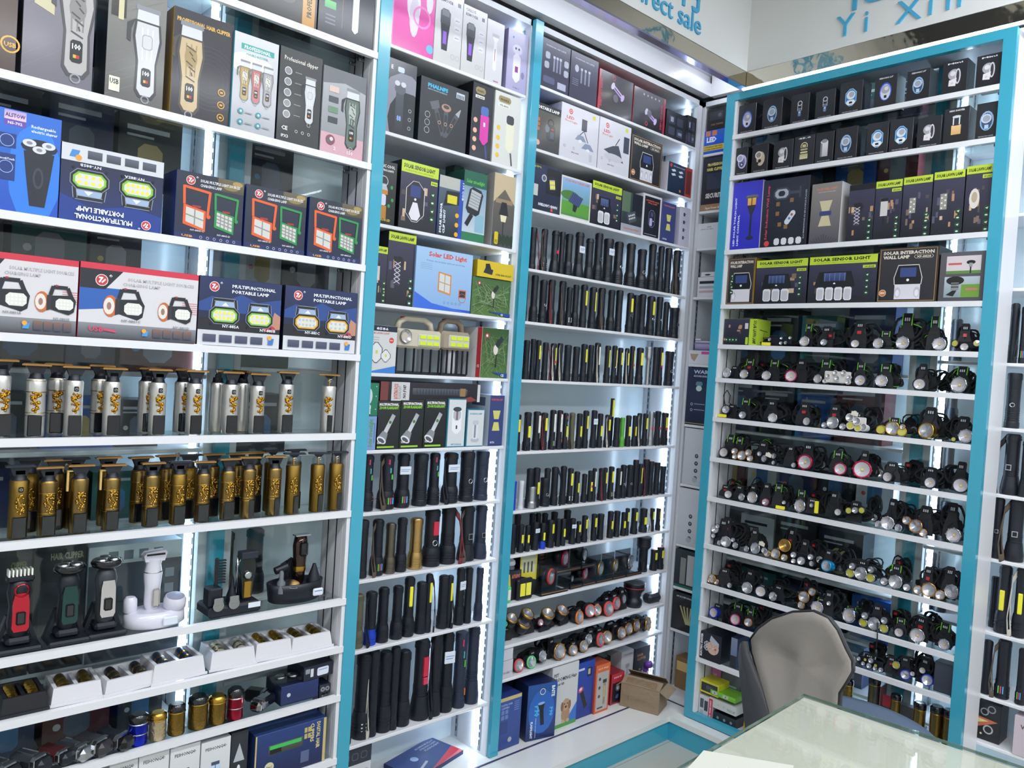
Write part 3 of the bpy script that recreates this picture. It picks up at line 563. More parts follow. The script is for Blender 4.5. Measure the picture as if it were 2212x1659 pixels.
# bottom shelf of the left cabinet
def a_fei(A): A.r(0, 0, 1, 1, 'cfd0d2', 'e0e0e2').t('FEIHONG®', .5, .84, .05, '3a3c48', .72, 'c', .02); p = A.at(.5, .42, .6); p.r(-.16, -.4, .16, .24, '8fb4d8', 'c4dcf0').r(-.01, -.4, .01, .24, '2a3c6c').r(-.16, -.1, .16, -.06, '2a3c6c').r(-.12, .24, .12, .34, '44506c')
def a_blk(A): A.r(0, 0, 1, 1, '1d2026', '30343c'); A.at(.5, .6, .4).p([(-.25, -.3), (.25, -.3), (0, .5)], 'b8bcc4'); A.at(.5, .35, .2).e(0, 0, .15, .35, 'e0e4ea')
def a_dig(A):
    A.r(0, 0, 1, 1, '16204a', '28407c').r(0, 0, .02, 1, 'c8b878').r(.96, 0, 1, 1, 'c8b878').r(.18, .5, .66, .72, '3a3f3a', '5a5f58').r(.2, .62, .64, .7, '3fbf5a').r(.2, .52, .36, .62, '15181a')
    A.t('DIGITAL HAIR', .86, .95, .05, 'dccf94', .6, 'l', .03, 270).t('CLIPPERS', .77, .95, .05, 'dccf94', .42, 'l', .03, 270)
    for i in range(2):
        for j in range(2): A.r(.68+.05*i, .64+.14*j, .72+.05*i, .75+.14*j, 'c0b070')
    A.at(.2, .25, .22).c(0, 0, .5, 'd8d0a8').t('Type-C', 0, -.08, .2, '2a2a2a', .6, 'c'); A.r(.64, .12, .76, .38, '5a6488')
zf = CH-1.13
for xl, yt, xr, n, dv in ((1175, 828, 1347, 'rightmost and tallest', .006), (995, 860, 1170, 'second from right', .008), (812, 892, 990, 'third from right', .010), (640, 930, 808, 'fourth from right', .012)):
    c(bA, zf, 'a4', xl, yt, xr, 'white shaver carton with a blue window on the bottom shelf, %s' % n, 'c9cacc', a_fei, group='white shaver cartons on the bottom shelf', dv=dv)
for xl, yt, xr, n in ((1115, 790, 1290, 'right'), (905, 830, 1090, 'left')):
    c(bA, zf, 'a4', xl, yt, xr, 'white carton standing behind the front row on the bottom shelf, %s one' % n, 'c4cdcc', a_fei, dv=.095, d=.025)
c(bA, zf, 'a4', 1350, 770, 1450, 'slim black carton with a silver tip picture beside the blue clipper carton', '15171c', a_blk, dv=.01)
c(bA, zf, 'a4', 1490, 790, 1905, 'large blue and gold carton titled DIGITAL HAIR CLIPPERS, bottom right of cabinet', '22386c', a_dig, d=.11)
# ---------------------------------------------------------------- cartons, bay left of the middle post
def a_pink(A):
    A.r(0, 0, 1, 1, 'd8449c', 'e868b4').r(0, 0, .05, 1, 'e890c4'); p = A.at(.5, .55, .8); p.e(0, .1, .14, .3, 'f0e4f0').e(.02, -.1, .1, .34, 'dcd0e0').e(.32, .25, .07, .2, 'e8e4f4'); A.at(.7, .5, .3).ring(0, 0, .5, 'f08ac8', .2); A.at(.92, .12, .12).c(0, 0, .5, '6ab4dc')
def a_callus(A):
    A.r(0, 0, 1, 1, 'c9c8c6', 'd8d6dc').t('CALLUS', .12, .92, .04, '3c4048', .4).t('REMOVER', .12, .85, .04, '3c4048', .5); A.at(.84, .88, .07).r(-.4, -.4, .4, .4, '4a5060')
    p = A.at(.36, .45, .62); p.rr(-.14, .1, .14, .5, '3f434c', .25).r(-.1, .34, .1, .48, '6a6e78').p([(-.13, .16), (.13, .16), (.1, -.1), (.08, -.42), (-.08, -.42), (-.1, -.1)], '2c2f38').r(-.05, -.28, .05, 0, '8a5ac8')
    for y in (.66, .54, .42): A.rr(.68, y-.04, .92, y+.04, 'dcdce4').t('plus', .8, y-.01, .015, '6a6a78', .14, 'c')
    for x in (.68, .86): A.at(x, .14, .07).ring(0, 0, .5, 'a8a8a4', .12)
def a_wshv(A, c='e4e2e6'): A.r(0, 0, 1, 1, 'cfcdd2', 'dedbe2'); p = A.at(.5, .5, .68); p.r(-.1, .36, .12, .44, 'b8b4bc').p([(-.09, .36), (.11, .36), (.05, .24), (-.03, .24)], 'f2f0f4').rr(-.045, -.44, .06, .26, 'f0eef2', .4).r(-.005, -.2, .015, .08, '9a5ab0'); A.r(.5, .03, .8, .045, 'b04a70')
def a_lav(A): A.r(0, 0, 1, 1, 'a9a4c8', 'c4bedc'); p = A.at(.48, .46, .7); p.e(0, .34, .16, .12, 'dcd8ec').e(-.05, .36, .03, .03, '4a4468').e(.05, .36, .03, .03, '4a4468').rr(-.12, -.44, .12, .26, 'e8e4f4', .4).r(-.05, -.2, .05, -.06, '8c3a8c'); A.at(.8, .3, .12).e(0, 0, .3, .5, '8a84a8'); A.at(.25, .88, .04).e(0, 0, .4, .5, '2c5cb8'); A.t('3 IN 1', .5, .05, .02, '6a6488', .3, 'c')
def a_eshv(A): A.r(0, 0, 1, 1, '16181f', '4c4f58').e(.75, .35, .6, .5, '8a8c98').e(.85, .2, .5, .4, '1a1c22'); A.at(.62, .88, .09).rr(-.6, -.4, .6, .4, 'c8d4ec'); A.t('E', .38, .86, .05, 'e8e8f0'); p = A.at(.62, .4, .72); p.r(-.09, -.5, .09, .26, '20242c', '4a505c').e(0, .3, .13, .1, '5c6068').e(-.07, .4, .06, .05, 'd4d6dc').e(.07, .4, .06, .05, 'd4d6dc').t('88', 0, -.3, .1, '8ab0f0', .1, 'c'); [A.at(.88, y, .05).ring(0, 0, .5, 'd8dce4', .2) for y in (.36, .24, .12)]
def a_phal(A):
    A.r(0, 0, 1, 1, '1b1e22', '2b2f36').t('PHALNFS', .14, .87, .055, '35b4e0', .42, 'l', .05).t('PERFECT SHAVING EXPERIENCE', .14, .83, .018, '8ab4c8', .4).r(.74, .84, .92, .93, 'c8d0dc').t('|||||', .83, .86, .04, '20242c', .14, 'c')
    for rot, x, k in ((22, .4, 0), (0, .54, 1), (-30, .68, 2)):
        p = A.at(x, .4, .6, rot); p.p([(-.07, .3), (.07, .3), (.06, -.4), (-.06, -.4)], '4c5058').rr(-.045, -.3, .045, .2, '2a2d33'); p.ring(0, -.05, .05, 'c89a80', .3)
        (p.p([(-.13, .3), (.13, .3), (.15, .5), (-.15, .5)], '5c6068') if k == 0 else p.e(0, .38, .16, .1, 'b08878').e(0, .4, .1, .05, '3c3c42') if k == 1 else p.p([(-.07, .3), (.07, .3), (.01, .52), (-.01, .52)], 'a8aab0'))
    for y in (.44, .32, .2): A.at(.16, y, .1).ring(0, 0, .5, 'c8ccd4', .14)
def a_wl(A, c='d838a8', bg='1d1e2c', acc='e8b49c', nm='WL-8008'):
    A.r(0, 0, 1, 1, bg).rr(.12, .86, .6, .95, '9a8a60', .3).t('WAIKIL', .36, .885, .03, '3a3220', .36, 'c').r(.12, .8, .56, .84, 'e8e6dc').t(nm, .34, .808, .02, '2a2a2a', .34, 'c')
    p = A.at(.62, .44, .56); p.rr(-.13, -.44, .14, .36, c, .4).rr(-.13, .26, .12, .48, '4a6ab0' if bg[0] == '1' else '3c3e44').r(-.03, .0, .03, .1, 'e4e4e8').l(.06, -.44, .12, -.75, .05, '3a4a8c' if bg[0] == '1' else '54504c')
    for y in (.5, .36, .24, .12): A.at(.18, y, .07).c(0, 0, .5, acc)
b0 = ZB[0]
c(bB, b0, 'b1', 165, 250, 415, 'bright pink carton showing a white epilator, on the top shelf', 'b8307c', a_pink, ht=.245, gloss=True)
c(bB, b0, 'b1', 418, 320, 577, 'white CALLUS REMOVER carton next to the pink one', 'd8d6da', a_callus, ht=.25, gloss=True)
c(bB, b0, 'b1', 597, 18, 738, 'white CALLUS REMOVER carton, second from the pink one', 'd8d6da', a_callus, gloss=True)
c(bB, b0, 'b1', 740, 105, 838, 'plain white carton with a slim white lady shaver', 'cfcdd2', a_wshv, gloss=True)
c(bB, b0, 'b1', 862, 160, 982, 'lavender carton showing a white epilator, next to the light strip', '8a84a8', a_lav, gloss=True, d=.1)
c(bB, ZB[1], 'b1', 85, 300, 328, 'dark grey carton with a black rotary shaver, half hidden by the teal post', '14161c', a_eshv)
c(bB, ZB[1], 'b1', 352, 437, 628, 'square black carton titled PHALNFS with three grooming tools', '1b2a2c', a_phal, d=.1)
c(bB, ZB[1], 'b1', 657, 472, 776, 'dark carton showing a bright magenta clipper', '12131a', ar(a_wl), d=.12)
c(bB, ZB[1], 'b1', 786, 522, 935, 'white carton showing a pale yellow corded clipper', 'd4d2cc', ar(a_wl, 'e8e4cc', 'd8d8d4', 'e8c040', 'WL-8002'))
def a_magic(A): A.r(0, 0, 1, 1, '17181c', '2c2c2e').t('MAGIC COOL', .5, .9, .045, 'e8e8e8', .8, 'c').t('CAMPING LIGHTS', .5, .84, .03, 'e8e8e8', .7, 'c'); [A.e(x, y, .06, .03, '2f9a4c') for x, y in ((.8, .6), (.85, .4), (.7, .3))]; p = A.at(.42, .4, .7); p.r(-.1, -.45, .1, -.15, 'b8802c').rr(-.08, -.15, .08, .1, 'd8d8e8').r(-.12, .1, .12, .2, 'c8862c').p([(-.12, .2), (.12, .2), (.06, .34), (-.06, .34)], 'b8bcc4').ring(0, .4, .12, 'c8ccd0', .15); A.t('3 COLOR LED', .5, .05, .035, 'd8c040', .6, 'c')
def a_sens(A, n=0, w=.5, nm='XF-8068', big=False):
    bokeh(A, 0, .84, 3+n); A.r(0, .83, 1, 1, 'c3d83c').t('SOLAR SENSOR LIGHT', .06, .9, .055 if not big else .06, '20240f', .84, 'l', .04).t('HUMAN BODY INDUCTION + LIGHT-OPERATED', .1, .855, .02, '5a641c', .76, 'l', 0).r(.8, .72, .98, .78, 'c3d83c').t(nm, .89, .735, .025, '20240f', .14, 'c'); i_icons(A.at(.87, .58, .5))
    if n == 0: p = A.at(.4, .42, .66); p.rr(-.26, -.46, .26, .46, 'e8e8e8', .35).rr(-.245, -.45, .245, .45, '2c2832', .35).r(-.14, .1, .14, .36, '33427a').c(0, .05, .03, 'f4f4f4').p([(-.06, -.02), (.06, -.02), (.16, -.3), (.08, -.42), (-.08, -.42), (-.16, -.3)], 'e4e0e8')
    else: i_sensor(A.at(.42 if not big else .4, .38, .72), n, w)
def a_clipl(A): A.r(0, 0, 1, 1, '18222c', '5a6a7c').r(0, .8, 1, 1, 'b8b8b0').p([(.2, .5), (.85, .56), (.9, .78), (.3, .76)], '1c1f24').r(.35, .56, .75, .7, 'd8cf3a').r(.84, 0, 1, 1, '2448b0').t('110 COB', .95, .95, .06, 'e8eef8', .3, 'l', .03, 270).t('SOLAR SENSOR', .16, .04, .08, 'e8eef8', .5, 'l', .04, 90).t('CLIP LIGHT', .3, .04, .08, 'e8eef8', .4, 'l', .04, 90); [A.at(.78, y, .08).c(0, 0, .5, 'e8b020') for y in (.38, .22, .06)]
def a_street(A): A.r(0, 0, 1, 1, 'c8d4dc', '5c84a8').r(0, .78, 1, 1, '1f5f4a').r(0, .0, 1, .12, '2f7a54').t('Solar streetlight', .1, .83, .05, '5fb84c', .8); A.r(.55, .14, .95, .4, '8ab4c8'); p = A.at(.45, .5, .6, -12); p.rr(-.22, -.2, .22, .45, '20242c').r(-.16, -.05, .16, .38, 'b4b8bc'); [p.l(-.16, -.05+.07*k, .16, -.05+.07*k, .012, '6a6e74') for k in range(6)]; p.l(0, -.2, -.1, -.5, .12, '1b1e24')
def a_tan(A): A.r(0, 0, 1, 1, '4a4a50', '6f6658').p([(0, .6), (.5, .8), (1, .6), (1, 1), (0, 1)], 'c8b494').r(.1, .6, .9, .66, '9a8468').l(.5, .1, .5, .6, .04, '20222a'); A.at(.5, .5, .3).p([(-.3, -.2), (.3, -.2), (.15, .4), (-.15, .4)], '22242c').p([(-.2, -.2), (.2, -.2), (.14, -.5), (-.14, -.5)], 'e8dcb8'); [A.e(.15+.2*k, .1, .12, .08, '2f3c30') for k in range(5)]; A.rr(.12, .03, .3, .2, 'd8c020').t('2PCS', .21, .05, .04, '20200a', .12, 'c')
c(bB, ZB[2], 'b1', 85, 922, 213, 'dark camping light carton with a brass lantern, beside the left teal frame', '101114', a_magic)
c(bB, ZB[2], 'b1', 238, 926, 455, 'lime topped SOLAR SENSOR LIGHT carton with a single bulb, in the bay left of post', '101216', ar(a_sens, 0), d=.11)
c(bB, ZB[2], 'b1', 460, 1015, 602, 'blue and grey carton of a clip light with yellow panel', '1c3c8c', a_clipl)
c(bB, ZB[2], 'b1', 606, 986, 738, 'blue and green street light carton with a tilted grey lamp', '1b4f40', a_street)
c(bB, ZB[2], 'b1', 545, 962, 600, 'narrow dark green carton standing behind the clip light carton', '1b4a38', lambda A: A.r(0, 0, 1, 1, '1d5240'), dv=.10, d=.05)
c(bB, ZB[2], 'b1', 782, 1003, 905, 'brown and grey porch lamp carton at the right end beside the light strip', 'a8a4a0', a_tan, d=.1)
def a_lawn(A, k=0, head=True, nm='XF-2962', s=5):
    bokeh(A, 0, .9, s, '17171f')
    if head: A.r(0, .88, 1, 1, 'c3d83c').t('SOLAR LAWN LAMP', .07, .915, .045, '20240f', .86, 'l', .04)
    if nm: A.r(.62, .8, .97, .855, 'c3d83c').t(nm, .8, .812, .025, '20240f', .28, 'c')
    p = A.at(.36, .5, .5)
    if k == 0: p.e(.06, .2, .16, .16, '2a2228').r(-.12, .2, .12, .34, '1b1c22').r(-.1, -.45, .1, .2, '3a3844'); [(p.l(-.1, -.4+.12*j, .1, -.28+.12*j, .02, 'd4cfe0'), p.l(.1, -.4+.12*j, -.1, -.28+.12*j, .02, 'd4cfe0')) for j in range(5)]
    elif k == 1: p.r(-.12, -.2, .12, .3, 'cfccc8').r(-.12, .3, .12, .4, '1b1c22').r(-.03, -.5, .03, -.2, '1b1c22')
    elif k == 2: p.r(-.1, -.2, .1, .3, '9a9890'); [p.c(-.05+.1*(j % 2), -.15+.08*j, .03, 'f0ecd8', 6) for j in range(6)]
    elif k == 3: p.e(0, .02, .14, .3, 'e0d8d0').e(0, .06, .08, .16, 'b8a890')
    i_icons(A.at(.86, .36, .42))
c(bB, ZB[3], 'b2', 70, 252, 166, 'lime topped lawn lamp carton cut off by the teal frame', '15161c', ar(a_lawn, 1, True, '', 8))
c(bB, ZB[3], 'b2', 172, 166, 341, 'tall dark carton of a patterned lawn lamp with pale green header', '12141a', ar(a_lawn, 0, True, '', 9), d=.12, dv=.012)
def a_sled(A): A.r(0, 0, 1, 1, '8ab0dc', 'a4c4e8').t('Solar LED Light', .55, .87, .07, 'd0503c', .68, 'c', .04).t('Private street lamp without electricity', .52, .78, .028, '4a6488', .68, 'c', 0); [A.r(.08, .74-.03*k, .28, .745-.03*k, '7a94b4') for k in range(4)]; A.p([(0, .16), (.4, .05), (1, .04), (1, 0), (0, 0)], '2450c0').p([(0, .26), (.3, .1), (1, .0), (0, .0)], '3a6cd8'); p = A.at(.5, .46, .42); p.p([(-.3, .42), (.36, .34), (.36, -.48), (-.3, -.36)], 'd8883c').p([(-.24, .36), (.3, .28), (.3, -.4), (-.24, -.3)], 'cfd4d8').l(.03, .32, .03, -.35, .04, 'c89a5c').l(-.24, .02, .3, -.06, .04, 'c89a5c'); A.at(.84, .3, .2).r(-.4, -.3, .4, .4, 'd86c34').r(-.32, -.22, .32, .3, '2a3444').ring(0, -.3, .4, 'b85c30', .1); [A.at(.52+.07*k, .13, .04).ring(0, 0, .5, '4a6488', .2) for k in range(5)]
c(bB, ZB[3], 'b2', 342, 255, 687, 'large light blue carton titled Solar LED Light', '88a8cc', a_sled, d=.1, dv=.004)
def a_grass(A, c1='4a6a40', logo='c8384c'): A.r(0, 0, 1, 1, '56783c', c1); q = random.Random(4); [A.l(q.random(), q.random()*.8, q.random(), q.random()*.8+.1, .008, q.choice(['6f8a50', '3c5a30', '84a070', '9ab08a'])) for _ in range(70)]; p = A.at(.55, .5, .7); p.l(0, -.4, 0, 0, .05, '2c3028').e(-.04, .1, .09, .15, 'e0d8cc').l(-.02, .2, .2, .46, .14, '2c3038'); A.at(.16, .84, .1).c(0, 0, .5, logo).c(0, 0, .25, 'f0f0f0'); A.p([(.4, .12), (1, 0), (1, .1)], '2a4a9c').t('CE', .75, .03, .05, 'f0f0f0')
g = c(bB, ZB[3], 'b2', 684, 442, 920, 'grass green carton showing a garden spotlight, under the yellow carton', '3c5a2c', a_grass, d=.09)
zt = bB.hit(*V('b2', 684, 442), .006)[1]-ZB[3]
c(bB, ZB[3], 'b2', 715, 340, 935, 'yellow carton with a folding solar lamp lying on the green spotlight carton', 'b89a1c', lambda A: (A.r(0, 0, 1, 1, 'd8bc2c'), A.at(.3, .5, .8).p([(-.5, -.3), (.4, -.4), (.5, 0), (-.3, .1)], '2c2e34').p([(-.3, .05), (.3, 0), (.1, .45), (-.3, .4)], '20222a'), A.t('SUPER SEARCHLIGHT', .95, .2, .1, '3a3414', .45, 'r')), zb=zt+.001, d=.09, dv=.0)
def a_wlawn(A): A.r(0, 0, 1, 1, 'd4d4d4').r(0, .88, 1, 1, '1b2438').t('8586', .5, .91, .05, 'e8e8f0', .4, 'c').t('SOLAR LAWN LIGHT', .05, .82, .035, 'c04838', .7); A.p([(0, 0), (1, .16), (1, 0)], '3a80d0'); p = A.at(.4, .4, .5); p.rr(-.42, -.4, .2, .5, '3a3c42', .4).rr(-.38, -.36, .16, .46, 'e4e4e4', .4).rr(.12, -.35, .62, .2, '3a3c42', .4).rr(.15, -.32, .59, .17, 'e4e4e4', .4).r(-.14, 0, -.04, .14, 'd8cf4c').r(.34, -.12, .42, 0, 'd8cf4c'); A.at(.82, .7, .1).c(0, 0, .6, 'd83c34').t('NEW', 0, -.12, .22, 'f4e8e8', .8, 'c'); [A.r(.06, .74-.05*k, .4, .75-.05*k, '9a9a9c') for k in range(3)]
c(bB, ZB[4], 'b2', 40, 738, 224, 'white carton of a round cornered lawn light with red NEW badge', 'b8b8bc', a_wlawn)
c(bB, ZB[4], 'b2', 745, 756, 907, 'green carton with red border showing a path light, beside the beige lanterns', 'dcdadc', ar(a_grass, '35542c', 'c83c4c'), d=.13, sart=lambda A: (A.r(0, 0, 1, 1, 'd9d8d9'), A.r(.82, 0, 1, 1, 'c23440'), A.l(0, 0, .7, .6, .01, 'a8a8aa'), A.t('CE', .9, .2, .05, 'f4f4f4', .1, 'c')))
def a_zoom(A): A.r(0, 0, 1, 1, '111215', '25272b'); [A.l(.5, .1+.05*k, 1, .3+.05*k, .004, '34363c') for k in range(10)]; A.t('MULTIFUNCTIONAL', .08, .91, .05, 'eeeeee', .84, 'l', .05).t('ZOOM FLASHLIGHT', .08, .84, .05, '8fd43c', .84, 'l', .05); p = A.at(.45, .42, .68, -28); p.r(-.07, -.1, .07, .5, 'd4d6da', 'a8aab0').c(0, .24, .05, '4a7a3c').p([(-.1, -.1), (.1, -.1), (.17, -.36), (-.17, -.36)], '8d9096').e(0, -.38, .18, .1, 'e4e6ea').e(0, -.39, .13, .06, '50545c'); A.t('528B', .06, .12, .04, 'e8e8e8', .18).r(.06, .03, .8, .065, '9ad43c')
for i, (xl, yt, xr, n) in enumerate(((215, 132, 358, 'leftmost'), (362, 127, 503, 'middle'), (509, 122, 642, 'rightmost'))):
    c(bB, ZB[5], 'b3', xl, yt, xr, 'black zoom flashlight carton with silver torch picture, %s of three' % n, '1b3a22', a_zoom, group='black zoom flashlight cartons')
zt = bB.hit(*V('b3', 215, 132), .006)[1]-ZB[5]
def a_long(A): A.r(0, 0, 1, 1, '17181f', '2c2830').r(0, 0, .07, 1, '7a3a38').r(.1, 0, .27, 1, 'd2cfd0').t('ROTATING FOCUS', .16, .1, .035, 'c04a38', .8, 'l', .04, 90).t('FLASHLIGHT', .19, .1, .025, '6a6a6c', .7, 'l', 0, 90).t('NO.F187', .235, .15, .025, '20222a', .7, 'l', .04, 90); A.r(.3, .35, .86, .7, '3c3e46', '5c5f68'); [A.r(.34+.03*k, .38, .345+.03*k, .66, '20222a') for k in range(15)]; A.r(.78, .3, .84, .75, '9a7a4c').p([(.7, 0), (.9, .3), (.97, .1), (.9, 0)], '8a3c3c').r(.97, 0, 1, 1, 'd4d2d2')
c(bB, ZB[5], 'b3', 235, 10, 845, 'long dark flashlight carton lying across the three zoom flashlight cartons', '2c2428', a_long, zb=zt+.001, d=.07, dv=.01)
c(bB, ZB[5], 'b3', 140, 225, 219, 'pale blue street light carton at the left end, under the green one', '6f8cc0', lambda A: (A.r(0, 0, 1, 1, '7f9ccc'), A.t('Solar streetlight', .6, .08, .3, '4a9a4c', .84, 'l', .03, 90), A.r(.72, .2, .8, .8, '5c78b0')))
zt = bB.hit(*V('b3', 140, 225), .006)[1]-ZB[5]
c(bB, ZB[5], 'b3', 150, 20, 226, 'green street light carton standing on the pale blue one', '1f6a50', lambda A: (A.r(0, 0, 1, 1, '1f7a5c'), A.e(.2, .6, .3, .25, 'cfdce4'), A.t('solar', .4, .05, .16, 'f0f4f0', .3, 'l', .04, 90), A.c(.8, .9, .04, 'e0f0e8'), A.c(.8, .6, .04, 'e0f0e8'), A.c(.8, .2, .04, 'e0f0e8')), zb=zt+.001)
def a_wlamp(A, k=0):
    A.r(0, 0, 1, 1, '3a7c94').r(.05, .02, 1, .98, 'd6dadd'); p = A.at(.52, .56 if k == 0 else .42, .62)
    if k == 0: p.rr(-.2, -.46, .2, .42, 'f0f0f4', .35).rr(-.16, -.02, .16, .36, 'b8bcc8', .3).r(-.04, .0, .04, .3, '8a6a6c').e(0, .36, .18, .08, '40444c').r(-.03, -.3, .03, -.18, '30343c'); A.t('WORKING LAMP', .55, .07, .03, '4a90a8', .6, 'c', .02, 180)
    else: p.e(0, -.4, .24, .1, 'b8bcc8').rr(-.15, -.36, .15, .36, 'dfe2ea', .2).r(-.07, -.3, .03, .26, '8a8f9c').rr(-.17, .26, .17, .46, 'c4c8d4', .3); A.t('WORKING LAMP', .5, .86, .045, '5a9ab0', .74, 'c')
def a_xf(A, c='e0503c', pic=1): A.r(0, 0, 1, 1, '2a3470', '3a4284').r(.02, .02, .98, .98, '3b4478').t('SOLAR WALL LIGHT', .5, .9, .035, c, .8, 'c'); p = A.at(.5, .5, .5); p.p([(-.12, .06), (.12, .06), (.2, .4), (-.2, .4)], 'd4cf74').p([(-.12, -.06), (.12, -.06), (.2, -.4), (-.2, -.4)], 'd4cf74').r(-.18, -.05, .18, .05, '2b3a8c'); A.t('XF-7724', .14, .05, .035, 'e0e4f0', .3)
c(bB, ZB[5], 'b3', 650, 116, 760, 'white carton with a working lamp, tallest of the two white ones', '2f7a90', ar(a_wlamp))
c(bB, ZB[5], 'b3', 766, 182, 870, 'shorter white working lamp carton in front of the light', '2f7a90', ar(a_wlamp, 1))
c(bB, ZB[5], 'b3', 906, 96, 994, 'navy solar wall light carton with yellow beams, next to the light strip', 'a9b4c8', a_xf, d=.12, sart=lambda A: (A.r(0, 0, 1, 1, 'bcc8d8'), A.r(.2, .78, .8, .95, '5a6478')))
def a_alu(A): A.r(0, 0, 1, 1, '24366c', '1c3c8c').p([(.3, 0), (1, 0), (1, .35), (.8, .25)], 'c83848').p([(.5, 0), (1, .1), (1, 0)], 'e07a80').t('ALUMINIUM ALLOY', .95, .84, .06, 'c8d4ec', .4, 'r').t('STRONG LIGHT', .95, .74, .06, 'c8d4ec', .36, 'r').t('FLASHLIGHT', .95, .64, .06, 'c8d4ec', .32, 'r'); A.at(.35, .4, .5).c(0, .4, .2, 'a8c4ec'); p = A.at(.3, .25, .4, -70); p.r(-.08, -.5, .08, .6, 'b8bcc8').r(-.14, -.9, .14, -.5, 'd0d4dc')
def a_icn(A): A.r(0, 0, 1, 1, 'c9cacc').r(0, .72, 1, 1, '1c2434'); [A.at(.2+.28*k, .86, .12).rr(-.5, -.5, .5, .5, '5a6478').rr(-.42, -.42, .42, .42, '1c2434') for k in range(3)]; [A.at(.25+.3*k, .56, .1).ring(0, 0, .5, '8a9098', .15) for k in range(3)]; A.r(.35, 0, .9, .3, '1b2544')
c(bB, LT, 'b4', 40, 1172, 232, 'white and navy carton with outline icons, bottom left of the open shelving', '14171e', a_icn, d=.14)
# booklet-like flat carton lying on the ledge
u0, zt = bB.hit(*V('b4', 600, 1180), .05)
m = MB().box(-.125, 0, 0, .125, .15, .014, M('1c2c60', .35))
t = thing('carton', 'flat blue and red flashlight carton lying on the white ledge', 'box', bB.loc(u0+.02, LT+.0004, .03), radians(14), mesh=m.mesh('carton'))
a = Art(); a_alu(Pen(a, -.124, 0, .248, .149)); part('printed_front', a.mesh('printed_front', PRINTG), t, (0, 0.0005, .014), (-pi/2, 0, 0))
# ---------------------------------------------------------------- cartons, bay between post and corner
def a_navy(A, k=0):
    A.r(0, 0, 1, 1, '232540', '2c2e4c').t('PROFESSIONAL HAIR CLIPPER', .5, .86, .025, 'c4c4d8', .7, 'c')
    for j in range(3): A.at(.45+.11*j if k == 0 else .4+.14*j, .55, .34).r(-.07, -.5, .07, .3, '8a8ca8').r(-.1, .3, .1, .45, 'c8cad8')
    if k == 0: [A.rr(x, y, x+.16, y+.14, 'b8bccc') for x, y in ((.14, .6), (.8, .56), (.12, .4), (.8, .36))]; A.rr(.1, .1, .5, .24, '4c4f70').r(.6, .06, .9, .2, 'a8aac0')
    else: A.at(.22, .66, .16).e(0, 0, .4, .5, 'c0c4d4'); [A.r(.08, .3+.04*j, .3, .31+.04*j, '9a9cb4') for j in range(4)]
c(bC, ZC[0], 'b1', 1060, 160, 1226, 'dark navy carton with three metal clippers, next to the teal post top', '1b1d33', ar(a_navy))
c(bC, ZC[0], 'b1', 1230, 252, 1388, 'dark navy clipper carton, second from the teal post on the top shelf', '1b1d33', ar(a_navy, 1))
def a_lady(A, k=0): A.r(0, 0, 1, 1, '1b1620', '2a2230').r(.0 if k == 0 else .94, 0, .05 if k == 0 else 1, 1, 'a82840'); s = -28 if k == 0 else -24; p = A.at(.55, .6 if k == 0 else .35, .5, s); p.r(-.45, -.1, .45, .12, 'c4a8e4', 'dcc8f4').e(-.45, .0, .12, .2, 'e4dcf0').r(-.3, -.03, .3, .04, '5c3a6c').e(.45, .0, .12, .2, 'd4c0ec'); A.at(.5, .42, .2).c(0, 0, .5, '6a6478'); A.t('EVERY LADY SHAVER', .1 if k == 0 else .9, .1, .05, 'c83a50', .7, 'l', .03, 90); A.at(.42, .9 if k == 0 else .12, .12).ring(0, 0, .5, 'd84858', .25); [A.at(.3+.12*j, .88, .06).c(0, 0, .5, 'c8c4cc') for j in range(5) if k]
c(bC, ZC[0], 'b1', 1392, 396, 1588, 'black and red carton with a lilac lady shaver, left of the pair', '9c2438', ar(a_lady), gloss=True)
c(bC, ZC[0], 'b1', 1594, 497, 1778, 'black and red carton with a lilac lady shaver, right of the pair', '9c2438', ar(a_lady, 1), gloss=True)
def a_dk(A, s=1): A.r(0, 0, 1, 1, '15171f', '20242e'); [A.rr(.12+.4*(j % 2), .12+.4*(j//2), .42+.4*(j % 2), .42+.4*(j//2), '3c4254', .1) for j in range(4)]; A.r(.2, .6, .34, .78, 'a0a8b8').r(.6, .2, .78, .3, '7c8498')
c(bC, ZC[0], 'b1', 1784, 632, 1900, 'black carton with small tool photos near the corner, top shelf', '101218', a_dk)
c(bC, ZC[0], 'b1', 1904, 668, 2008, 'plain black ribbed carton in the room corner, top shelf', '101218', a_dk, d=.1)
def a_portl(A): A.r(0, 0, 1, 1, '3c3a40', '5c5850').r(0, .84, 1, 1, '22232a').t('PORTABLE LAMP', .04, .88, .06, 'f0f0f0', .9, 'l', .04); p = A.at(.62, .45, .5); p.rr(-.25, -.42, .3, .3, '2a2c34').e(-.2, .1, .14, .18, '6a6e7c').r(0, -.3, .24, 0, '4a4e5c').r(.05, .08, .2, .14, 'c03030').ring(0, .35, .2, '20222a', .3); [A.rr(.06, .4+.1*k, .2, .48+.1*k, 'c8683c') for k in range(3)]; A.at(.16, .14, .12).c(0, 0, .5, 'e0b0a0')
c(bC, ZC[1], 'b1', 1012, 583, 1168, 'grey PORTABLE LAMP carton beside the teal post, with red and orange details', '2058b0', a_portl)
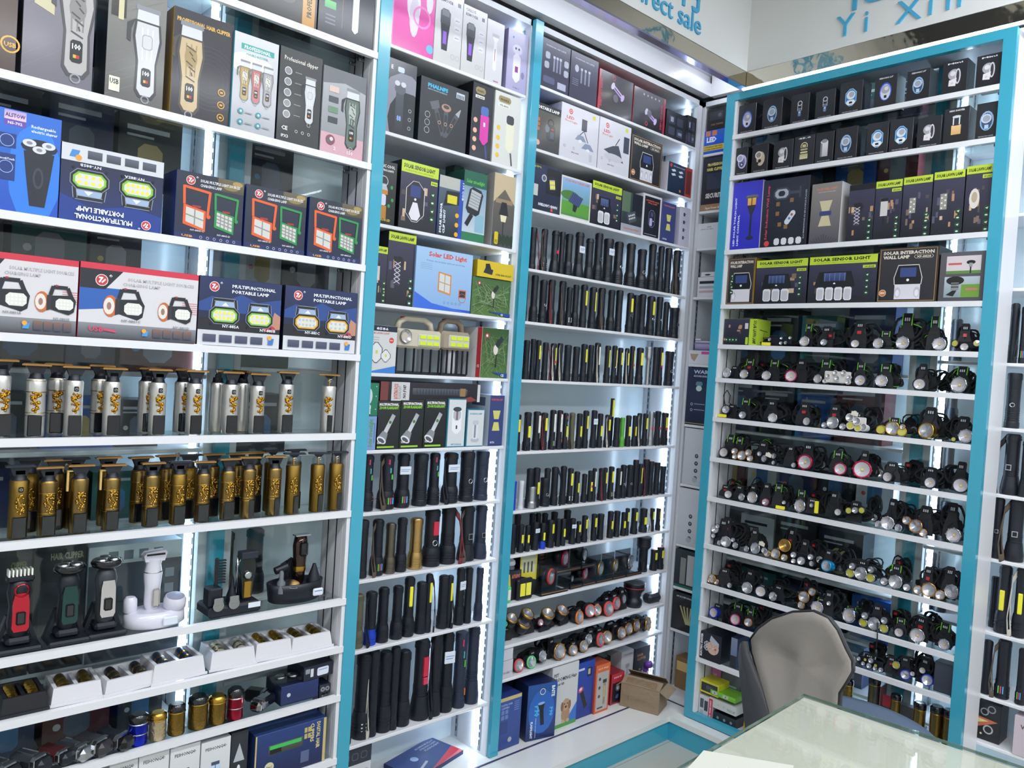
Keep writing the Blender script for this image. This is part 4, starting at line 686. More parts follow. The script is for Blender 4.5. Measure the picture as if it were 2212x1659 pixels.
def a_flood(A, k=0):
    A.r(0, 0, 1, 1, 'd2d1da', 'dcdae2').t('LED', .14, .74, .05, 'c84a44', .2).t('Flood Light', .1, .68, .035, 'c87a74', .32); A.at(.24, .88, .1).c(0, 0, .5, 'd04838').c(0, 0, .3, 'e8e4ea').c(0, 0, .18, 'd04838'); A.r(.82, .88, .9, .95, 'd8d040')
    if k == 0: A.r(.54, .6, .68, .82, '2c3444'); A.p([(.46, .5), (.6, .5), (.68, .4), (.38, .4)], '8a94ac').p([(.66, .38), (.8, .38), (.9, .27), (.56, .27)], '8a94ac').e(.52, .39, .05, .03, 'e8e8f0').e(.74, .26, .05, .03, 'e8e8f0').rr(.78, .06, .86, .2, 'c0c0cc').l(.61, .6, .5, .5, .015, '2a2c34').l(.61, .6, .73, .4, .015, '2a2c34')
    else: A.r(.78, .46, .96, .78, '3c4454'); A.p([(.44, .52), (.62, .56), (.8, .24), (.16, .4)], '4c505c').e(.48, .3, .3, .07, 'c8c8d0').l(.52, .54, .64, .7, .02, '2a2c34')
    [A.at(.12+.24*j, .22, .05).ring(0, 0, .5, '6a6a74', .2) for j in range(2)]; A.t('4H-10H', .3, .13, .02, '5a5a64', .2)
c(bC, ZC[1], 'b1', 1172, 590, 1390, 'white LED Flood Light carton showing two hanging lamps', 'b8b8c4', ar(a_flood))
c(bC, ZC[1], 'b1', 1394, 676, 1576, 'white LED Flood Light carton showing one big hanging lamp', 'b8b8c4', ar(a_flood, 1))
def a_inter(A, n=3, small=False):
    A.r(0, 0, 1, 1, '17171b', '35343a').r(.02, .02, .98, .98, 'b88a50').r(.03, .03, .97, .97, '26262a', '323236')
    A.t('SOLAR INTERACTION', .07, .88, .055, 'e4d8c8', .86, 'l', .05).t('WALL LAMP', .07, .8, .055, 'e4d8c8', .46, 'l', .05)
    if not small: A.rr(.6, .79, .92, .86, 'c8bca8', .4).rr(.61, .795, .91, .855, '26262a', .4).t('XF-8828', .76, .805, .035, 'e4d8c8', .24, 'c')
    p = A.at(.52, .36, .7); p.p([(-.36, .12), (-.26, .46), (.26, .46), (.36, .12), (.34, -.06), (-.34, -.06)], 'd8d8d8').p([(-.34, .12), (-.25, .44), (.25, .44), (.34, .12), (.32, -.06), (-.32, -.06)], '16171b').r(-.2, .14, .2, .38, '3a4a80').c(0, .06, .035, 'f0f0f0').r(-.32, -.44, .32, -.05, 'dcd8e0')
    for k in range(n): a = -.24+.48*k/max(1, n-1); p.e(a, -.26, .08, .14, 'c4c0cc').e(a, -.28, .05, .09, 'eae6ee')
    if small: i_icons(A.at(.17, .62, .48))
    else: A.at(.1, .17, .13).c(0, 0, .5, 'e8dcc8').c(0, 0, .44, 'c8742c').t('28W', 0, -.12, .26, 'f4ece0', .7, 'c')
c(bC, ZC[1], 'b1', 1580, 776, 1758, 'black wall lamp carton with thin bronze border and three bulbs, second shelf down', '15161a', ar(a_inter, 3))
def a_wred(A): A.r(0, 0, .72, 1, '1d2c44', '2a3c58').r(.72, 0, 1, 1, 'b84038').r(.76, .1, .96, .9, '702c30'); [A.p([(.12+.3*(j % 2), .62+.14*(j//2)), (.26+.3*(j % 2), .66+.14*(j//2)), (.32+.3*(j % 2), .6+.14*(j//2)), (.18+.3*(j % 2), .56+.14*(j//2))], 'd8dce8') for j in range(4)]; A.at(.1, .9, .12).c(0, 0, .5, 'd84838'); A.t('LED Solar Street Light', .2, .88, .035, 'c8d0dc', .48); A.at(.52, .12, .1).c(0, 0, .5, 'd87834')
c(bC, ZC[1], 'b1', 1794, 937, 1932, 'small navy, white and red carton by the light strip, second shelf down', 'c8c4cc', a_wred, d=.1)
def a_hand(A): A.r(0, 0, 1, 1, '1c2236', '283050').r(.5, .4, .98, .96, '16181f'); p = A.at(.7, .62, .42, 10); p.rr(-.4, -.4, .3, .4, '20242c').r(-.2, -.25, .2, .25, 'b8b49c'); [p.r(-.17+.13*(j % 3), -.2+.22*(j//3), -.07+.13*(j % 3), -.04+.22*(j//3), 'f0e85c') for j in range(6)]; A.at(.42, .72, .16).c(0, 0, .5, 'c8ccd4').c(0, 0, .35, '5c6070'); A.r(.0, .3, .24, .55, 'c8c8c0').t('HAND LANTERN', .9, .16, .055, 'e4e8f0', .62, 'l', .04, 180).t('Really Big', .3, .95, .04, 'c8c03c', .24, 'l', .02, 180); A.at(.72, .06, .08).c(0, 0, .5, 'd04838')
c(bC, ZC[2], 'b1', 985, 937, 1173, 'dark HAND LANTERN carton placed upside down beside the teal post', '161a2a', a_hand)
def a_lawn2(A): A.r(0, 0, 1, 1, 'd8d4d0').r(.04, .04, .96, .96, '4c8a3c', '8ab4e4').e(.3, .55, .3, .12, '4c7a3c').t('SOLAR WIND TURBINE LAMP', .12, .88, .05, 'd87838', .8, 'l', .03); A.r(.04, .1, .96, .4, '5c9a3c'); p = A.at(.5, .5, .55, -14); p.p([(-.45, -.3), (.3, -.3), (.45, .2), (-.3, .2)], '33406c'); [p.l(-.4+.1*j, -.28, -.28+.1*j, .18, .012, '7a88b4') for j in range(8)]; p.p([(-.1, -.3), (.2, -.3), (.16, -.6), (-.04, -.6)], '2a2c30')
c(bC, ZC[2], 'b1', 1170, 1016, 1346, 'white framed carton with a blue tilted solar panel on grass', 'd4d0cc', a_lawn2)
c(bC, ZC[2], 'b1', 1352, 1047, 1522, 'small lime topped SOLAR SENSOR LIGHT carton with two lamps, right of the post', '101216', ar(a_sens, 2, .34, 'XF-8099'))
def a_spot(A): A.r(0, 0, 1, 1, '1d232c', '3c4c44').r(0, 0, 1, .2, 'a0a4b0').r(0, .5, .4, 1, '5c7058').r(.5, .45, 1, 1, '1a1e2a'); p = A.at(.5, .42, .5, 20); p.p([(-.3, -.3), (.3, -.3), (.35, .2), (-.35, .2)], '4c505a'); [p.c(-.2+.13*(j % 4), -.1+.15*(j//4), .05, 'd8d8d4', 7) for j in range(8)]; A.t('Garden spotlight', .1, .08, .04, 'd0845c', .8)
c(bC, ZC[2], 'b1', 1526, 1108, 1644, 'dark carton with a many-lens garden spotlight and pale foot', '15181e', a_spot)
def a_secb(A): A.r(0, 0, 1, 1, 'd4d0d6').r(.08, .03, .92, .95, '191a26').t('INTEGRATED SOLAR', .5, .84, .03, 'd0684c', .7, 'c').t('WALL LAMP', .5, .79, .03, 'd0684c', .5, 'c'); A.at(.5, .45, .5).rr(-.24, -.4, .24, .4, '8a8c9c', .3).rr(-.22, -.38, .22, .38, '22243a', .3).r(-.1, .1, .1, .3, '4a5070').rr(-.16, -.34, .04, .02, 'b8b0dc').c(.12, -.1, .03, 'f0f0f0'); A.r(.14, .07, .8, .08, 'b8b8c8')
c(bC, ZC[2], 'b1', 1648, 1122, 1755, 'narrow white edged carton with a lilac wall lamp on black', 'd4d0d6', a_secb)
c(bC, ZC[2], 'b1', 1758, 1172, 1838, 'purple grey solar wall light carton with yellow beams, in the shelving near corner', '3c4468', ar(a_xf, 'd0785c'))
c(bC, ZC[2], 'b1', 1864, 1202, 1926, 'slim white carton with four small tool outlines, next to the light strip', 'bcbcd0', lambda A: (A.r(0, 0, 1, 1, 'cccadc'), [A.at(.4, .82-.2*j, .1).rr(-.4, -.5, .4, .4, '3c4050').l(.4, 0, .9, .2, .15, '7a7c90') for j in range(4)]), d=.11)
# cartons standing on the ledge right of the post
def a_dclip(A): A.r(0, 0, 1, 1, '2c4488', '38549c').r(0, .93, 1, 1, 'c8b878').t('DIGITAL HAIR', .1, .84, .035, '9fb0d8', .5).t('CLIPPERS', .1, .78, .035, '9fb0d8', .36); [A.r(.12+.17*(j % 2), .58+.1*(j//2), .25+.17*(j % 2), .66+.1*(j//2), '6a80b8') for j in range(4)]; A.r(.1, .3, .42, .54, '2a3f80'); [A.r(.68, .7+.04*j, .9, .72+.04*j, '6a80b8') for j in range(5)]; A.at(.55, .16, .1).c(0, 0, .5, 'a8b0b8')
def a_p90(A): A.r(0, 0, 1, 1, '15295c', '2858a0').e(.5, .5, .45, .4, '2c64b8').t('P90', .26, .62, .15, '4ab0e8', .2, 'l', .05, 270).t('FLASHLIGHT', .14, .34, .07, 'e8eef8', .3, 'l', .04, 270).t('BAITE', .82, .94, .1, 'e0e8f4', .2, 'l', .05, 270).t('P90', .78, .55, .1, '4ab0e8', .16, 'l', .05, 270).t('CHARGING MULTIFUNCTION', .3, .4, .03, 'c8d8f0', .36, 'l', .02, 270); p = A.at(.5, .5, .5, 6); p.r(-.08, -.5, .08, .1, '15181f').p([(-.1, .1), (.1, .1), (.15, .3), (-.15, .3)], '20242c').e(0, .3, .15, .05, '8ab4e8'); A.at(.5, .86, .1).ring(0, 0, .6, 'e8e0a8', .2)
def a_pet(A):
    A.r(0, 0, 1, 1, 'c9c9c8', 'd8d8d8').p([(.5, 0), (1, 0), (1, .34)], '3a74c8').r(0, 0, 1, .06, '4c9a4c').t('PET', .06, .84, .05, '3a3e48', .18).t('GROOMING Hair', .04, .76, .055, '3a3e48', .9, 'l', .03).t('clipper kit', .06, .69, .045, '3a3e48', .4)
    p = A.at(.58, .26, .42); p.e(0, -.16, .24, .3, 'b08a6a').e(0, .2, .22, .24, 'c09a78').e(-.2, .16, .08, .18, '8a6448').e(.2, .16, .08, .18, '8a6448').c(-.08, .24, .03, '20180f').c(.08, .24, .03, '20180f').e(0, .12, .06, .045, '3a2a20').e(-.12, -.42, .09, .07, 'c8a888').e(.14, -.42, .09, .07, 'c8a888'); A.l(.08, .3, .2, .1, .02, '2a2a30')
def a_blue2(A): A.r(0, 0, 1, 1, '1c3488', '2848a8'); p = A.at(.4, .36, .5, 24); p.r(-.09, -.4, .09, .3, '15181f').e(0, .34, .14, .1, 'd84868').e(0, .36, .08, .05, 'e8e0f4'); A.at(.7, .8, .2).r(-.3, -.4, .3, .4, '1a2244').r(-.2, -.2, .1, .3, 'c8b89c'); A.r(.05, .86, .4, .9, 'd0d8e8')
def a_org(A): A.r(0, 0, 1, 1, 'd4582c', 'e07040').r(.1, .04, .92, .84, 'b8b4b0').t('HOT SALE', .5, .9, .03, 'f0d8c8', .7, 'c'); p = A.at(.66, .42, .6); p.r(-.06, -.45, .06, .3, '9a9080').r(-.1, .3, .1, .42, '3c3c40').r(-.03, -.2, .03, .2, 'd4b878'); [A.at(.3, .7-.18*j, .07).c(0, 0, .5, '4c4c50') for j in range(3)]; A.r(.2, .08, .6, .11, '3c3c40')
def a_redb(A): A.r(0, 0, 1, 1, 'a82034', 'c03044').r(.1, .05, .9, .7, '2a1c24').t('HOT', .5, .85, .05, 'f0e0e0', .6, 'c'); A.at(.55, .52, .24).c(0, 0, .5, '6a707c').c(0, 0, .3, 'c8ccd4'); A.at(.5, .25, .2).p([(-.4, -.3), (.3, -.4), (.4, .3), (-.2, .2)], '3a6aa8')
def a_vind(A, bg='c4c3c6', fg='8a8a90', tt='YINGMEI'): A.r(0, 0, 1, 1, bg).t(tt, .5, .9, .035, fg, .7, 'c'); p = A.at(.5, .48, .6); p.rr(-.06, -.42, .06, .2, 'a8a8ac').rr(-.12, .2, .12, .36, '98989e'); A.r(.3, .06, .7, .08, fg)
def a_hcb(A): A.r(0, 0, 1, 1, '20222c', '2a2e3c').t('HAIR', .14, .8, .06, 'b08858', .4).t('CLIPPER', .14, .71, .06, 'b08858', .6); [A.at(.35+.25*j, .35, .4).r(-.08, -.5, .08, .3, '5c5c64').r(-.08, .3, .08, .4, 'a89060') for j in range(2)]
c(bC, LT, 'b4', 992, 862, 1128, 'blue grey clipper carton at the foot of the teal post', '24387c', a_dclip, d=.1, dv=.0)
c(bC, LT, 'b4', 1075, 735, 1270, 'navy carton standing behind the blue grey clipper carton', '1a2a60', a_dk, d=.06, dv=.11)
c(bC, LT, 'b4', 1180, 790, 1327, 'navy P90 flashlight carton with white top on the ledge', '15204c', a_p90, d=.09, dv=-.02, yaw=-12)
c(bC, LT, 'b4', 1312, 672, 1470, 'white pet grooming clipper carton with a puppy picture', 'b0b0b4', a_pet, d=.11, dv=.0)
c(bC, LT, 'b4', 1462, 650, 1566, 'bright blue carton with a dark flashlight beside the puppy carton', '182c78', a_blue2, d=.09, dv=.01)
c(bC, LT, 'b4', 1572, 662, 1657, 'orange trimmer carton standing on the ledge', 'b84c28', a_org, d=.07, dv=.0)
c(bC, LT, 'b4', 1664, 715, 1740, 'small red carton right of the orange one', '8c1c2c', a_redb, d=.08, dv=.015)
c(bC, LT, 'b4', 1618, 612, 1722, 'wide black carton standing behind the red and orange cartons', '17181e', lambda A: (A.r(0, 0, 1, 1, '1a1b20'), A.t('HW-TB', .5, .8, .04, 'b8b8c0', .5, 'c')), d=.06, dv=.12)
c(bC, LT, 'b4', 1724, 580, 1800, 'tall white trimmer carton near the corner on the ledge', 'b4b4b8', a_vind, d=.08, dv=.06)
c(bC, LT, 'b4', 1806, 560, 1895, 'dark HAIR CLIPPER carton beside the tall white one', '14161f', a_hcb, d=.09, dv=.05)
c(bC, LT, 'b4', 1900, 600, 1945, 'thin pale carton in the corner behind the cardboard box', 'a8a8b8', ar(a_vind, 'a8a8b8'), d=.08, dv=.05)
zs = ZC[11]
c(bC, zs, 'b4', 995, 640, 1075, 'small white box with a grey print, lower of two beside the teal post', 'c0bfcc', lambda A: (A.r(0, 0, 1, 1, 'cfcdd6'), A.t('YINGMEI T1', .6, .25, .12, '8a8896', .7, 'c')), d=.08)
zt = bC.hit(*V('b4', 995, 640), .006)[1]-zs
c(bC, zs, 'b4', 998, 568, 1076, 'small plain white box, upper of two beside the teal post', 'c4c2cc', lambda A: A.r(0, 0, 1, 1, 'd3d1da'), d=.08, zb=max(zt, .02)+.001)
# ---------------------------------------------------------------- cartons, right cabinet
D0 = [(335, 668, 470, 0, 0, 'blue oval'), (512, 655, 640, 1, 0, 'pale blue round'), (697, 627, 815, 2, 1, 'slim dark upright'), (857, 602, 985, 2, 0, 'slim silver upright'), (1017, 547, 1165, 3, 0, 'bright blue square'),
      (1243, 507, 1390, 0, 0, 'silver and blue'), (1454, 472, 1605, 1, 0, 'blue round headed'), (1687, 412, 1850, 4, 0, 'pink metal egg'), (1908, 372, 2078, 4, 0, 'pink metal egg')]
for i, (xl, yt, xr, k, st, n) in enumerate(D0):
    ttl = 'FEIHONG 2.8"' if i in (5, 6) else ('Mini' if i > 6 else None)
    c(bD, ZD[0], 'd1', xl, yt, xr, 'black %s shaver carton, %s from left on the top shelf of right cabinet' % (n, ('first', 'second', 'third', 'fourth', 'fifth', 'sixth', 'seventh', 'eighth', 'ninth')[i]), '14151a', ar(mini, k, st, ttl), d=.07, dv=.012)
D1 = [(307, 975, 413, 5, 1, 'lilac'), (442, 950, 547, 6, 1, 'beige'), (582, 925, 710, 4, 1, 'white'), (717, 897, 850, 7, 0, 'brass'), (856, 872, 976, 8, 1, 'tall silver'), (987, 843, 1130, 1, 1, 'pale blue'), (1192, 812, 1333, 3, 0, 'blue square'),
      (1342, 787, 1495, 3, 0, 'blue square'), (1522, 775, 1680, 4, 0, 'pink metal'), (1697, 717, 1862, 9, 0, 'golden jar'), (1908, 682, 2060, 1, 0, 'blue egg')]
for i, (xl, yt, xr, k, st, n) in enumerate(D1):
    c(bD, ZD[1], 'd1', xl, yt, xr, 'black %s shaver carton, %s from left on the second shelf of right cabinet' % (n, ('first', 'second', 'third', 'fourth', 'fifth', 'sixth', 'seventh', 'eighth', 'ninth', 'tenth', 'eleventh')[i]), '15161b', ar(mini, k, st, {9: 'MINI SHAVER', 3: '45.0'}.get(i)), d=.07, dv=.012)
def a_torch(A): A.r(0, 0, 1, 1, '2a2ab8', '3434c8').t('LED SOLAR TORCH LIGHT', .14, .06, .055, 'e0e4f8', .72, 'l', .04, 90).t('LIGHT CONTROL', .27, .06, .055, 'e0e4f8', .46, 'l', .04, 90); p = A.at(.66, .48, .75); p.e(0, .38, .15, .05, '50525c').r(-.12, .38, .12, .42, '6a6c74').r(-.09, .22, .09, .36, 'e8a048', 'f0c060').r(-.01, .22, .01, .36, '4a3418').p([(-.1, .22), (.1, .22), (.03, .04), (-.03, .04)], '22243a').r(-.022, -.4, .022, .05, '22243a').e(0, -.42, .08, .04, '22243a')
def a_sind(A): A.r(0, 0, 1, 1, '141824', '20263a').t('Solar Induction Wall Lamp', .13, .12, .05, 'e0485c', .8, 'l', .02, 90).t('ILLUMINATION IN MULTIPLE PLACES', .95, .1, .025, 'b8bcc8', .7, 'l', .02, 90); p = A.at(.48, .78, .26); p.rr(-.7, -.35, .3, .35, '3c4250', .3).rr(-.6, -.25, .2, .25, 'aab0bc', .3).rr(-.4, -.15, 0, .15, '232834', .3).r(.3, -.08, .9, .08, '3c4250').r(.85, -.3, .95, .3, '3c4250'); A.at(.62, .42, .16, -35).rr(-.25, -.7, .25, .7, 'd4dae4', .3).c(0, .3, .12, 'c84848').c(0, -.1, .12, '4a80c8'); [A.rr(.3+.16*j, .03, .42+.16*j, .13, 'e0e2e8', .25) for j in range(4)]; [A.r(x, y, x+.08, y+.06, '8a6a3c') for x, y in ((.3, .6), (.6, .64), (.36, .3), (.5, .26), (.3, .46))]; A.at(.14, .06, .07).c(0, 0, .6, 'd84848')
def a_wall(A): A.r(0, 0, 1, 1, '54525a', '8a8480').t('SOLAR WALL LIGHT', .5, .89, .035, 'd8845c', .7, 'c', .03).t('outdoor gentle and warm light', .5, .85, .018, 'd8d4d0', .6, 'c', 0); p = A.at(.5, .5, .5); p.p([(-.12, .08), (.12, .08), (.22, .42), (-.22, .42)], 'cfc4a0').p([(-.12, -.08), (.12, -.08), (.22, -.42), (-.22, -.42)], 'cfc4a0').r(-.2, -.07, .2, .07, '3a4478'); [A.l(.5+.05*j, .0, .5+.09*j, .16-.01*abs(j)*2, .012, '232228') for j in range(-5, 6)]
c(bD, ZD[2], 'd1', 277, 1205, 513, 'royal blue LED SOLAR TORCH LIGHT carton beside the left teal frame', 'b8b4d0', a_torch, d=.1, dv=.012)
c(bD, ZD[2], 'd1', 520, 1182, 820, 'black carton of an induction wall lamp with a white remote', '14161e', a_sind, d=.1, dv=.014)
c(bD, ZD[2], 'd1', 832, 1207, 1030, 'grey SOLAR WALL LIGHT carton with warm beams up and down', 'c4c0c0', a_wall, d=.09, dv=.012)
c(bD, ZD[2], 'd1', 1076, 1212, 1246, 'black lawn lamp carton without header, showing a latticed lamp', '14151a', ar(a_lawn, 0, False, '', 21), dv=.012)
for i, (xl, yt, xr, k, n) in enumerate(((1250, 1188, 1424, 1, 'first'), (1430, 1161, 1622, 2, 'second'), (1630, 1127, 1834, 2, 'third'), (1842, 1088, 2036, 3, 'fourth'))):
    c(bD, ZD[2], 'd1', xl, yt, xr, 'tall black carton with lime SOLAR LAWN LAMP header, %s of four from the left' % n, '14151a', ar(a_lawn, k, True, ('XF-2960', '', '', 'XF-2963')[i], 22+i), dv=.012, gloss=True)
c(bD, ZD[3], 'd2', 252, 362, 462, 'small SOLAR INTERACTION WALL LAMP carton with gold lines at the left frame', 'a8802c', ar(a_inter, 1, True), d=.08, dv=.012)
c(bD, ZD[3], 'd2', 470, 373, 806, 'lime topped SOLAR SENSOR LIGHT carton with three lamps, in the right cabinet', '101216', ar(a_sens, 3, .5, 'XF-8076'), dv=.012, gloss=True)
c(bD, ZD[3], 'd2', 816, 351, 1262, 'widest lime topped SOLAR SENSOR LIGHT carton with four lamps', '101216', ar(a_sens, 4, .6, 'XF-8088', True), dv=.012)
c(bD, ZD[3], 'd2', 1272, 296, 1662, 'large bronze bordered SOLAR INTERACTION WALL LAMP carton marked 28W', '3a2c24', ar(a_inter, 2), dv=.012, d=.12)
def a_path(A): A.r(0, 0, 1, 1, '4c4a50', '5c5a60').r(.14, .6, .9, .92, 'd8ccd0').r(.14, .56, .9, .62, '5f8a44').r(.18, .74, .48, .78, 'c85c5c').r(.12, .08, .9, .5, '8a9aa0', 'b8c4cc').r(.5, .08, .9, .34, '6f9a3c').r(.6, .22, .86, .26, 'c8786c'); p = A.at(.68, .72, .26); p.e(0, .25, .32, .16, '1d1f24').r(-.12, -.1, .12, .2, '9a9a9a').r(-.05, -.6, .05, -.1, '1d1f24'); p = A.at(.36, .3, .4); p.e(0, .3, .42, .22, '1b1c22').r(-.18, -.18, .18, .2, '8a8c90').r(-.18, -.05, .18, 0, '24262c').r(-.18, .1, .18, .15, '24262c').p([(-.1, -.2), (.1, -.2), (-.05, -.5), (-.4, -.42)], '1b1c22')
c(bD, ZD[3], 'd2', 1672, 322, 1972, 'grey carton with two photos of garden path lamps, next to the 28W carton', '4c4a50', a_path, dv=.012)
def a_llie(A): bokeh(A, 0, 1, 12, '1a1a26'); A.r(.78, 0, 1, 1, 'b8d43c').t('SOLAR LAWN LAMP', .9, .94, .09, '20240f', .9, 'l', .04, 270); A.r(.62, .62, .74, .84, 'd8d0d8').r(.6, .6, .64, .86, '20222a'); [A.rr(.06+.1*j, .1, .14+.1*j, .28, '1f4a30').c(.1+.1*j, .19, .02, 'c8e8c8') for j in range(4)]; A.rr(.68, .02, .76, .3, 'b8d43c')
c(bD, ZD[4], 'd2', 217, 752, 474, 'lawn lamp carton lying on its side with bright lime end face', 'a4c034', a_llie, d=.1, dv=.012, sart=lambda A: (A.r(0, 0, 1, 1, 'b4cf3c'), A.l(.2, .6, .8, .55, .03, '3a4418'), A.t('SOLAR LAWN LAMP', .5, .5, .06, '2a3010', .45, 'l', .02, 270)))
def a_eshr(A): A.r(0, 0, 1, 1, '14161f', '1c2030').t('ELECTRIC SHAVER', .1, .08, .09, 'f0f0f4', .84, 'l', .04, 90); [A.at(.3+.06*math.cos(k*1.256), .52+.12*math.sin(k*1.256), .16).c(0, 0, .4, 'c8ccd8').c(0, 0, .24, '50545f') for k in range(5)]; A.at(.62, .5, .5).c(0, 0, .5, 'd4b4a4').c(0, 0, .1, 'f0dcd0').l(-.4, -.2, .4, .3, .03, '9a8478').l(-.3, .4, .3, -.4, .03, '9a8478').c(.22, -.05, .08, 'c84040'); A.p([(.44, .74), (.9, .6), (.9, .72), (.5, .95)], 'b4bac8')
c(bD, ZD[12], 'n4', 520, 600, 760, 'black ELECTRIC SHAVER carton beside the teal frame, left of the chair', '14161f', a_eshr, d=.11, dv=.001)
c(bD, ZD[12], 'n4', 832, 680, 880, 'narrow blue and grey carton half hidden by the chair back', '2c3a58', lambda A: (A.r(0, 0, 1, 1, '3c5480', '8a94ac'), A.r(0, 0, 1, .4, '20222c')), d=.08, dv=.02)
zb_ = LT+.004+.0165
def a_led1(A): A.r(0, 0, .72, 1, 'cfcbd0').r(.72, 0, 1, 1, 'c83050').r(.08, .4, .34, .85, '4c5058').r(.4, .3, .66, .8, '3c4048').t('LED WORK LIGHT', .9, .06, .1, 'f4e4e8', .85, 'l', .04, 90); [A.r(.1, .1+.07*j, .34, .13+.07*j, '9a9aa0') for j in range(3)]
def a_yel(A): A.r(0, 0, 1, 1, 'd4cc2c').r(.05, .14, .95, .84, '1c1e26').r(.3, .2, .9, .75, '2c3040'); A.at(.5, .5, .5).c(-.3, 0, .25, '5c606c').c(.3, 0, .25, '5c606c').c(-.3, 0, .12, '20222a').c(.3, 0, .12, '20222a')
def a_grn(A): A.r(0, 0, 1, 1, '6fb42c', '84c83c').rr(.06, .2, .28, .8, 'c4c8cc', .2).rr(.5, .2, .72, .8, 'c4c8cc', .2); A.at(.17, .5, .5).c(0, 0, .3, '50545c'); A.at(.61, .5, .5).c(0, 0, .3, '50545c')
c(bD, zb_, 'n4', 495, 1065, 694, 'white and crimson work light carton in the cabinet bottom corner', 'c8c4c8', a_led1, d=.09, dv=.021)
zt = bD.hit(*V('n4', 495, 1065), -.004)[1]-zb_
c(bD, zb_, 'n4', 540, 965, 738, 'small yellow and black lamp carton resting on the white and crimson one', 'd0c82c', a_yel, d=.09, dv=.023, zb=zt+.001)
c(bD, zb_, 'n4', 697, 1232, 864, 'dark carton with lens pictures at the bottom of the stack by the chair', '14161c', lambda A: (A.r(0, 0, 1, 1, '1c2028'), [A.at(.2+.3*j, .5, .5).c(0, 0, .3, '8a8c94') for j in range(3)]), d=.09, dv=.021)
z2 = bD.hit(*V('n4', 697, 1232), -.004)[1]-zb_
c(bD, zb_, 'n4', 665, 1128, 868, 'plain white carton in the middle of the stack by the chair', 'c4c6c0', lambda A: (A.r(0, 0, 1, 1, 'cfd0cc'), A.at(.35, .5, .5).c(0, 0, .15, '8ac04c'), A.at(.55, .5, .5).c(0, 0, .15, '8ac04c'), A.t('WORKING LAMP', .82, .2, .3, '9a9c98', .3, 'c')), d=.09, dv=.021, zb=z2+.001)
z3 = bD.hit(*V('n4', 665, 1128), -.006)[1]-zb_
c(bD, zb_, 'n4', 675, 1072, 862, 'bright green lamp carton on top of the stack by the chair', '6fa82c', a_grn, d=.09, dv=.022, zb=max(z3, z2+.03)+.001)
c(bD, zb_, 'n4', 612, 866, 757, 'pink hair tool carton standing behind the yellow one', 'b04a8c', lambda A: (A.r(0, 0, 1, 1, 'b8609c', 'c87ab0'), A.t('lady', .2, .8, .08, 'e0c0d8', .4), A.r(.1, .6, .8, .63, 'e0c0d8'), A.r(.1, .5, .7, .53, 'e0c0d8')), d=.03, dv=.1)
c(bD, zb_, 'n4', 760, 930, 905, 'translucent dark plastic case behind the green carton', '3a4048', lambda A: (A.r(0, 0, 1, 1, '454c56', '59616c'), A.r(.1, .7, .8, .74, '9aa4b0')), d=.03, dv=.1)
c(bD, ZD[11], 'h7', 1522, 190, 1816, 'clear grey plastic case on the shelf above the dark canisters, right end', '2c303a', lambda A: A.r(0, 0, 1, 1, '30343f', '4a505c'), d=.1, dv=.02)
# corner bay
def a_led(A): A.r(0, 0, 1, 1, '1c50c0', '2860d0').r(0, .12, 1, .36, 'cfb43c').t('LED', .12, .5, .2, 'eef2fa', .5, 'l', .06).t('LITHIUM BATTERY HIGH', .04, .26, .05, '20242c', .9).t('POWER SEARCHLIGHT', .04, .16, .05, '20242c', .9); [A.rr(.06+.32*j, .76, .3+.32*j, .98, ('d07a5c', 'c87858', '3c60a8')[j], .1) for j in range(3)]
c(bN, ZN[0], 'n1', 790, 1020, 1030, 'blue LED searchlight carton with yellow band in the corner shelving', '1c4aa8', a_led, d=.12)
zt = bN.hit(*V('n1', 790, 1020), .006)[1]-ZN[0]
c(bN, ZN[0], 'n1', 828, 700, 1040, 'black hair trimmer carton standing on the blue LED carton', '16171d', lambda A: (A.r(0, 0, 1, 1, '1b1c22'), A.r(.15, .45, .9, .85, '33363f'), A.c(.72, .66, .1, '5a5e68'), A.t('HAIR TRIMMER', .25, .2, .08, '8a6a50', .7)), zb=zt+.001, d=.12)
def a_phc(A): A.r(0, 0, 1, 1, '15171f', '1d2130').t('PROFESSIONAL', .2, .84, .05, 'd8cc6c', .75, 'l', .05).t('HAIR CLIPPER', .18, .75, .05, 'd8cc6c', .7, 'l', .05).t('SECURITY', .18, .24, .08, 'dcd8d4', .8, 'l', .05).r(0, 0, 1, .12, '9a7a5c').t('Super Power Enjoy', .2, .03, .04, 'e8dcc8', .75).r(.2, .4, .8, .7, '2c3448')
c(bN, ZN[1], 'n1', 775, 1345, 1060, 'black PROFESSIONAL HAIR CLIPPER carton in the corner shelving with brown foot', '14151a', a_phc, d=.12)
c(bN, ZN[2], 'n2', 612, 350, 800, 'blank white carton with tiny grey print in the corner shelving', 'c8ccd2', lambda A: (A.r(0, 0, 1, 1, 'd6d8dc'), A.t('0008', .45, .82, .05, '7a7c84', .2), A.t('00707 010 0809', .16, .74, .04, '7a7c84', .6)), d=.12)
c(bN, ZN[3], 'n2', 615, 826, 770, 'white carton with black, grey and pink bars in the corner shelving', 'cfd0d6', lambda A: (A.r(0, 0, 1, 1, 'dddce2'), A.r(.1, .66, 1, .8, '2c303c'), A.r(.1, .42, 1, .54, 'a8b0bc'), A.r(.1, .2, 1, .32, 'c8a8b0')), d=.12)
zt = bN.hit(*V('n2', 615, 826), .006)[1]-ZN[3]
c(bN, ZN[3], 'n2', 642, 790, 775, 'thin white carton lying on the barred white carton', 'd4d6dc', lambda A: (A.r(0, 0, 1, 1, 'e0e0e4'), A.e(.45, .4, .2, .2, '3a3c44')), zb=zt+.001, d=.11)
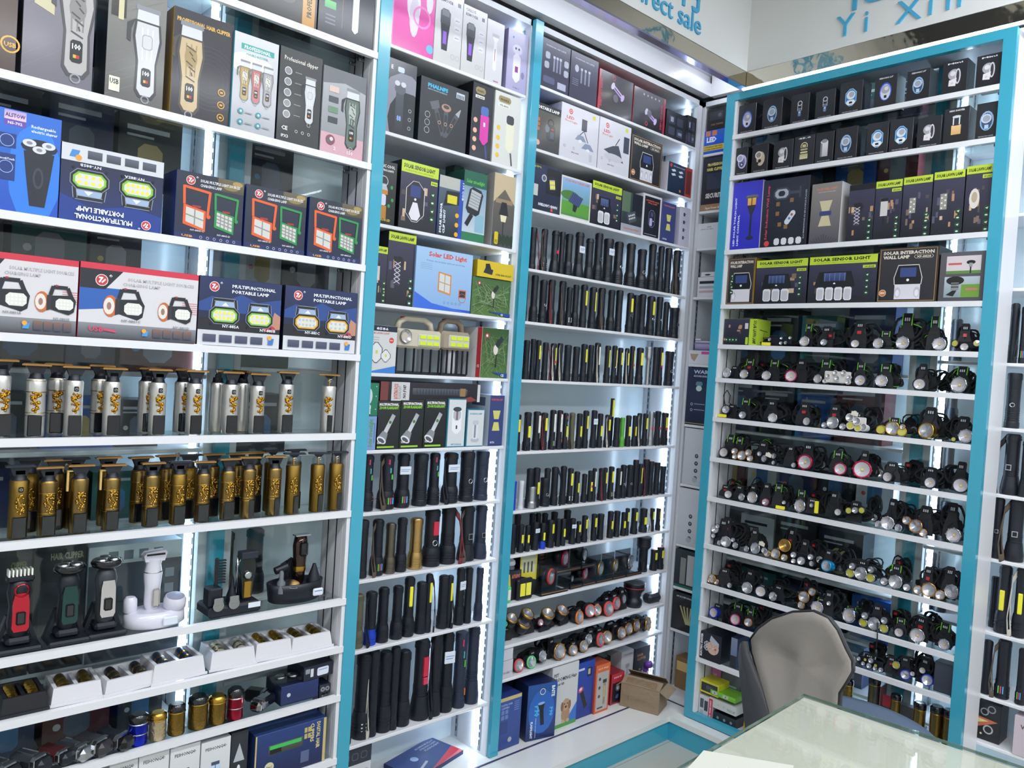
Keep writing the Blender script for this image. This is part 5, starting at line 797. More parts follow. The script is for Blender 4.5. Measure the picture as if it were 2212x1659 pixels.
c(bN, ZN[4], 'n2', 527, 1478, 720, 'low white carton with pink tab and lace picture in the corner shelving', 'cdccd6', lambda A: (A.r(0, 0, 1, 1, 'dcdae2'), A.r(.62, .74, 1, .94, 'd8509c'), A.p([(.1, .75), (.5, .75), (.32, .2), (.16, .4)], 'b49a84')), d=.12)
def a_wark(A): A.r(0, 0, 1, 1, '1d2440', '262f50').r(.03, .02, 1, .03, 'b8a868').r(.03, .02, .05, 1, 'b8a868').t('WARK', .36, .9, .06, 'c8d0e4', .8, 'l', .03).t('RECHARGEABLE', .38, .84, .03, 'c8d0e4', .6); p = A.at(.62, .66, .2); p.rr(-.35, .1, .35, .5, '5a8a9c', .3).e(0, -.1, .3, .25, 'c4dcd4'); [A.at(.36, .36-.1*j, .04).ring(0, 0, .6, 'c8d0e4', .3) for j in range(2)]; [A.r(.46, .36-.1*j, .9, .375-.1*j, '8a94b0') for j in range(2)]
c(bN, ZN[5], 'n3', 505, -60, 720, 'navy WARK carton with gold border in the corner shelving', '1a2038', a_wark, d=.12)
def a_wh(A): A.r(0, 0, 1, 1, 'c6c8ce', 'd2d4da'); [A.at(.46, .52-.13*j, .075).c(0, 0, .5, '3c404c').c(0, .05, .2, 'a0a4b0') for j in range(4)]; [A.l(.6+.06*j, .05, .9+.06*j, .35, .01, 'a8aab4') for j in range(6)]; A.at(.95, .68, .3).ring(0, 0, .4, '2c3038', .25); A.at(.44, .1, .1).c(0, 0, .5, 'b0b2ba')
c(bN, ZN[6], 'n3', 500, 512, 760, 'white trimmer carton with round dark icons, upper of two alike', 'babcc4', a_wh, d=.12)
c(bN, ZN[7], 'n3', 450, 1045, 700, 'white trimmer carton with round dark icons, lower of two alike', 'babcc4', a_wh, d=.12)
c(bN, ZN[8], 'n4', 398, 10, 600, 'dark teal edged carton with pale bottles in the corner shelving', '1f5a58', lambda A: (A.r(0, 0, 1, 1, '23282f', '343a40'), A.r(.3, .1, .5, .8, '8a8c88'), A.r(.55, .1, .8, .9, 'b4b6b8'), A.r(0, 0, 1, .06, '1f6a60')), d=.12)
c(bN, ZN[9], 'n4', 395, 330, 600, 'black MULTIFUNCTION carton with fanned gold tools in the corner shelving', '191b1f', lambda A: (A.r(0, 0, 1, 1, '1d2025'), A.t('MULTIFUNCTION', .15, .88, .04, 'c8ccd0', .8), [A.l(.55+.03*j, .2, .3+.13*j, .66, .05, 'b0a878') for j in range(5)]), d=.12)
# things standing in the fixed bays behind the cabinets, seen through the glass
q = random.Random(11)
def a_gen(A, k, c1): 
    A.r(0, 0, 1, 1, c1); r_ = random.Random(k); f = '2c3038' if hx(c1)[1] > .3 else 'b4b8c0'
    A.rr(.3, .15, .7, .65, r_.choice(['8a8e98', '5c6478', 'b8a068', '3c6a98']), .25).r(.12, .8, .8, .86, f).r(.12, .72, .55, .75, f); A.c(.2, .4, .06, r_.choice(['c84848', 'd8c040', '4a9ad0', 'c8c8c8']))
GC = [('1a1d26', 'black'), ('1c2a54', 'navy'), ('c9ced4', 'white'), ('2458a8', 'blue'), ('2c2a30', 'charcoal'), ('5a2428', 'dark red'), ('1f5a58', 'dark teal'), ('b8bcc0', 'pale grey')]
WHERE = {'Z': 'left cabinet', 'N': 'right cabinet'}
def generic(bay, tag, zs, ua, ub, nm, seq):
    for si, z in enumerate(zs):
        if tag == 'Z' and si == 7: continue
        u = ua+.01; i = 0; sg = 1 if ub > ua else -1; hs = (zs[si-1] if si else TOPZ-.02)-z-.03
        while abs(ub-u) > .12:
            w = .09+.09*q.random(); h = hs*(.72+.27*q.random()); col, cn = GC[seq[(si*3+i) % len(seq)]]
            um = u+sg*w/2; m = MB().box(-w/2, 0, 0, w/2, .1, h, M(col, .42, coat=.2)).mesh('carton')
            dv = .05 if bay.fam == 'R' else .06
            t = thing('carton', '%s carton behind the %s glass, %s, %s from left' % (cn, WHERE[tag], ('top row', 'second row', 'third row', 'fourth row', 'fifth row', 'sixth row', 'seventh row', 'eighth row', 'ninth row', 'tenth row', 'eleventh row')[si], ('first', 'second', 'third', 'fourth', 'fifth', 'sixth', 'seventh', 'eighth')[i]), 'box', bay.loc(um, z+.0004, dv), bay.rz, None, m)
            a = Art(); a_gen(Pen(a, -w/2+.001, .001, w-.002, h-.002), si*10+i, col); part('printed_front', a.mesh('printed_front'), t)
            u += sg*(w+.004+.015*q.random()); i += 1
generic(bZ, 'Z', ZZ, .15, .755, 'Z', [0, 4, 0, 1, 5, 0, 3, 4, 1, 0, 6])
generic(bN, 'N', ZN, 1.84, 1.10, 'N', [2, 4, 0, 6, 1, 0, 3, 5, 7, 1, 0])
c(bZ, ZZ[7], 'a3', 205, 650, 512, 'charcoal HAIR CLIPPER carton behind the shaver stands, through the left cabinet glass', '1c1e22', lambda A: (A.r(0, 0, 1, 1, '212329', '2a2d34'), A.t('HAIR CLIPPER', .3, .88, .05, 'a8a48c', .64), A.rr(.1, .1, .5, .7, '34373f'), A.t('M', .7, .5, .12, '5c6068', .2)), dv=.05, d=.1)
c(bZ, ZZ[7], 'a3', -60, 690, 190, 'charcoal CLIPPER carton at the left photo edge behind the red trimmer', '1c1e22', lambda A: (A.r(0, 0, 1, 1, '24262c', '2c2f36'), A.t('CLIPPER', .5, .86, .05, '8a7a48', .4), A.rr(.2, .1, .8, .6, '34373f')), dv=.05, d=.1)
c(bZ, ZZ[7], 'a3', 520, 660, 1065, 'wide grey and white carton with line drawings behind the white lady shaver', 'c8d4dc', lambda A: (A.r(0, 0, 1, .84, '4c535e', '3c424c'), A.r(0, .84, 1, 1, 'd4dde2'), [A.r(.2+.16*k, .87, .3+.16*k, .95, '6a7480') for k in range(4)], [A.r(.82, .25+.14*k, .92, .33+.14*k, '8a929c') for k in range(4)], [A.r(.3, .1+.2*k, .75, .11+.2*k, '2c3038') for k in range(3)]), dv=.04, d=.11)
WHERE['B'] = 'left cabinet right half'
generic(bB, 'B', ZB[:6], .885, 1.16, 'B', [3, 0, 2, 0, 1, 6, 4])
# right edge bay
def a_rs(A): A.r(0, 0, 1, 1, '17181d', '24262c').p([(0, .3), (.9, .55), (0, .6)], 'c8704c').p([(0, .42), (.5, .52), (0, .55)], 'e8dc9c'); A.at(.3, .75, .2).ring(0, 0, .5, '9a9ca4', .3); A.at(.6, .85, .2).ring(0, 0, .5, '9a9ca4', .3); A.at(.5, .3, .2).ring(0, 0, .6, 'b4b6bc', .3); A.c(.2, .15, .05, 'd8d8a8')
c(bE, ZE[9]+.0, 'e5', 285, 1090, 480, 'dark carton with key lights and an orange flash, bottom right edge', '15161a', a_rs, dv=.03)
c(bE, ZE[9]+.0, 'e5', 590, 1215, 760, 'pale pink carton cut off by the right edge, above the table', 'c4b4bc', lambda A: (A.r(0, 0, 1, 1, 'cfc0c8'), A.t('Vac', .3, .7, .1, '4a4650', .5)), dv=.0, d=.1)
# ---------------------------------------------------------------- flashlights standing on end (unit mesh: radius 1, height 1)
ORD = ('first', 'second', 'third', 'fourth', 'fifth', 'sixth', 'seventh', 'eighth', 'ninth', 'tenth', 'eleventh', 'twelfth', 'thirteenth', 'fourteenth', 'fifteenth', 'sixteenth', 'seventeenth', 'eighteenth', 'nineteenth', 'twentieth', 'twenty-first', 'twenty-second', 'twenty-third', 'twenty-fourth', 'twenty-fifth')
def ribs(z0, z1, n, r, d=.06):
    o = []
    for k in range(n): a = z0+(z1-z0)*k/n; b = (z1-z0)/n; o += [(r, a), (r, a+b*.55), (r-d, a+b*.65), (r-d, a+b*.95)]
    return o+[(r, z1)]
PROF = {
 'T': ([(.9, 0), (.96, .01)]+ribs(.02, .12, 2, .98)+[(.98, .2), (.86, .23), (.86, .3)], [(.82, .3), (.82, .36)]+ribs(.37, .46, 4, .82, .05)+[(.82, .9)], [(.86, .9), (.86, .97), (.7, .99), (.5, 1)]),
 'Z': ([(.92, 0), (1, .012), (1, .06)]+ribs(.07, .2, 3, 1, .07)+[(.96, .26), (.84, .33)], [(.78, .33)]+ribs(.35, .52, 6, .78, .06)+[(.75, .55), (.75, .88)], [(.82, .88)]+ribs(.885, .97, 3, .82, .06)+[(.6, 1)]),
 'S': ([(.9, 0), (.98, .01), (.98, .1), (.9, .12)], [(.9, .12)]+ribs(.14, .3, 4, .92, .05)+ribs(.4, .7, 9, .88, .03)+[(.9, .88)], [(.95, .88), (.95, .98), (.8, 1)]),
 'B': ([(.94, 0), (1, .01), (1, .10), (.95, .15), (.86, .24), (.8, .30)]+[], [(.74, .30)]+ribs(.31, .42, 4, .77, .07)+[(.73, .45), (.73, .9)], [(.82, .9), (.82, .93), (.76, .935), (.8, .96), (.6, 1)]),
 'U': ([(.6, 0), (.66, .02), (.66, .08)], [(.6, .08)]+ribs(.1, .3, 8, .6, .04)+[(.6, .62), (.66, .66)], [(.7, .66), (.98, .74)]+ribs(.75, .93, 4, .98, .07)+[(1, .95), (1, 1), (.85, 1)]),
}
CLR = {'k': ('141823', .42, 0), 'K': ('1b202b', .5, 0), 'g': ('5aa838', .35, 0), 's': ('b9bbbf', .3, 1.0), 'G': ('c9a468', .3, 1.0), 'b': ('2448c8', .3, .3), 't': ('7a7266', .38, 1.0), 'c': ('5c5a48', .5, 0), 'w': ('d4d6dc', .35, 0), 'y': ('30384c', .4, .3)}
@lru_cache(None)
def fl_mesh(ty, part_, col):
    c_ = CLR[col]; mt = M(*c_); i = {'head': 0, 'body': 1, 'tail_cap': 2}[part_]
    return MB().lathe(PROF[ty][i], mt, 14).mesh(part_)
@lru_cache(None)
def unit(kind):
    if kind == 'cob': return MB().box(-.34, -1.02, .0, .34, -.7, 1, COB, bev=.05).mesh('light_panel')
    if kind == 'wcob': return MB().box(-.34, -1.02, .0, .34, -.7, 1, COBW, bev=.05).mesh('light_panel')
    if kind == 'ncob': return MB().box(-.16, -1.02, .0, .16, -.7, 1, COB, bev=.04).mesh('light_panel')
    if kind == 'ring': return MB().lathe([(1, -1), (1, 0), (.7, .1), (.7, -.2)], SILV, 12, R_('X', 90), cap=False).lathe([(.7, -.2), (.01, -.2)], BLK, 12, R_('X', 90), cap=False).mesh('button')
    if kind == 'sq': return MB().box(-1, -.2, -1, 1, .5, -.7, SILV).box(-1, -.2, .7, 1, .5, 1, SILV).box(-1, -.2, -.7, -.7, .5, .7, SILV).box(.7, -.2, -.7, 1, .5, .7, SILV).box(-.7, 0, -.7, .7, .5, .7, BLK).mesh('button')
    if kind == 'red': return MB().box(-1, -.3, -1, 1, .6, 1, M('d8405c', .35), bev=.1).mesh('button')
    if kind == 'org': return MB().lathe([(1, 0), (1, .6), (.6, 1)], M('e8663a', .4), 12).mesh('end_button')
    if kind == 'stick': return MB().box(-1, -.05, -1, 1, .3, 1, M('dfe6f0', .5), bev=.08).box(-.8, -.09, .2, .8, -.04, .3, M('5c84c8', .5)).box(-.8, -.09, -.2, .5, -.04, -.1, M('5c84c8', .5)).mesh('price_sticker')
    if kind == 'tag': return MB().box(-1, -.1, -1, 1, .1, .8, M('e8e2d2', .6)).box(-.4, -.1, .8, .4, .1, 1.2, M('e8e2d2', .6)).mesh('price_tag')
    if kind[0] == 'm': return MB().box(-1, -.2, -1, 1, .4, 1, M(kind[1:], .4)).mesh('coloured_mark')
@lru_cache(None)
def lany(k):
    q_ = random.Random(k); s = 1 if k % 2 else -1; m = MB(); c_ = (BLK, M('c9c4b8', .8), M('5c5044', .8), M('7a2c34', .7))[k//2 % 4]
    pts = [(s*.6, -.3, .93), (s*1.15, -.5, .8), (s*1.25, -.9, .5), (s*1.1, -1.1, .22), (s*.8, -1.25, .06), (s*1.25, -1.2, .03), (s*1.5, -1.0, .25), (s*1.3, -.8, .55), (s*1.1, -.4, .84)]
    P = [Vector(p) for p in pts]; out = []
    for i in range(len(P)-1):
        for t in (0, .5): out.append(tuple(P[i].lerp(P[i+1], t)))
    out.append(tuple(P[-1])); return m.tube(out, .07, c_, 5).mesh('wrist_lanyard')
def flash(bay, z, view, x, yt, w, ty='T', o='', lab='', grp=None, col='k', dv=None, mp={}):
    px, py = V(view, x, yt); k = VIEWS[view][2]; r0 = w*k*bay.mpp(px, py, .03)/2
    dv = (r0+.012) if dv is None else dv+r0; u, zt = bay.hit(px, py, dv); h = min(max(zt-z, .03), gap_above(bay, z)-.002); r = w*k*bay.mpp(px, py, dv)/2
    t = thing('flashlight', lab, 'flashlight', bay.loc(u, z+.0004, dv), bay.rz+radians(((x*7) % 23)-11), grp, scale=(r, r, h))
    hc = col
    if 'G' in o: hc = 'k'
    part('head', fl_mesh(ty, 'head', 'b' if 'B' in o else hc), t); part('body', fl_mesh(ty, 'body', col), t); part('tail_cap', fl_mesh(ty, 'tail_cap', col), t)
    rb = {'T': .86, 'Z': .8, 'S': .93, 'B': .78, 'U': .66}[ty]; off = 1.0-rb-.04
    def on(nm, mesh, zc, sx, sz, x=0, lb=None): part(nm, mesh, t, (x, -rb+.02, zc), None, (sx, .5, sz), lb)
    if 'c' in o: part('light_panel', unit('cob'), t, (0, off, .52), None, (rb, 1, .34))
    if 'C' in o: part('light_panel', unit('cob'), t, (0, off, .34), None, (rb*1.1, 1, .30))
    if 'n' in o: part('light_panel', unit('ncob'), t, (.1, off, .42), None, (rb, 1, .46))
    if 'w' in o: part('light_panel', unit('wcob'), t, (0, off, .45), None, (rb*.9, 1, .45))
    if 'b' in o: on('button', unit('ring'), .42, .34, .34*r/h)
    if 'q' in o: on('button', unit('sq'), .45, .3, .28*r/h*1.2)
    if 'r' in o: on('button', unit('red'), .5, .26, .35*r/h)
    if 'R' in o: on('coloured_mark', unit('mc83048'), .68, .3, .12)
    if 'o' in o: part('end_button', unit('org'), t, (0, 0, .995), None, (.5, .5, .012))
    if 'k' in o: on('price_sticker', unit('stick'), .7 if ty != 'B' else .62, .75, .075)
    if 'K' in o: on('price_sticker', unit('stick'), .16, .6, .06)
    if 's' in o:
        for j, cc in enumerate(('68c850', 'd84a78', '58a8d8')): part('coloured_mark', unit('m'+cc), t, (-.32+.28*j, -.97, .16), None, (.07, .4, .06))
    if 'S' in o:
        for j, (cc, zq) in enumerate((('d84a78', .88), ('58b8b8', .72), ('68c850', .6), ('d8783a', .22))): part('coloured_mark', unit('m'+cc), t, (-.3+.22*j, -rb+.02, zq), None, (.07, .4, .045))
    if 'l' in o: part('wrist_lanyard', lany(int(x) % 2), t)
    if 'L' in o: part('wrist_lanyard', lany(2+int(x) % 2), t)
    if 'h' in o: part('wrist_lanyard', lany(4+int(x) % 2), t)
    if 'e' in o: part('wrist_lanyard', lany(6+int(x) % 2), t)
    return t
def desc(ty, o, col, w):
    cn = {'k': 'black', 'K': 'matt black', 'g': 'green', 's': 'silver', 'G': 'gold', 'b': 'blue', 't': 'grey-brown', 'c': 'camouflage', 'w': 'white', 'y': 'blue-grey'}[col]
    d = cn+' '+{'T': 'straight', 'Z': 'ribbed', 'S': 'plain', 'B': 'bell-headed', 'U': 'head-up'}[ty]+' flashlight'
    f = []
    if 'c' in o or 'C' in o or 'n' in o: f.append('yellow panel')
    elif 'w' in o: f.append('white panel')
    elif 'b' in o: f.append('ring button')
    elif 'q' in o: f.append('square button')
    elif 'k' in o or 'K' in o: f.append('sticker')
    elif 's' in o or 'S' in o: f.append('coloured stripes')
    elif 'l' in o or 'L' in o or 'h' in o: f.append('lanyard')
    return d+(', '+f[0] if f else '')
def frow(bay, z, view, items, where, grp, dv=None, tail='from left'):
    items = sorted(items, key=lambda a: a[0])
    for i, it in enumerate(items):
        x, yt, w = it[:3]; gp = min([abs(x-items[j][0]) for j in (i-1, i+1) if 0 <= j < len(items)]); w = min(w*{'Z': 1.22, 'B': 1.2, 'T': 1.14, 'S': 1.1, 'U': 1.2}[it[3] if len(it) > 3 else 'T'], max(gp*1.12, w*1.0)); ty = it[3] if len(it) > 3 else 'T'; o = it[4] if len(it) > 4 else ''; col = it[5] if len(it) > 5 else 'k'
        flash(bay, z, view, x, yt, w, ty, o, '%s, %s %s %s' % (desc(ty, o, col, w), ORD[i], tail, where), grp, col, dv)
G0 = 'flashlights standing on the open shelves'
frow(bC, ZC[3], 'b2', [(1057, 148, 48, 'S', 'e', 'k'), (1128, 156, 42, 'Z', 'Kh'), (1195, 168, 62, 'B', 'r'), (1237, 175, 34, 'S'), (1278, 188, 60, 'Z', ''), (1343, 178, 62, 'B', 'k'), (1405, 216, 56, 'B', ''), (1461, 183, 56, 'Z', 'q'), (1520, 218, 66, 'S', 'k'), (1583, 236, 58, 'Z', 'b'), (1657, 246, 58, 'Z', ''), (1725, 282, 60, 'Z', 'b'), (1790, 250, 60, 'Z', 'q'), (1843, 263, 50, 'Z', 'q'), (1887, 275, 42, 'S', 'h'), (1940, 288, 54, 'Z', 'hq')], 'of flashlight shelf one right of post', G0)
frow(bC, ZC[4], 'b2', [(1018, 428, 24, 'T'), (1068, 440, 52, 'Z'), (1122, 468, 52, 'T', 'b'), (1172, 468, 50, 'Z', 'e'), (1238, 476, 56, 'Z', 'h'), (1280, 513, 38, 'T', 'K'), (1320, 498, 48, 'Z'), (1370, 498, 44, 'T', 'cq'), (1425, 513, 46, 'T', 'n'), (1478, 518, 52, 'Z', 'h'), (1538, 530, 54, 'Z'), (1587, 533, 44, 'S'), (1653, 548, 50, 'T', 'cq'), (1690, 562, 34, 'S'), (1728, 556, 52, 'T'), (1780, 568, 52, 'T', 'cb'), (1833, 573, 44, 'S', 'b'), (1873, 603, 38, 'T', 'l'), (1922, 638, 66, 'S', 'q')], 'of second flashlight shelf right of post', G0)
frow(bC, ZC[5], 'b2', [(1018, 836, 46, 'T', ''), (1058, 830, 34, 'S'), (1090, 836, 38, 'T', 'c'), (1133, 850, 38, 'T', 'e'), (1182, 856, 44, 'T', 'nrL'), (1222, 856, 40, 'Z', 'L'), (1270, 866, 48, 'T'), (1322, 876, 44, 'T'), (1370, 860, 46, 'T', 'c'), (1412, 866, 38, 'T'), (1452, 853, 44, 'T', 'wL'), (1515, 870, 38, 'T', 'n'), (1557, 870, 38, 'T', 'nb'), (1592, 883, 34, 'T', 'c'), (1632, 886, 30, 'T', 'cL'), (1665, 873, 38, 'T', 'nr'), (1712, 883, 48, 'T', 'c'), (1765, 880, 40, 'U', '', 's'), (1810, 880, 40, 'S'), (1840, 880, 36, 'T', 'cr'), (1893, 905, 56, 'S', 'b')], 'of third flashlight shelf right of post', G0)
frow(bC, ZC[6], 'b3', [(1078, 213, 40, 'T', 'c'), (1138, 200, 48, 'T', 'Cl'), (1195, 196, 56, 'T', 'w'), (1240, 203, 44, 'T', 'ce'), (1293, 186, 46, 'T', 'ws'), (1335, 188, 44, 'T', 'wS'), (1370, 205, 38, 'T', 'CS'), (1410, 203, 44, 'T', 'l', 'c'), (1455, 208, 40, 'T', 'C'), (1494, 190, 40, 'T', 'c'), (1545, 188, 44, 'T', 'k'), (1582, 208, 40, 'T', 'C'), (1628, 216, 38, 'T', 'cL'), (1685, 233, 46, 'T', ''), (1718, 233, 34, 'Z', '', 'g'), (1755, 220, 38, 'T', 'C'), (1793, 220, 34, 'T', 'C'), (1822, 206, 36, 'T', 'L'), (1858, 208, 38, 'T', 'c'), (1893, 193, 48, 'T', 'rl', 's'), (1935, 193, 40, 'T', 'r'), (1978, 203, 52, 'T', 'crl')], 'of fourth flashlight shelf right of post', G0)
frow(bC, ZC[7], 'b3', [(1055, 623, 28, 'S', '', 'b'), (1097, 620, 34, 'S', '', 'w'), (1152, 545, 52, 'T', ''), (1192, 540, 54, 'T', 'C'), (1243, 602, 64, 'S', 'b'), (1258, 543, 46, 'T'), (1305, 536, 48, 'T', 'l'), (1358, 530, 46, 'T', ''), (1400, 543, 44, 'T', 'cK'), (1439, 563, 38, 'T', 'C'), (1485, 578, 34, 'T'), (1522, 558, 40, 'T', 'Cr'), (1546, 543, 32, 'T', 'w'), (1590, 543, 46, 'T', 'e'), (1612, 540, 34, 'T', 'c'), (1650, 533, 42, 'T', 'cs'), (1695, 543, 42, 'T', 'w'), (1725, 523, 46, 'T', 'b'), (1765, 523, 48, 'T', 'b'), (1800, 492, 38, 'S', 'o'), (1827, 516, 40, 'T', 'nbe'), (1863, 488, 42, 'S', 'o'), (1892, 500, 42, 'S', 'o'), (1930, 508, 42, 'S', 'o'), (1966, 530, 36, 'S')], 'of fifth flashlight shelf right of post', G0)
flash(bC, ZC[7], 'b3', 1163, 655, 62, 'Z', '', 'small silver ribbed flashlight in front of the black ones, beside the teal post', None, 's', .0)
frow(bC, ZC[8], 'b3', [(1045, 888, 44, 'T'), (1096, 888, 46, 'T', 'C'), (1137, 893, 34, 'T', 'C'), (1185, 873, 48, 'T', 'k'), (1230, 878, 38, 'T', 'CB'), (1278, 860, 46, 'T', 'c'), (1325, 853, 36, 'T'), (1355, 853, 40, 'T', 'C'), (1413, 850, 44, 'T', 'k'), (1449, 868, 32, 'T', 'c'), (1487, 833, 44, 'T', 'cL'), (1545, 823, 38, 'T', 'c'), (1585, 823, 40, 'S', 'L'), (1645, 806, 44, 'T', 'C'), (1685, 806, 38, 'S'), (1725, 813, 38, 'T', 'C'), (1748, 788, 32, 'T', 'c'), (1792, 788, 42, 'T', 'c'), (1847, 788, 48, 'T', 'CL'), (1900, 788, 30, 'T', 'c'), (1938, 788, 30, 'T', 'c')], 'of sixth flashlight shelf right of post', G0)
frow(bC, ZC[8], 'b3', [(1075, 828, 40, 'S'), (1165, 820, 44, 'T'), (1202, 818, 40, 'T'), (1242, 818, 40, 'T'), (1300, 810, 44, 'T'), (1380, 798, 46, 'T')], 'of sixth flashlight shelf rear row', G0, dv=.075)
# left of the middle post
G1 = 'large flashlights on the bay left of the middle post'
frow(bB, ZB[6], 'b3', [(160, 462, 74, 'Z', 'S'), (278, 460, 96, 'Z', 'Ssh'), (378, 455, 80, 'Z', 'ks'), (485, 455, 98, 'S', ''), (570, 450, 66, 'Z', 'S'), (668, 448, 104, 'Z', 'kl'), (770, 443, 88, 'S', 'b'), (862, 438, 84, 'S', 'b', 'y')], 'of top flashlight shelf left of post', G1)
frow(bB, ZB[7], 'b3', [(130, 862, 68, 'S', ''), (222, 857, 84, 'Z', 'sh'), (300, 880, 74, 'Z', '', 't'), (370, 848, 70, 'Z'), (458, 848, 80, 'Z', '', 'G'), (556, 794, 118, 'Z', 'Rb'), (655, 782, 104, 'Z', 'e'), (770, 772, 112, 'B', 'qh'), (855, 768, 84, 'B', 'q', 'y')], 'of second flashlight shelf left of post', G1)
frow(bB, ZB[8], 'b4', [(155, 232, 64, 'Z', '', 'c'), (232, 215, 76, 'T', 'Bl'), (305, 192, 68, 'Z', ''), (390, 182, 74, 'Z'), (460, 130, 66, 'Z', 'c'), (533, 157, 76, 'T', ''), (577, 110, 52, 'T', 'cl'), (665, 118, 76, 'T', 'l'), (702, 118, 46, 'T', 'c'), (765, 75, 64, 'Z', 'k'), (815, 70, 48, 'T'), (880, 70, 46, 'Z', '', 'y')], 'of third flashlight shelf left of post', G1)
frow(bB, ZB[9], 'b4', [(110, 620, 40, 'Z'), (190, 585, 116, 'Z', 'K'), (250, 570, 70, 'S', 'L'), (318, 572, 104, 'Z', ''), (377, 546, 60, 'S'), (430, 567, 98, 'Z', ''), (537, 500, 118, 'B', 'Rr'), (622, 470, 92, 'B', 'l'), (690, 458, 92, 'Z', 'k'), (770, 456, 78, 'S', 'S', 'y'), (845, 420, 96, 'B', '', 'y')], 'of lowest flashlight shelf left of post', G1)
flash(bE, ZE[3], 'e3', 575, 930, 78, 'T', 'l', 'black flashlight with lanyard, upper shelf at the right photo edge', 'x', 'k'); flash(bE, ZE[3], 'e3', 660, 960, 60, 'S', 's', 'black striped flashlight cut by the right photo edge, upper shelf', None)
flash(bE, ZE[4], 'e3', 568, 1526, 118, 'S', 'b', 'thick black flashlight with a ring button at the right photo edge')
flash(bE, ZE[5], 'e4', 556, 466, 150, 'B', 'ql', 'black bell headed flashlight with lanyard and square button, right edge'); flash(bE, ZE[5], 'e4', 675, 520, 90, 'B', '', 'black flashlight mostly outside the frame, beside the square button one')
flash(bE, ZE[6], 'e4', 436, 1008, 96, 'T', 'q', 'slim black flashlight right of the white cabinet side, at mid height'); flash(bE, ZE[6], 'e4', 588, 1028, 150, 'B', 'qh', 'black bell headed flashlight with braided lanyard, at the right edge')
flash(bE, ZE[7], 'e5', 520, -30, 120, 'Z', 'C', 'black flashlight with large yellow panel, right edge above the table'); flash(bE, ZE[7], 'e5', 660, -10, 110, 'Z', 'CL', 'black flashlight with yellow panel cut by the right edge'); flash(bE, ZE[7], 'e5', 430, 60, 60, 'S', '', 'slim black flashlight behind the yellow panel one, right edge', dv=.06)
flash(bE, ZE[8], 'e5', 372, 590, 84, 'T', '', 'plain black flashlight beside the white cabinet side, lowest flashlight shelf'); flash(bE, ZE[8], 'e5', 512, 588, 118, 'T', 'sh', 'black flashlight with three coloured stripes, lowest shelf at right edge'); flash(bE, ZE[8], 'e5', 665, 662, 80, 'T', 's', 'black striped flashlight cut off by the right edge, lowest shelf')
for i, (x, h_) in enumerate(((2000, .17), (2035, .2), (2062, .15))):
    for z in (ZE[3], ZE[4], ZE[5], ZE[6], ZE[7]):
        px = x-(3.2-z)*0-((1.6-z)*38); u = bE.u_at(px, z, .1); t = thing('flashlight', 'black flashlight behind the right cabinet glass near its edge, %s, row %s' % (ORD[i], ORD[ZE.index(z)]), 'flashlight', bE.loc(u, z+.0004, .1), bE.rz, None, scale=(.021, .021, h_))
        for pn in ('head', 'body', 'tail_cap'): part(pn, fl_mesh('S' if i % 2 else 'Z', pn, 'k'), t)
# tall stick lamp above the fourth shelf, and the round headed one
u, z1 = bC.hit(*V('b3', 1680, 118), .03); t = thing('stick_lamp', 'slim folding stick lamp with yellow strip rising above the flashlights', 'flashlight', bC.loc(u, ZC[6]+.0004, .05))
H_ = z1-ZC[6]; part('body', MB().box(-.008, -.005, 0, .008, .006, H_, BLK, bev=.002), t); part('light_panel', MB().box(-.004, -.0075, H_*.62, .004, -.005, H_*.97, COB), t)
# ---------------------------------------------------------------- headlamps
BEZ = {'s': SILV, 'k': BLK, 'r': M('b02848', .3, .5), 'g': M('c9965e', .28, 1.0), 'o': M('e08040', .35, .4), 'b': M('2a3cc8', .28, .5), 'c': M('1fa0d8', .28, .6), 'w': M('dcd8d4', .35), 'n': M('5fd880', .35), 'R': M('d84a48', .4), 'y': GOLD, 'm': M('c23a6c', .3, .5), 'p': COPPER, 'a': GOLD}
@lru_cache(None)
def lamp_mesh(part_, k, bz):
    m = MB(); X = R_('X', 90)                           # unit radius, opening towards -y, length 1 behind
    if part_ == 'housing':
        mt = BLK if bz not in 'gbcypw' or bz == 'g' else BEZ[bz]
        m.lathe([(.94, -.1), (.96, -.3), (.9, -.34), (.96, -.4), (.96, -.5), (.88, -.55), (.94, -.6), (.85, -1.2), (.8, -1.5), (.0, -1.5)], mt, 18, X, cap=False)
    elif part_ == 'bezel':
        m.lathe([(.84, .05), (.88, .14), (1.0, .12), (1.04, 0), (1.0, -.22), (.93, -.24)], BEZ[bz], 20, X, cap=False)
        if bz in 'rsg':
            for j in range(8): a = 2*pi*j/8; m.box(-.08, -.16, .95, .08, .1, 1.07, BEZ[bz], R_('Y', math.degrees(a)))
    elif part_ == 'reflector':
        mt = {'p': PEARL, 's': REFL, 'y': M('d8cf4c', .4, coat=.4), 'G': GOLD}[k]
        if k == 'y': m.lathe([(.84, .0), (.0, .0)], mt, 16, X, cap=False)
        else:
            m.lathe([(.84, .06), (.66, -.02), (.45, -.12), (.28, -.2), (.18, -.24), (.0, -.25)], mt, 16, X, cap=False, smooth=(k == 'p'))
    elif part_ == 'led_chip': m.box(-.17, .12, -.17, .17, .23, .17, M('e0c860', .4)).box(-.1, .1, -.1, .1, .13, .1, M('f4ecb8', .4))
    elif part_ == 'lens': m.lathe([(.84, .06), (.0, .08)], LENS, 16, X, cap=False)
    return m.mesh(part_)
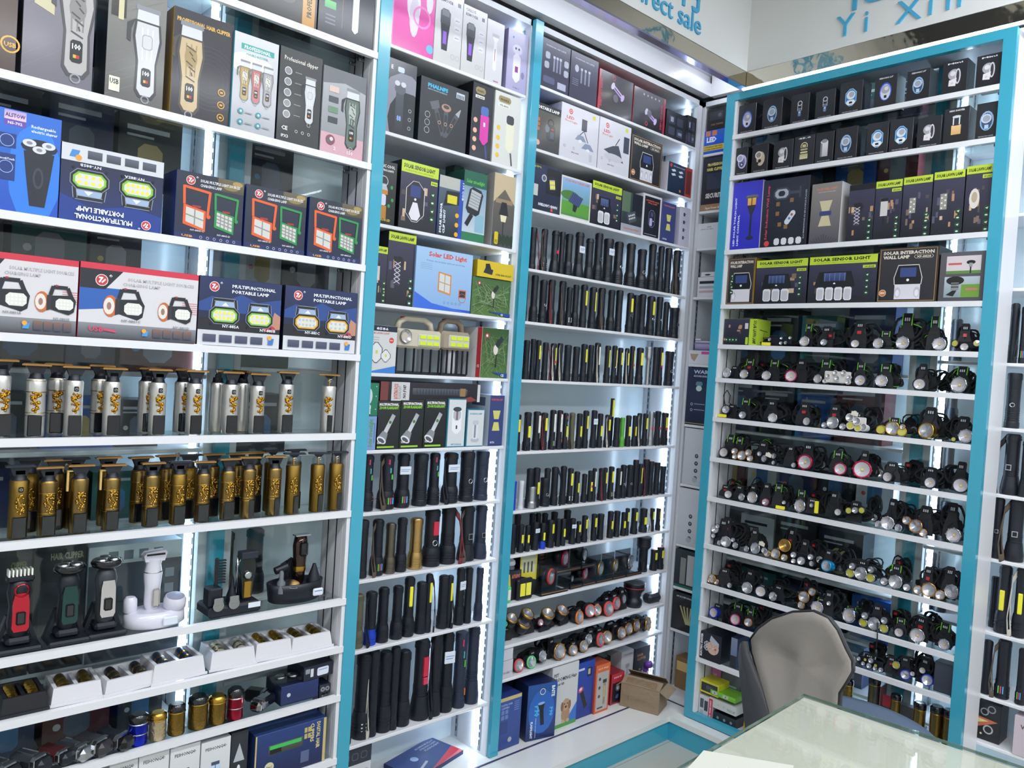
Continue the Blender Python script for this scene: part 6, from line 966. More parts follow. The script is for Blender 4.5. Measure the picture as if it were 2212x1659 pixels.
@lru_cache(None)
def strap_mesh(seed, green):
    q_ = random.Random(seed); m = MB()                   # fills a unit box: x -.5..+.5, z 0..1, y 0..1
    for j in range(7):
        cx, cz = (q_.random()-.5)*.5, .25+.4*q_.random(); rx, rz_ = .2+.16*q_.random(), min(.24+.16*q_.random(), cz/1.16-.05, (1-cz)/1.16-.05); y = .08+.12*j; tl = (q_.random()-.5)*1.2
        pts = []
        for k in range(14):
            a = 2*pi*k/14; w = 1+.12*sin(3*a+j); pts.append((cx+rx*w*cos(a), y+.22*sin(a+tl)+.05*cos(2*a), cz+rz_*w*sin(a)))
        m.tube(pts, (.17, .035), STRAP, 4, closed=True, flat=(0, 1, 0))
        if green:
            pg = [(x_, y_-.12, cz+(z_-cz)*1.03) for x_, y_, z_ in pts]; j in (1, 4) and m.tube(pg, (.010, .016), GRN, 4, closed=True, flat=(0, 1, 0))
    for cx, cz, rx, rz_, cy in ((-.18, .26, .3, .24, .5), (.2, .3, .28, .27, .6), (0, .42, .26, .34, .75)):
        pr = [(.0, -1)]+[(cos(a), sin(a)) for a in (-1.1, -.6, -.1, .4, .9)]+[(.0, 1)]; vs = []; n = 12
        for r_, h_ in pr:
            for k in range(n): a = 2*pi*k/n; w = 1+.16*sin(2.3*k+5*h_+seed); vs.append((cx+rx*r_*cos(a)*w, cy+.24*r_*sin(a)*w, cz+rz_*h_*(1+.06*sin(k*1.7))))
        m.add(vs, [(i*n+k, i*n+(k+1) % n, (i+1)*n+(k+1) % n, (i+1)*n+k) for i in range(len(pr)-1) for k in range(n)], STRAP, True)
    return m.mesh('head_strap')
@lru_cache(None)
def tongue_mesh(green, red):
    m = MB(); m.prism([(-.42, 0), (.42, 0), (.40, .35), (.26, .62), (.24, .95), (.18, 1), (-.18, 1), (-.24, .95), (-.26, .62), (-.40, .35)], 0, .12, RUB)
    m.box(-.2, -.02, .74, .2, .0, .9, STRAP)
    for k in range(3): m.box(-.12+.09*k, -.03, .78, -.07+.09*k, -.018, .87, M('c9ccd2', .5))
    for k in range(4): m.box(-.2+.11*k, -.015, .5, -.14+.11*k, 0, .54, BLK)
    if green: m.box(-.235, -.025, .66, -.2, .0, .98, GRN).box(.2, -.025, .66, .235, .0, .98, GRN)
    if red: m.box(-.1, -.03, .5, .1, .0, .62, RED)
    return m.mesh('top_strap')
@lru_cache(None)
def case_mesh(): return MB().box(-.5, 0, 0, .5, 1, 1, BLK2, bev=.12).box(-.3, -.02, .3, .3, 0, .38, BLK).box(-.3, -.02, .55, .3, 0, .6, BLK).mesh('battery_case')
YB = M('f0e63c', .4)
LN = {1: 'single', 2: 'two-lens', 3: 'triple-lens', 4: 'four-lens', 5: 'five-lens', 6: 'six-lens', 7: 'seven-lens', 8: 'eight-lens'}
BN = {'s': 'silver rimmed', 'k': 'all black', 'r': 'red rimmed', 'g': 'gold rimmed', 'o': 'orange rimmed', 'b': 'blue bodied', 'c': 'bright cyan', 'w': 'white bodied', 'n': 'green rimmed', 'R': 'red rimmed', 'y': 'golden', 'm': 'magenta rimmed', 'p': 'copper rimmed', 'a': 'gold rimmed'}
HCNT = [0]
def head(bay, z, view, lenses, bz, strap=None, o='', lab='', dv=.022, grp=None):
    """lenses: (x, y, r, kind) read off the photograph; strap: (left, top, right) of the strap bundle behind"""
    k = VIEWS[view][2]; L = []
    HCNT[0] += 1; sd = HCNT[0] % 9
    for e in lenses:
        px, py = V(view, e[0], e[1]); u, zc = bay.hit(px, py, dv); r = e[2]*k*bay.mpp(px, py, dv); lo, hi = ULIM.get(id(bay), (-9, 9)); u = max(lo+r*1.12, min(hi-r*1.12, u)); zc = max(zc, z+r*1.06+.0005); L.append((u, zc, r, e[3], e[4] if len(e) > 4 else bz))
    big = max(L, key=lambda a: a[2]); u0 = big[0]; t = thing('headlamp', lab, 'headlamp', bay.loc(u0, z+.0004, dv), bay.rz, grp)
    sg = 1 if bay.fam == 'L' else -1
    for (u, zc, r, kd, b) in L:
        x = (u-u0)*sg; ps = (x, 0, zc-z); yaw = radians(((HCNT[0]*37+int(x*900)) % 30)-15) if 'f' not in o else 0; tl = radians(-8) if 't' not in o else radians(-62)
        sc_ = (r, r, r); rt = (tl, 0, yaw)
        h_ = part('lamp_head', lamp_mesh('housing', '', b), t, ps, rt, sc_)
        part('bezel', lamp_mesh('bezel', '', b), h_); part('reflector', lamp_mesh('reflector', kd, ''), h_)
        if kd in 'pG': part('led_chip', lamp_mesh('led_chip', '', ''), h_)
        part('lens', lamp_mesh('lens', '', ''), h_)
    rb = big[2]
    if len(L) > 1:                                      # bridge that joins the heads
        xs = [(l[0]-u0)*sg for l in L]; zs = [l[1]-z for l in L]
        part('bridge', MB().box(min(xs)-.004, rb*.6, max(.002, min(zs)-.004), max(xs)+.004, rb*1.0, max(zs)+.004, BLK if bz != 'w' else BEZ['w'], bev=.003), t)
    if strap:
        xl, yt, xr = strap; pa, pb = V(view, xl, yt), V(view, xr, yt); dv2 = dv+.05
        ua, zt = bay.hit(*pa, dv2); ub = bay.hit(*pb, dv2)[0]; um = (ua+ub)/2; w = abs(ub-ua); sw = max(w, .06)*1.25; lo, hi = ULIM.get(id(bay), (-9, 9)); sw = min(sw, .17); us = max(lo+sw*.7, min(hi-sw*.7, um)); h = min(max(zt-z, .03), gap_above(bay, z)-.004)
        y0 = max(.03, rb*1.55); dp = max(.025, min(.05, .128-dv-y0)); y0 = min(y0, .138-dv-dp)
        cl = lambda q_, g_: max(lo+g_, min(hi-g_, q_))
        part('head_strap', strap_mesh(sd, 'g' in o), t, ((us-u0)*sg, y0, .001), None, (sw, dp*.9, h*.96))
        part('top_strap', tongue_mesh('g' in o, 'r' in o), t, ((cl(u0+(um-u0)*.7, .04)-u0)*sg, rb*.9, .004), (radians(-10), 0, radians(sd*3-12)), (min(max(w, .05), .07), .06, h*.95))
        part('battery_case', case_mesh(), t, ((cl(um+w*.25*(1 if sd % 2 else -1), .036)-u0)*sg, y0+dp*.45, 0), (0, 0, radians(sd*5-20)), (.05, dp*.5, .026))
    if 'Y' in o: part('light_bar', MB().box(-.017, -.006, .001, .017, .004, .013, YB, bev=.001), t, ((-.01), -.005, 0))
    if 'V' in o: part('light_bar', MB().box(-.006, -.006, .001, .006, .004, .045, YB, bev=.001), t, (rb+.012, -.002, .01))
    if 'T' in o: part('price_tag', unit('tag'), t, (rb*1.3, -.004, big[1]-z+rb*1.1), (0, radians(12), 0), (.012, .004, .008))
    if 'E' in o: part('rear_lamp', MB().box(-.014, 0, 0, .014, .012, .03, M('2a1418', .4), bev=.003).box(-.005, -.001, .01, .005, .0, .018, RED), t, (rb*1.2, rb, (big[1]-z)+rb*.8))
    if 'W' in o: part('cord', MB().tube([(-.01, .02, .03), (-.02, .02, .06), (-.025, .018, .09), (-.01, .016, .11), (.005, .018, .09), (0, .02, .06), (.02, .03, .05), (.04, .03, .03)], .0022, BLK, 6), t)
    if 'D' in o: part('charging_cord', MB().tube([(rb*.6, -.004, .03), (rb*1.2, -.033, .02), (rb*1.3, -.034, -.01), (rb*1.3, -.036, -.05)], .002, BLK, 6).tube([(rb*1.3, -.036, -.05), (rb*1.3, -.036, -.075)], .005, BLK, 8).tube([(rb*1.3, -.036, -.075), (rb*1.3, -.036, -.085)], .0025, SILV, 8), t)
    return t
HR = {4: 'fifth', 5: 'sixth', 6: 'seventh', 7: 'eighth', 8: 'ninth', 9: 'tenth', 10: 'eleventh', 11: 'twelfth'}
def hrow(row, items):
    items = sorted(items, key=lambda it: V(it[0], it[1][0][0], 0)[0])
    for i, it in enumerate(items):
        vw, ls, bz = it[:3]; st = it[3] if len(it) > 3 else None; o = it[4] if len(it) > 4 else ''
        lab = '%s %s headlamp, %s from left, %s shelf of right cabinet' % (BN[bz], LN[len(ls)], ORD[i], HR[row])
        head(bD, ZD[row], vw, ls, bz, st, o, lab, grp='headlamps in the right cabinet')
hrow(4, [('h1', [(878, 487, 30, 's'), (1048, 470, 24, 's'), (1172, 465, 26, 's'), (1038, 540, 28, 's'), (1105, 535, 30, 's')], 'k', (760, 440, 1270), 'Y'), ('h1', [(1377, 527, 74, 'p')], 's', (1390, 262, 1570), 'g'), ('h1', [(1655, 528, 54, 's')], 'k', (1600, 300, 1900), 'E'),
  ('h2', [(165, 510, 58, 'p')], 'k', (100, 200, 470), 'r'), ('h2', [(470, 525, 72, 'p')], 's', (540, 342, 760), 'g'), ('h2', [(795, 520, 86, 'p')], 's', (700, 90, 1100), 'g'), ('h2', [(1282, 535, 84, 'p')], 's', (1120, 132, 1330), 'g'), ('h2', [(1492, 503, 50, 'y'), (1615, 550, 55, 'p'), (1800, 503, 48, 'y')], 'k', (1570, 238, 1790), 'r')])
hrow(5, [('h1', [(190, 985, 72, 's')], 's', (240, 865, 480), ''), ('h1', [(510, 992, 68, 'p')], 's', (520, 758, 780), 'gr'), ('h1', [(830, 1012, 68, 'p')], 's', (850, 770, 1190), 'g'), ('h1', [(1182, 1025, 84, 'p')], 'r', (1230, 757, 1590), ''), ('h1', [(1565, 1052, 66, 'p')], 's', (1640, 767, 1890), 'g'),
  ('h1', [(1820, 965, 36, 's'), (1940, 965, 36, 's'), (1715, 1012, 30, 's'), (1845, 1045, 38, 's'), (1665, 1085, 30, 's'), (2015, 1028, 32, 's'), (2000, 1100, 34, 's')], 'w', None, 'f'), ('h2', [(232, 1010, 80, 'p')], 'k', (170, 747, 370), 'g'), ('h2', [(515, 1000, 78, 'p')], 's', (500, 770, 760), 'g'), ('h2', [(1018, 1055, 80, 'p')], 'k', (1030, 767, 1210), ''), ('h2', [(1543, 1058, 104, 'p')], 's', (1440, 797, 1770), 'g')])
hrow(6, [('h1', [(250, 1490, 68, 's')], 'k', (170, 1400, 420), 'WY'), ('h1', [(488, 1590, 60, 's')], 'k', (450, 1312, 720), 'g'), ('d3', [(655, 192, 28, 'p')], 's', (600, 60, 720), ''), ('d3', [(865, 212, 29, 'p')], 'k', (800, 75, 920), 'r'), ('d3', [(1027, 222, 38, 's'), (975, 232, 18, 's'), (1088, 235, 20, 's')], 's', (1000, 92, 1110), 'r'),
  ('d3', [(1133, 178, 25, 's'), (1177, 202, 25, 's'), (1137, 228, 24, 'y'), (1218, 240, 25, 's'), (1183, 252, 22, 'y')], 'w', (1160, 140, 1290), 'T'), ('d3', [(1325, 266, 28, 'y'), (1397, 253, 42, 's'), (1455, 277, 28, 'y'), (1460, 235, 16, 's')], 'y', (1350, 172, 1510), 'g'), ('d3', [(1605, 270, 50, 's')], 'y', (1570, 102, 1740), ''), ('d3', [(1858, 308, 42, 'p'), (1775, 313, 15, 'y', 'k')], 's', (1760, 160, 1900), '')])
hrow(7, [('h3', [(307, 590, 80, 'p')], 'k', (200, 237, 450), 'g'), ('h3', [(480, 540, 50, 's'), (593, 620, 74, 's'), (697, 565, 54, 's'), (483, 648, 44, 's'), (718, 675, 50, 's')], 'g', (470, 290, 660), 'g'), ('h3', [(868, 580, 42, 's'), (940, 655, 62, 's'), (1090, 615, 50, 's'), (1085, 725, 38, 's')], 'k', (680, 340, 1240), 'T'),
  ('h3', [(1400, 760, 46, 's')], 'k', (1280, 420, 1480), ''), ('h3', [(1575, 745, 118, 'p')], 'r', (1500, 378, 1810), ''), ('h4', [(85, 570, 78, 'p')], 'r', (-40, 292, 180), 'g'), ('h4', [(365, 600, 112, 'p')], 'r', (330, 297, 510), ''), ('h4', [(690, 670, 68, 'p')], 'k', (680, 442, 950), ''), ('h4', [(1237, 745, 76, 'p')], 'k', (1110, 500, 1420), ''), ('h4', [(1645, 780, 98, 'p')], 'k', (1520, 430, 1745), '')])
hrow(8, [('h3', [(380, 1225, 66, 'p')], 'k', (215, 1030, 450), 'r'), ('h3', [(590, 1255, 58, 's')], 's', (480, 1040, 700), ''), ('h3', [(755, 1305, 90, 'p')], 's', (720, 1040, 880), ''), ('h3', [(960, 1345, 58, 's')], 'm', (930, 1000, 1130), ''), ('h3', [(1250, 1340, 34, 's')], 'k', (1100, 1010, 1290), 'Yg'), ('h3', [(1495, 1425, 102, 'p')], 's', (1460, 1112, 1660), 'g'), ('h3', [(1680, 1385, 38, 's')], 'k', (1640, 1240, 1900), 'V'),
  ('h3', [(2090, 1490, 58, 'p')], 'k', (1900, 1112, 2160), ''), ('h4', [(195, 1085, 44, 'y'), (278, 1080, 46, 's'), (362, 1082, 44, 'y')], 'k', (160, 920, 480), 'f'), ('h4', [(575, 1280, 46, 's'), (690, 1278, 82, 's'), (830, 1320, 48, 's')], 's', (690, 902, 880), ''), ('h4', [(935, 1210, 52, 's'), (1055, 1285, 86, 's'), (1145, 1390, 48, 's')], 'g', (1100, 992, 1390), ''), ('h4', [(1535, 1440, 90, 'p')], 's', (1410, 942, 1640), '')])
hrow(9, [('h5', [(235, 265, 54, 's'), (215, 355, 36, 's', 'k'), (318, 235, 34, 's', 'k')], 's', (200, 62, 400), ''), ('h5', [(430, 490, 72, 's'), (340, 465, 34, 's'), (530, 425, 28, 's'), (562, 500, 44, 's')], 's', (330, 60, 620), 'r'), ('h5', [(835, 590, 78, 's'), (715, 575, 42, 's'), (960, 570, 42, 's')], 's', (770, 232, 930), 'T'), ('h5', [(1000, 650, 50, 's'), (1115, 635, 72, 's'), (1235, 700, 50, 's')], 'y', None, ''),
  ('h5', [(1245, 500, 88, 'G')], 'y', (1270, 202, 1460), 'r'), ('h5', [(1365, 630, 44, 's', 'k'), (1470, 718, 62, 's', 'k'), (1600, 660, 44, 's', 'k'), (1365, 715, 36, 's', 'k'), (1615, 752, 44, 's', 'k')], 'p', (1470, 382, 1640), ''), ('h5', [(1815, 800, 78, 's')], 'c', (1800, 520, 1960), ''),
  ('h6', [(360, 375, 48, 's', 'k'), (470, 468, 82, 's'), (600, 420, 48, 's', 'k'), (332, 490, 58, 'y'), (592, 545, 58, 'y')], 's', (330, 242, 720), ''), ('h6', [(768, 590, 56, 's', 'k'), (912, 585, 84, 's'), (1058, 650, 52, 's', 'k')], 's', (820, 312, 1080), 'g'), ('h6', [(1195, 710, 54, 's'), (1338, 705, 88, 's'), (1480, 770, 58, 's')], 'g', (1250, 340, 1450), 'r'), ('h6', [(1630, 700, 92, 's')], 's', (1500, 332, 1740), '')])
hrow(10, [('h5', [(215, 970, 62, 's'), (140, 975, 34, 's'), (300, 1010, 38, 's')], 'y', (200, 862, 430), ''), ('h5', [(480, 1090, 40, 's')], 'k', (330, 760, 560), ''), ('h5', [(725, 1105, 76, 's')], 's', (680, 790, 900), ''), ('h5', [(910, 1150, 78, 'p')], 'k', (870, 990, 1090), 'r'), ('h5', [(1080, 1220, 60, 's')], 's', (1080, 1000, 1380), ''), ('h5', [(1510, 1210, 80, 's'), (1620, 1140, 54, 's'), (1470, 1335, 54, 's')], 'g', (1500, 1030, 1740), ''), ('h5', [(1690, 1385, 84, 'p')], 's', (1700, 1180, 1900), 'g'),
  ('h6', [(60, 850, 30, 's')], 'k', (20, 640, 200), ''), ('h6', [(315, 1050, 90, 'p')], 's', (280, 852, 500), 'gr'), ('h6', [(522, 1008, 50, 's', 'k'), (500, 1118, 56, 'y'), (638, 1110, 80, 's'), (770, 1070, 50, 's', 'k'), (765, 1195, 56, 'y')], 's', (620, 820, 830), 'D'), ('h6', [(955, 1248, 60, 'p')], 'k', (960, 1002, 1110), 'g'), ('h6', [(1190, 1280, 88, 'p')], 's', (1120, 962, 1420), 'r'), ('h6', [(1530, 1410, 72, 'p')], 's', (1440, 1042, 1700), 'g')])
hrow(11, [('h5', [(262, 1425, 72, 'p')], 'b', (130, 1222, 420), ''), ('h5', [(560, 1530, 74, 'p')], 'm', (520, 1242, 760), 'g'), ('h5', [(740, 1560, 58, 's')], 'p', (760, 1340, 880), 'g'), ('h7', [(290, 190, 50, 's')], 's', None, ''), ('h7', [(378, 160, 34, 's'), (475, 175, 24, 'y'), (560, 188, 44, 's'), (445, 232, 34, 's'), (530, 285, 44, 's'), (630, 262, 26, 'y'), (620, 325, 36, 's'), (708, 345, 40, 's')], 'k', (420, 10, 800), 'f'),
  ('h7', [(938, 255, 56, 'y')], 's', (800, 60, 1000), 'r'), ('h7', [(1075, 400, 74, 's'), (1180, 385, 34, 'p', 's')], 'b', (1010, 60, 1230), ''), ('h7', [(1400, 480, 84, 's'), (1330, 335, 50, 'p', 'k')], 'b', (1240, 60, 1500), '')])
# a rear rank of headlamps, mostly straps, behind the front ones
for row, px0, px1, n in ((5, 1600, 2090, 5), (6, 1590, 2080, 7), (7, 1570, 2070, 8), (8, 1560, 2060, 8), (9, 1560, 2060, 8), (10, 1545, 2055, 8), (11, 1600, 2040, 5)):
    z = ZD[row]; ua, ub = bD.u_at(px0, z+.03, .085), bD.u_at(px1, z+.03, .085); g_ = gap_above(bD, z)
    for i in range(n):
        u = ua+(ub-ua)*(i+.5)/n+.01*sin(i*5+row); sd = (row*3+i) % 9; H_ = min(g_*.9, .075+.03*((i*7+row) % 4)/3); t = thing('headlamp', 'black headlamp bundled in its strap, rear rank, %s from left, %s shelf of right cabinet' % (ORD[i], HR[row]), 'headlamp', bD.loc(u, z+.0004, .098), bD.rz, 'strapped headlamps in the rear rank')
        part('head_strap', strap_mesh(sd, (i+row) % 4 == 0), t, (0, 0, .001), (0, 0, radians(sd*8-30)), (.07, .036, H_)); lh = part('lamp_head', lamp_mesh('housing', '', 'k'), t, (.02*(1 if i % 2 else -1), -.004, .022), (0, 0, radians(20)), (.015, .012, .015)); part('reflector', lamp_mesh('reflector', 's', ''), lh)
        if i % 3 == 0: part('rear_lamp', MB().box(-.012, 0, 0, .012, .01, .02, M('2a1418', .4), bev=.003).box(-.005, -.001, .006, .005, .0, .014, RED), t, (-.01, .004, H_*.6))
# miner's lamps and bezel lamps on the two low shelves right of the post
def crow(z, items, where):
    for i, it in enumerate(sorted(items, key=lambda it: it[0][0][0])):
        ls, bz = it[:2]; st = it[2] if len(it) > 2 else None; o = it[3] if len(it) > 3 else ''
        head(bC, z, 'b4', ls, bz, st, o, '%s faceted headlamp, %s from left on the %s shelf right of post' % (BN[bz], ORD[i], where), grp='bezel headlamps on the low shelves')
crow(ZC[10], [([(1015, 405, 26, 's')], 'n', (990, 420, 1050), 't'), ([(1067, 372, 38, 's')], 'a', (1030, 400, 1100), 't'), ([(1137, 402, 42, 's')], 'a', (1090, 430, 1190), 't'), ([(1162, 345, 42, 's')], 'a', (1130, 370, 1200), 't'), ([(1238, 400, 20, 's')], 'r', (1200, 410, 1280), ''), ([(1282, 345, 42, 's')], 'a', (1240, 370, 1330), 't'), ([(1368, 325, 38, 's')], 'g', (1330, 340, 1410), 't'),
  ([(1470, 372, 38, 's')], 'o', (1430, 310, 1490), ''), ([(1535, 330, 36, 's')], 'R', (1480, 280, 1540), ''), ([(1577, 327, 32, 's')], 'o', (1530, 275, 1590), ''), ([(1645, 322, 42, 's')], 'R', (1600, 240, 1650), 'f'), ([(1692, 286, 36, 's')], 'R', (1640, 220, 1700), ''), ([(1735, 260, 30, 's')], 'k', (1690, 190, 1740), '')], 'second lowest')
crow(ZC[11], [([(1108, 668, 38, 's')], 'R', None, 'f'), ([(1183, 640, 36, 's')], 'n', (1130, 570, 1230), 'f'), ([(1250, 600, 32, 's')], 's', (1200, 550, 1260), ''), ([(1350, 587, 48, 's')], 'g', (1250, 500, 1330), 'f'), ([(1432, 570, 32, 's')], 'g', (1390, 510, 1440), ''), ([(1495, 542, 34, 's')], 'g', (1440, 460, 1520), ''), ([(1525, 500, 30, 's')], 's', (1500, 430, 1560), ''), ([(1597, 502, 40, 's')], 'R', (1540, 430, 1620), ''), ([(1635, 487, 36, 's')], 'y', None, ''), ([(1722, 462, 34, 's')], 'g', (1620, 410, 1700), ''), ([(1765, 438, 34, 's')], 'g', (1700, 385, 1760), ''), ([(1812, 417, 34, 's')], 'g', (1750, 365, 1810), ''), ([(1880, 408, 38, 's')], 'g', (1830, 355, 1890), '')], 'lowest')
u, zt = bC.hit(*V('b4', 1805, 160), .05); t = thing('searchlight', 'large black cup shaped searchlight pointing up, second lowest shelf near the corner', 'flashlight', bC.loc(u, ZC[10]+.0004, .055))
h = zt-ZC[10]; part('body', MB().lathe([(.034, 0), (.038, .01), (.036, h*.3), (.028, h*.36), (.034, h*.6), (.046, h*.72), (.047, h*.97)], BLK, 20), t); part('bezel', MB().lathe([(.047, h*.97), (.048, h), (.043, h)], M('3a3d44', .3), 20, cap=False), t); part('reflector', MB().lathe([(.043, h*.99), (.02, h*.75), (.001, h*.7)], REFL, 18, cap=False, smooth=False), t); part('red_ring', MB().lathe([(.0475, h*.80), (.0478, h*.815), (.047, h*.82)], RED, 20, cap=False), t)
u, zt = bC.hit(*V('b4', 1915, 225), .04); t = thing('lamp_pod', 'rounded black lamp pod lying at the corner end of the second lowest shelf', 'lamp', bC.loc(u, ZC[10]+.0004, .045)); part('shell', MB().box(-.045, -.02, 0, .045, .03, .04, BLK, bev=.012), t); part('front_band', MB().box(-.035, -.022, .016, .035, -.02, .024, BLK2), t)
# ---------------------------------------------------------------- trimmers standing in the left cabinet (height 1)
WBODY = M('cfcdc8', .28, .6); GPL = M('c9952f', .25, 1.0, bump=.3, bscale=60); GBODY = M('8c7446', .32, 1.0); GLAB = M('c49a44', .25, 1.0); WIN = M('101218', .12, coat=.6)
@lru_cache(None)
def tr_mesh(p_, v):
    m = MB(); bm = {'w': WBODY, 'g': GBODY, 'b': BRASS}[v]
    if p_ == 'body': m.lathe([(.105, 0), (.115, .01), (.118, .3), (.113, .55), (.118, .76), (.105, .78)], bm, 18)
    elif p_ == 'neck': m.lathe([(.1, .78), (.085, .80), (.075, .86)], BLK, 12).box(-.075, -.05, .84, .075, .045, .93, BLK, bev=.02).prism([(-.075, .84), (.075, .84), (.125, .96), (-.125, .96)], -.05, .01, BLK)
    elif p_ == 'clear_neck': m.lathe([(.1, .78), (.1, .86), (.06, .92)], CLEAR, 12).lathe([(.02, .78), (.02, .94)], GOLD, 8).prism([(-.03, .9), (.03, .9), (.1, .965), (-.1, .965)], -.03, .0, BLK)
    elif p_ == 'blade': m.box(-.17, -.085, .955, .17, .02, .976, M('b98d52', .35, .8) if v != 'b' else BLK2).box(-.155, -.08, .976, .155, -.03, .986, M('8a6a40', .35, .8) if v != 'b' else BLK2)
    elif p_ == 'window': m.box(-.082, -.128, .015, .082, -.07, .3, WIN, bev=.01)
    elif p_ == 'sidewindow': m.box(-.0, -.128, .015, .085, -.07, .3, WIN, bev=.008)
    elif p_ == 'button': m.box(-.03, -.127, .63, .03, -.1, .70, WIN, bev=.008)
    elif p_ == 'button_mark': m.lathe([(.014, 0), (.017, .004), (.014, .004)], COBW, 10, Matrix.Translation((0, -.127, .665)) @ R_('X', 90), cap=False)
    elif p_ == 'emblem':
        q_ = random.Random({'w': 3, 'g': 5, 'b': 9}[v]); mt = GPL if v == 'w' else GLAB
        pts = [(.028*sin(k*.6), -.116-.004*cos(k), .36+.02*k) for k in range(13)]; m.tube(pts, .016, mt, 6)
        for k in range(20): x, z = (q_.random()-.5)*.11, .36+.24*q_.random(); m.lathe([(.0, -.004), (.02*q_.random()+.008, 0), (.008, .01), (0, .012)], mt, 6, Matrix.Translation((x, -math.sqrt(.0139-x*x), z)) @ R_('X', 90), cap=False)
        for k in range(8): a = k*.8; x, z = .045*cos(a), .46+.12*sin(a); m.lathe([(.0, -.004), (.018, 0), (.012, .012), (0, .014)], mt, 6, Matrix.Translation((x, -math.sqrt(.0139-x*x), z)) @ R_('X', 90), cap=False)
    elif p_ == 'ring_band': [m.lathe([(.116, z), (.122, z+.006), (.116, z+.012)], GLAB, 18, cap=False) for z in (.28, .32, .6, .75)]
    elif p_ == 'guard': m.box(-.17, -.02, .60, -.14, .02, .90, M('d8b468', .4), bev=.005).box(-.17, -.03, .88, -.02, .03, .9, M('d8b468', .4))
    return m.mesh({'clear_neck': 'neck', 'sidewindow': 'window'}.get(p_, p_))
def trim(z, view, x, yt, v, o, lab, dv=.03, rz=0, sc=1):
    px, py = V(view, x, yt); dv += .0; u, zt = bA.hit(px, py, dv); h = min(zt-z, gap_above(bA, z)-.002)/.985
    t = thing('hair_trimmer', lab, 'trimmer', bA.loc(u, z+.0004, dv), radians(rz), {'w': 'silver trimmers in the left cabinet', 'g': 'brass trimmers in the left cabinet', 'b': 'brass trimmers in the left cabinet'}[v], scale=(h, h, h))
    part('body', tr_mesh('body', v), t); part('neck', tr_mesh('clear_neck' if 'c' in o else 'neck', v), t); part('blade', tr_mesh('blade', v), t)
    if 'x' in o: return t
    part('window', tr_mesh('sidewindow' if 's' in o else 'window', v), t); part('emblem', tr_mesh('emblem', v), t)
    if 'p' in o: bt = part('power_button', tr_mesh('button', v), t); part('power_mark', tr_mesh('button_mark', v), bt)
    if 'r' in o: part('ring_band', tr_mesh('ring_band', v), t)
    if 'G' in o: part('comb_guard', tr_mesh('guard', v), t)
    return t
for i, (x, yt, o, dv, rz) in enumerate([(10, 905, '', .03, 20), (218, 932, 'r', .03, -12), (440, 945, 'p', .03, 0), (662, 955, 'p', .03, 5), (928, 962, 'p', .03, 0), (1142, 970, 'p', .03, 3), (1352, 978, 'p', .03, 0), (1508, 988, 'p', .03, 0), (1676, 978, 'p', .03, -5), (1922, 992, 'cs', .03, -30)]):
    trim(ZA[4], 'a2', x, yt, 'w', o, 'silver trimmer with gold relief, %s in the front row of the silver trimmers' % ORD[i], dv, rz)
for i, (x, yt, o, rz) in enumerate([(340, 930, 'r', -8), (590, 938, 'r', 0), (862, 955, 'p', 10), (1070, 962, 'p', 8), (1272, 968, 'x', 70), (1418, 972, 'x', -70)]):
    trim(ZA[4], 'a2', x, yt, 'w', o, 'silver trimmer, %s in the rear row of the silver trimmers' % ORD[i], .085, rz)
for i, (x, yt, o, rz, v) in enumerate([(118, 172, 'p', 0, 'b'), (287, 180, 'r', 0, 'g'), (470, 168, 'G', 0, 'g'), (658, 166, 'Gr', 0, 'g'), (890, 155, 'r', 0, 'g'), (1048, 148, 'r', 0, 'b'), (1190, 148, 'r', -6, 'g'), (1335, 132, 'r', 0, 'g'), (1455, 122, 'rs', -10, 'g'), (1605, 118, 'rs', -14, 'g'), (1715, 100, 'cs', -14, 'b'), (1858, 98, 'cs', -16, 'b'), (1965, 92, 'cs', -10, 'b')]):
    trim(ZA[5], 'a3', x, yt, v, o, 'brass trimmer, %s in the front row of the brass trimmers' % ORD[i], .03, rz)
for i, (x, yt, o, rz, v) in enumerate([(175, 132, '', 0, 'b'), (330, 136, '', 0, 'g'), (440, 128, 'G', 0, 'b'), (630, 122, '', 0, 'g'), (818, 122, 'r', 6, 'g'), (975, 112, 'r', 5, 'g'), (1105, 108, 'r', 0, 'b'), (1240, 104, 'r', 0, 'g'), (1382, 100, 'r', 0, 'g'), (1490, 95, 'r', 0, 'g'), (1590, 85, 'c', 0, 'b'), (1720, 80, 'c', 0, 'b')]):
    trim(ZA[5], 'a3', x, yt, v, o, 'brass trimmer, %s in the rear row of the brass trimmers' % ORD[i], .085, rz)
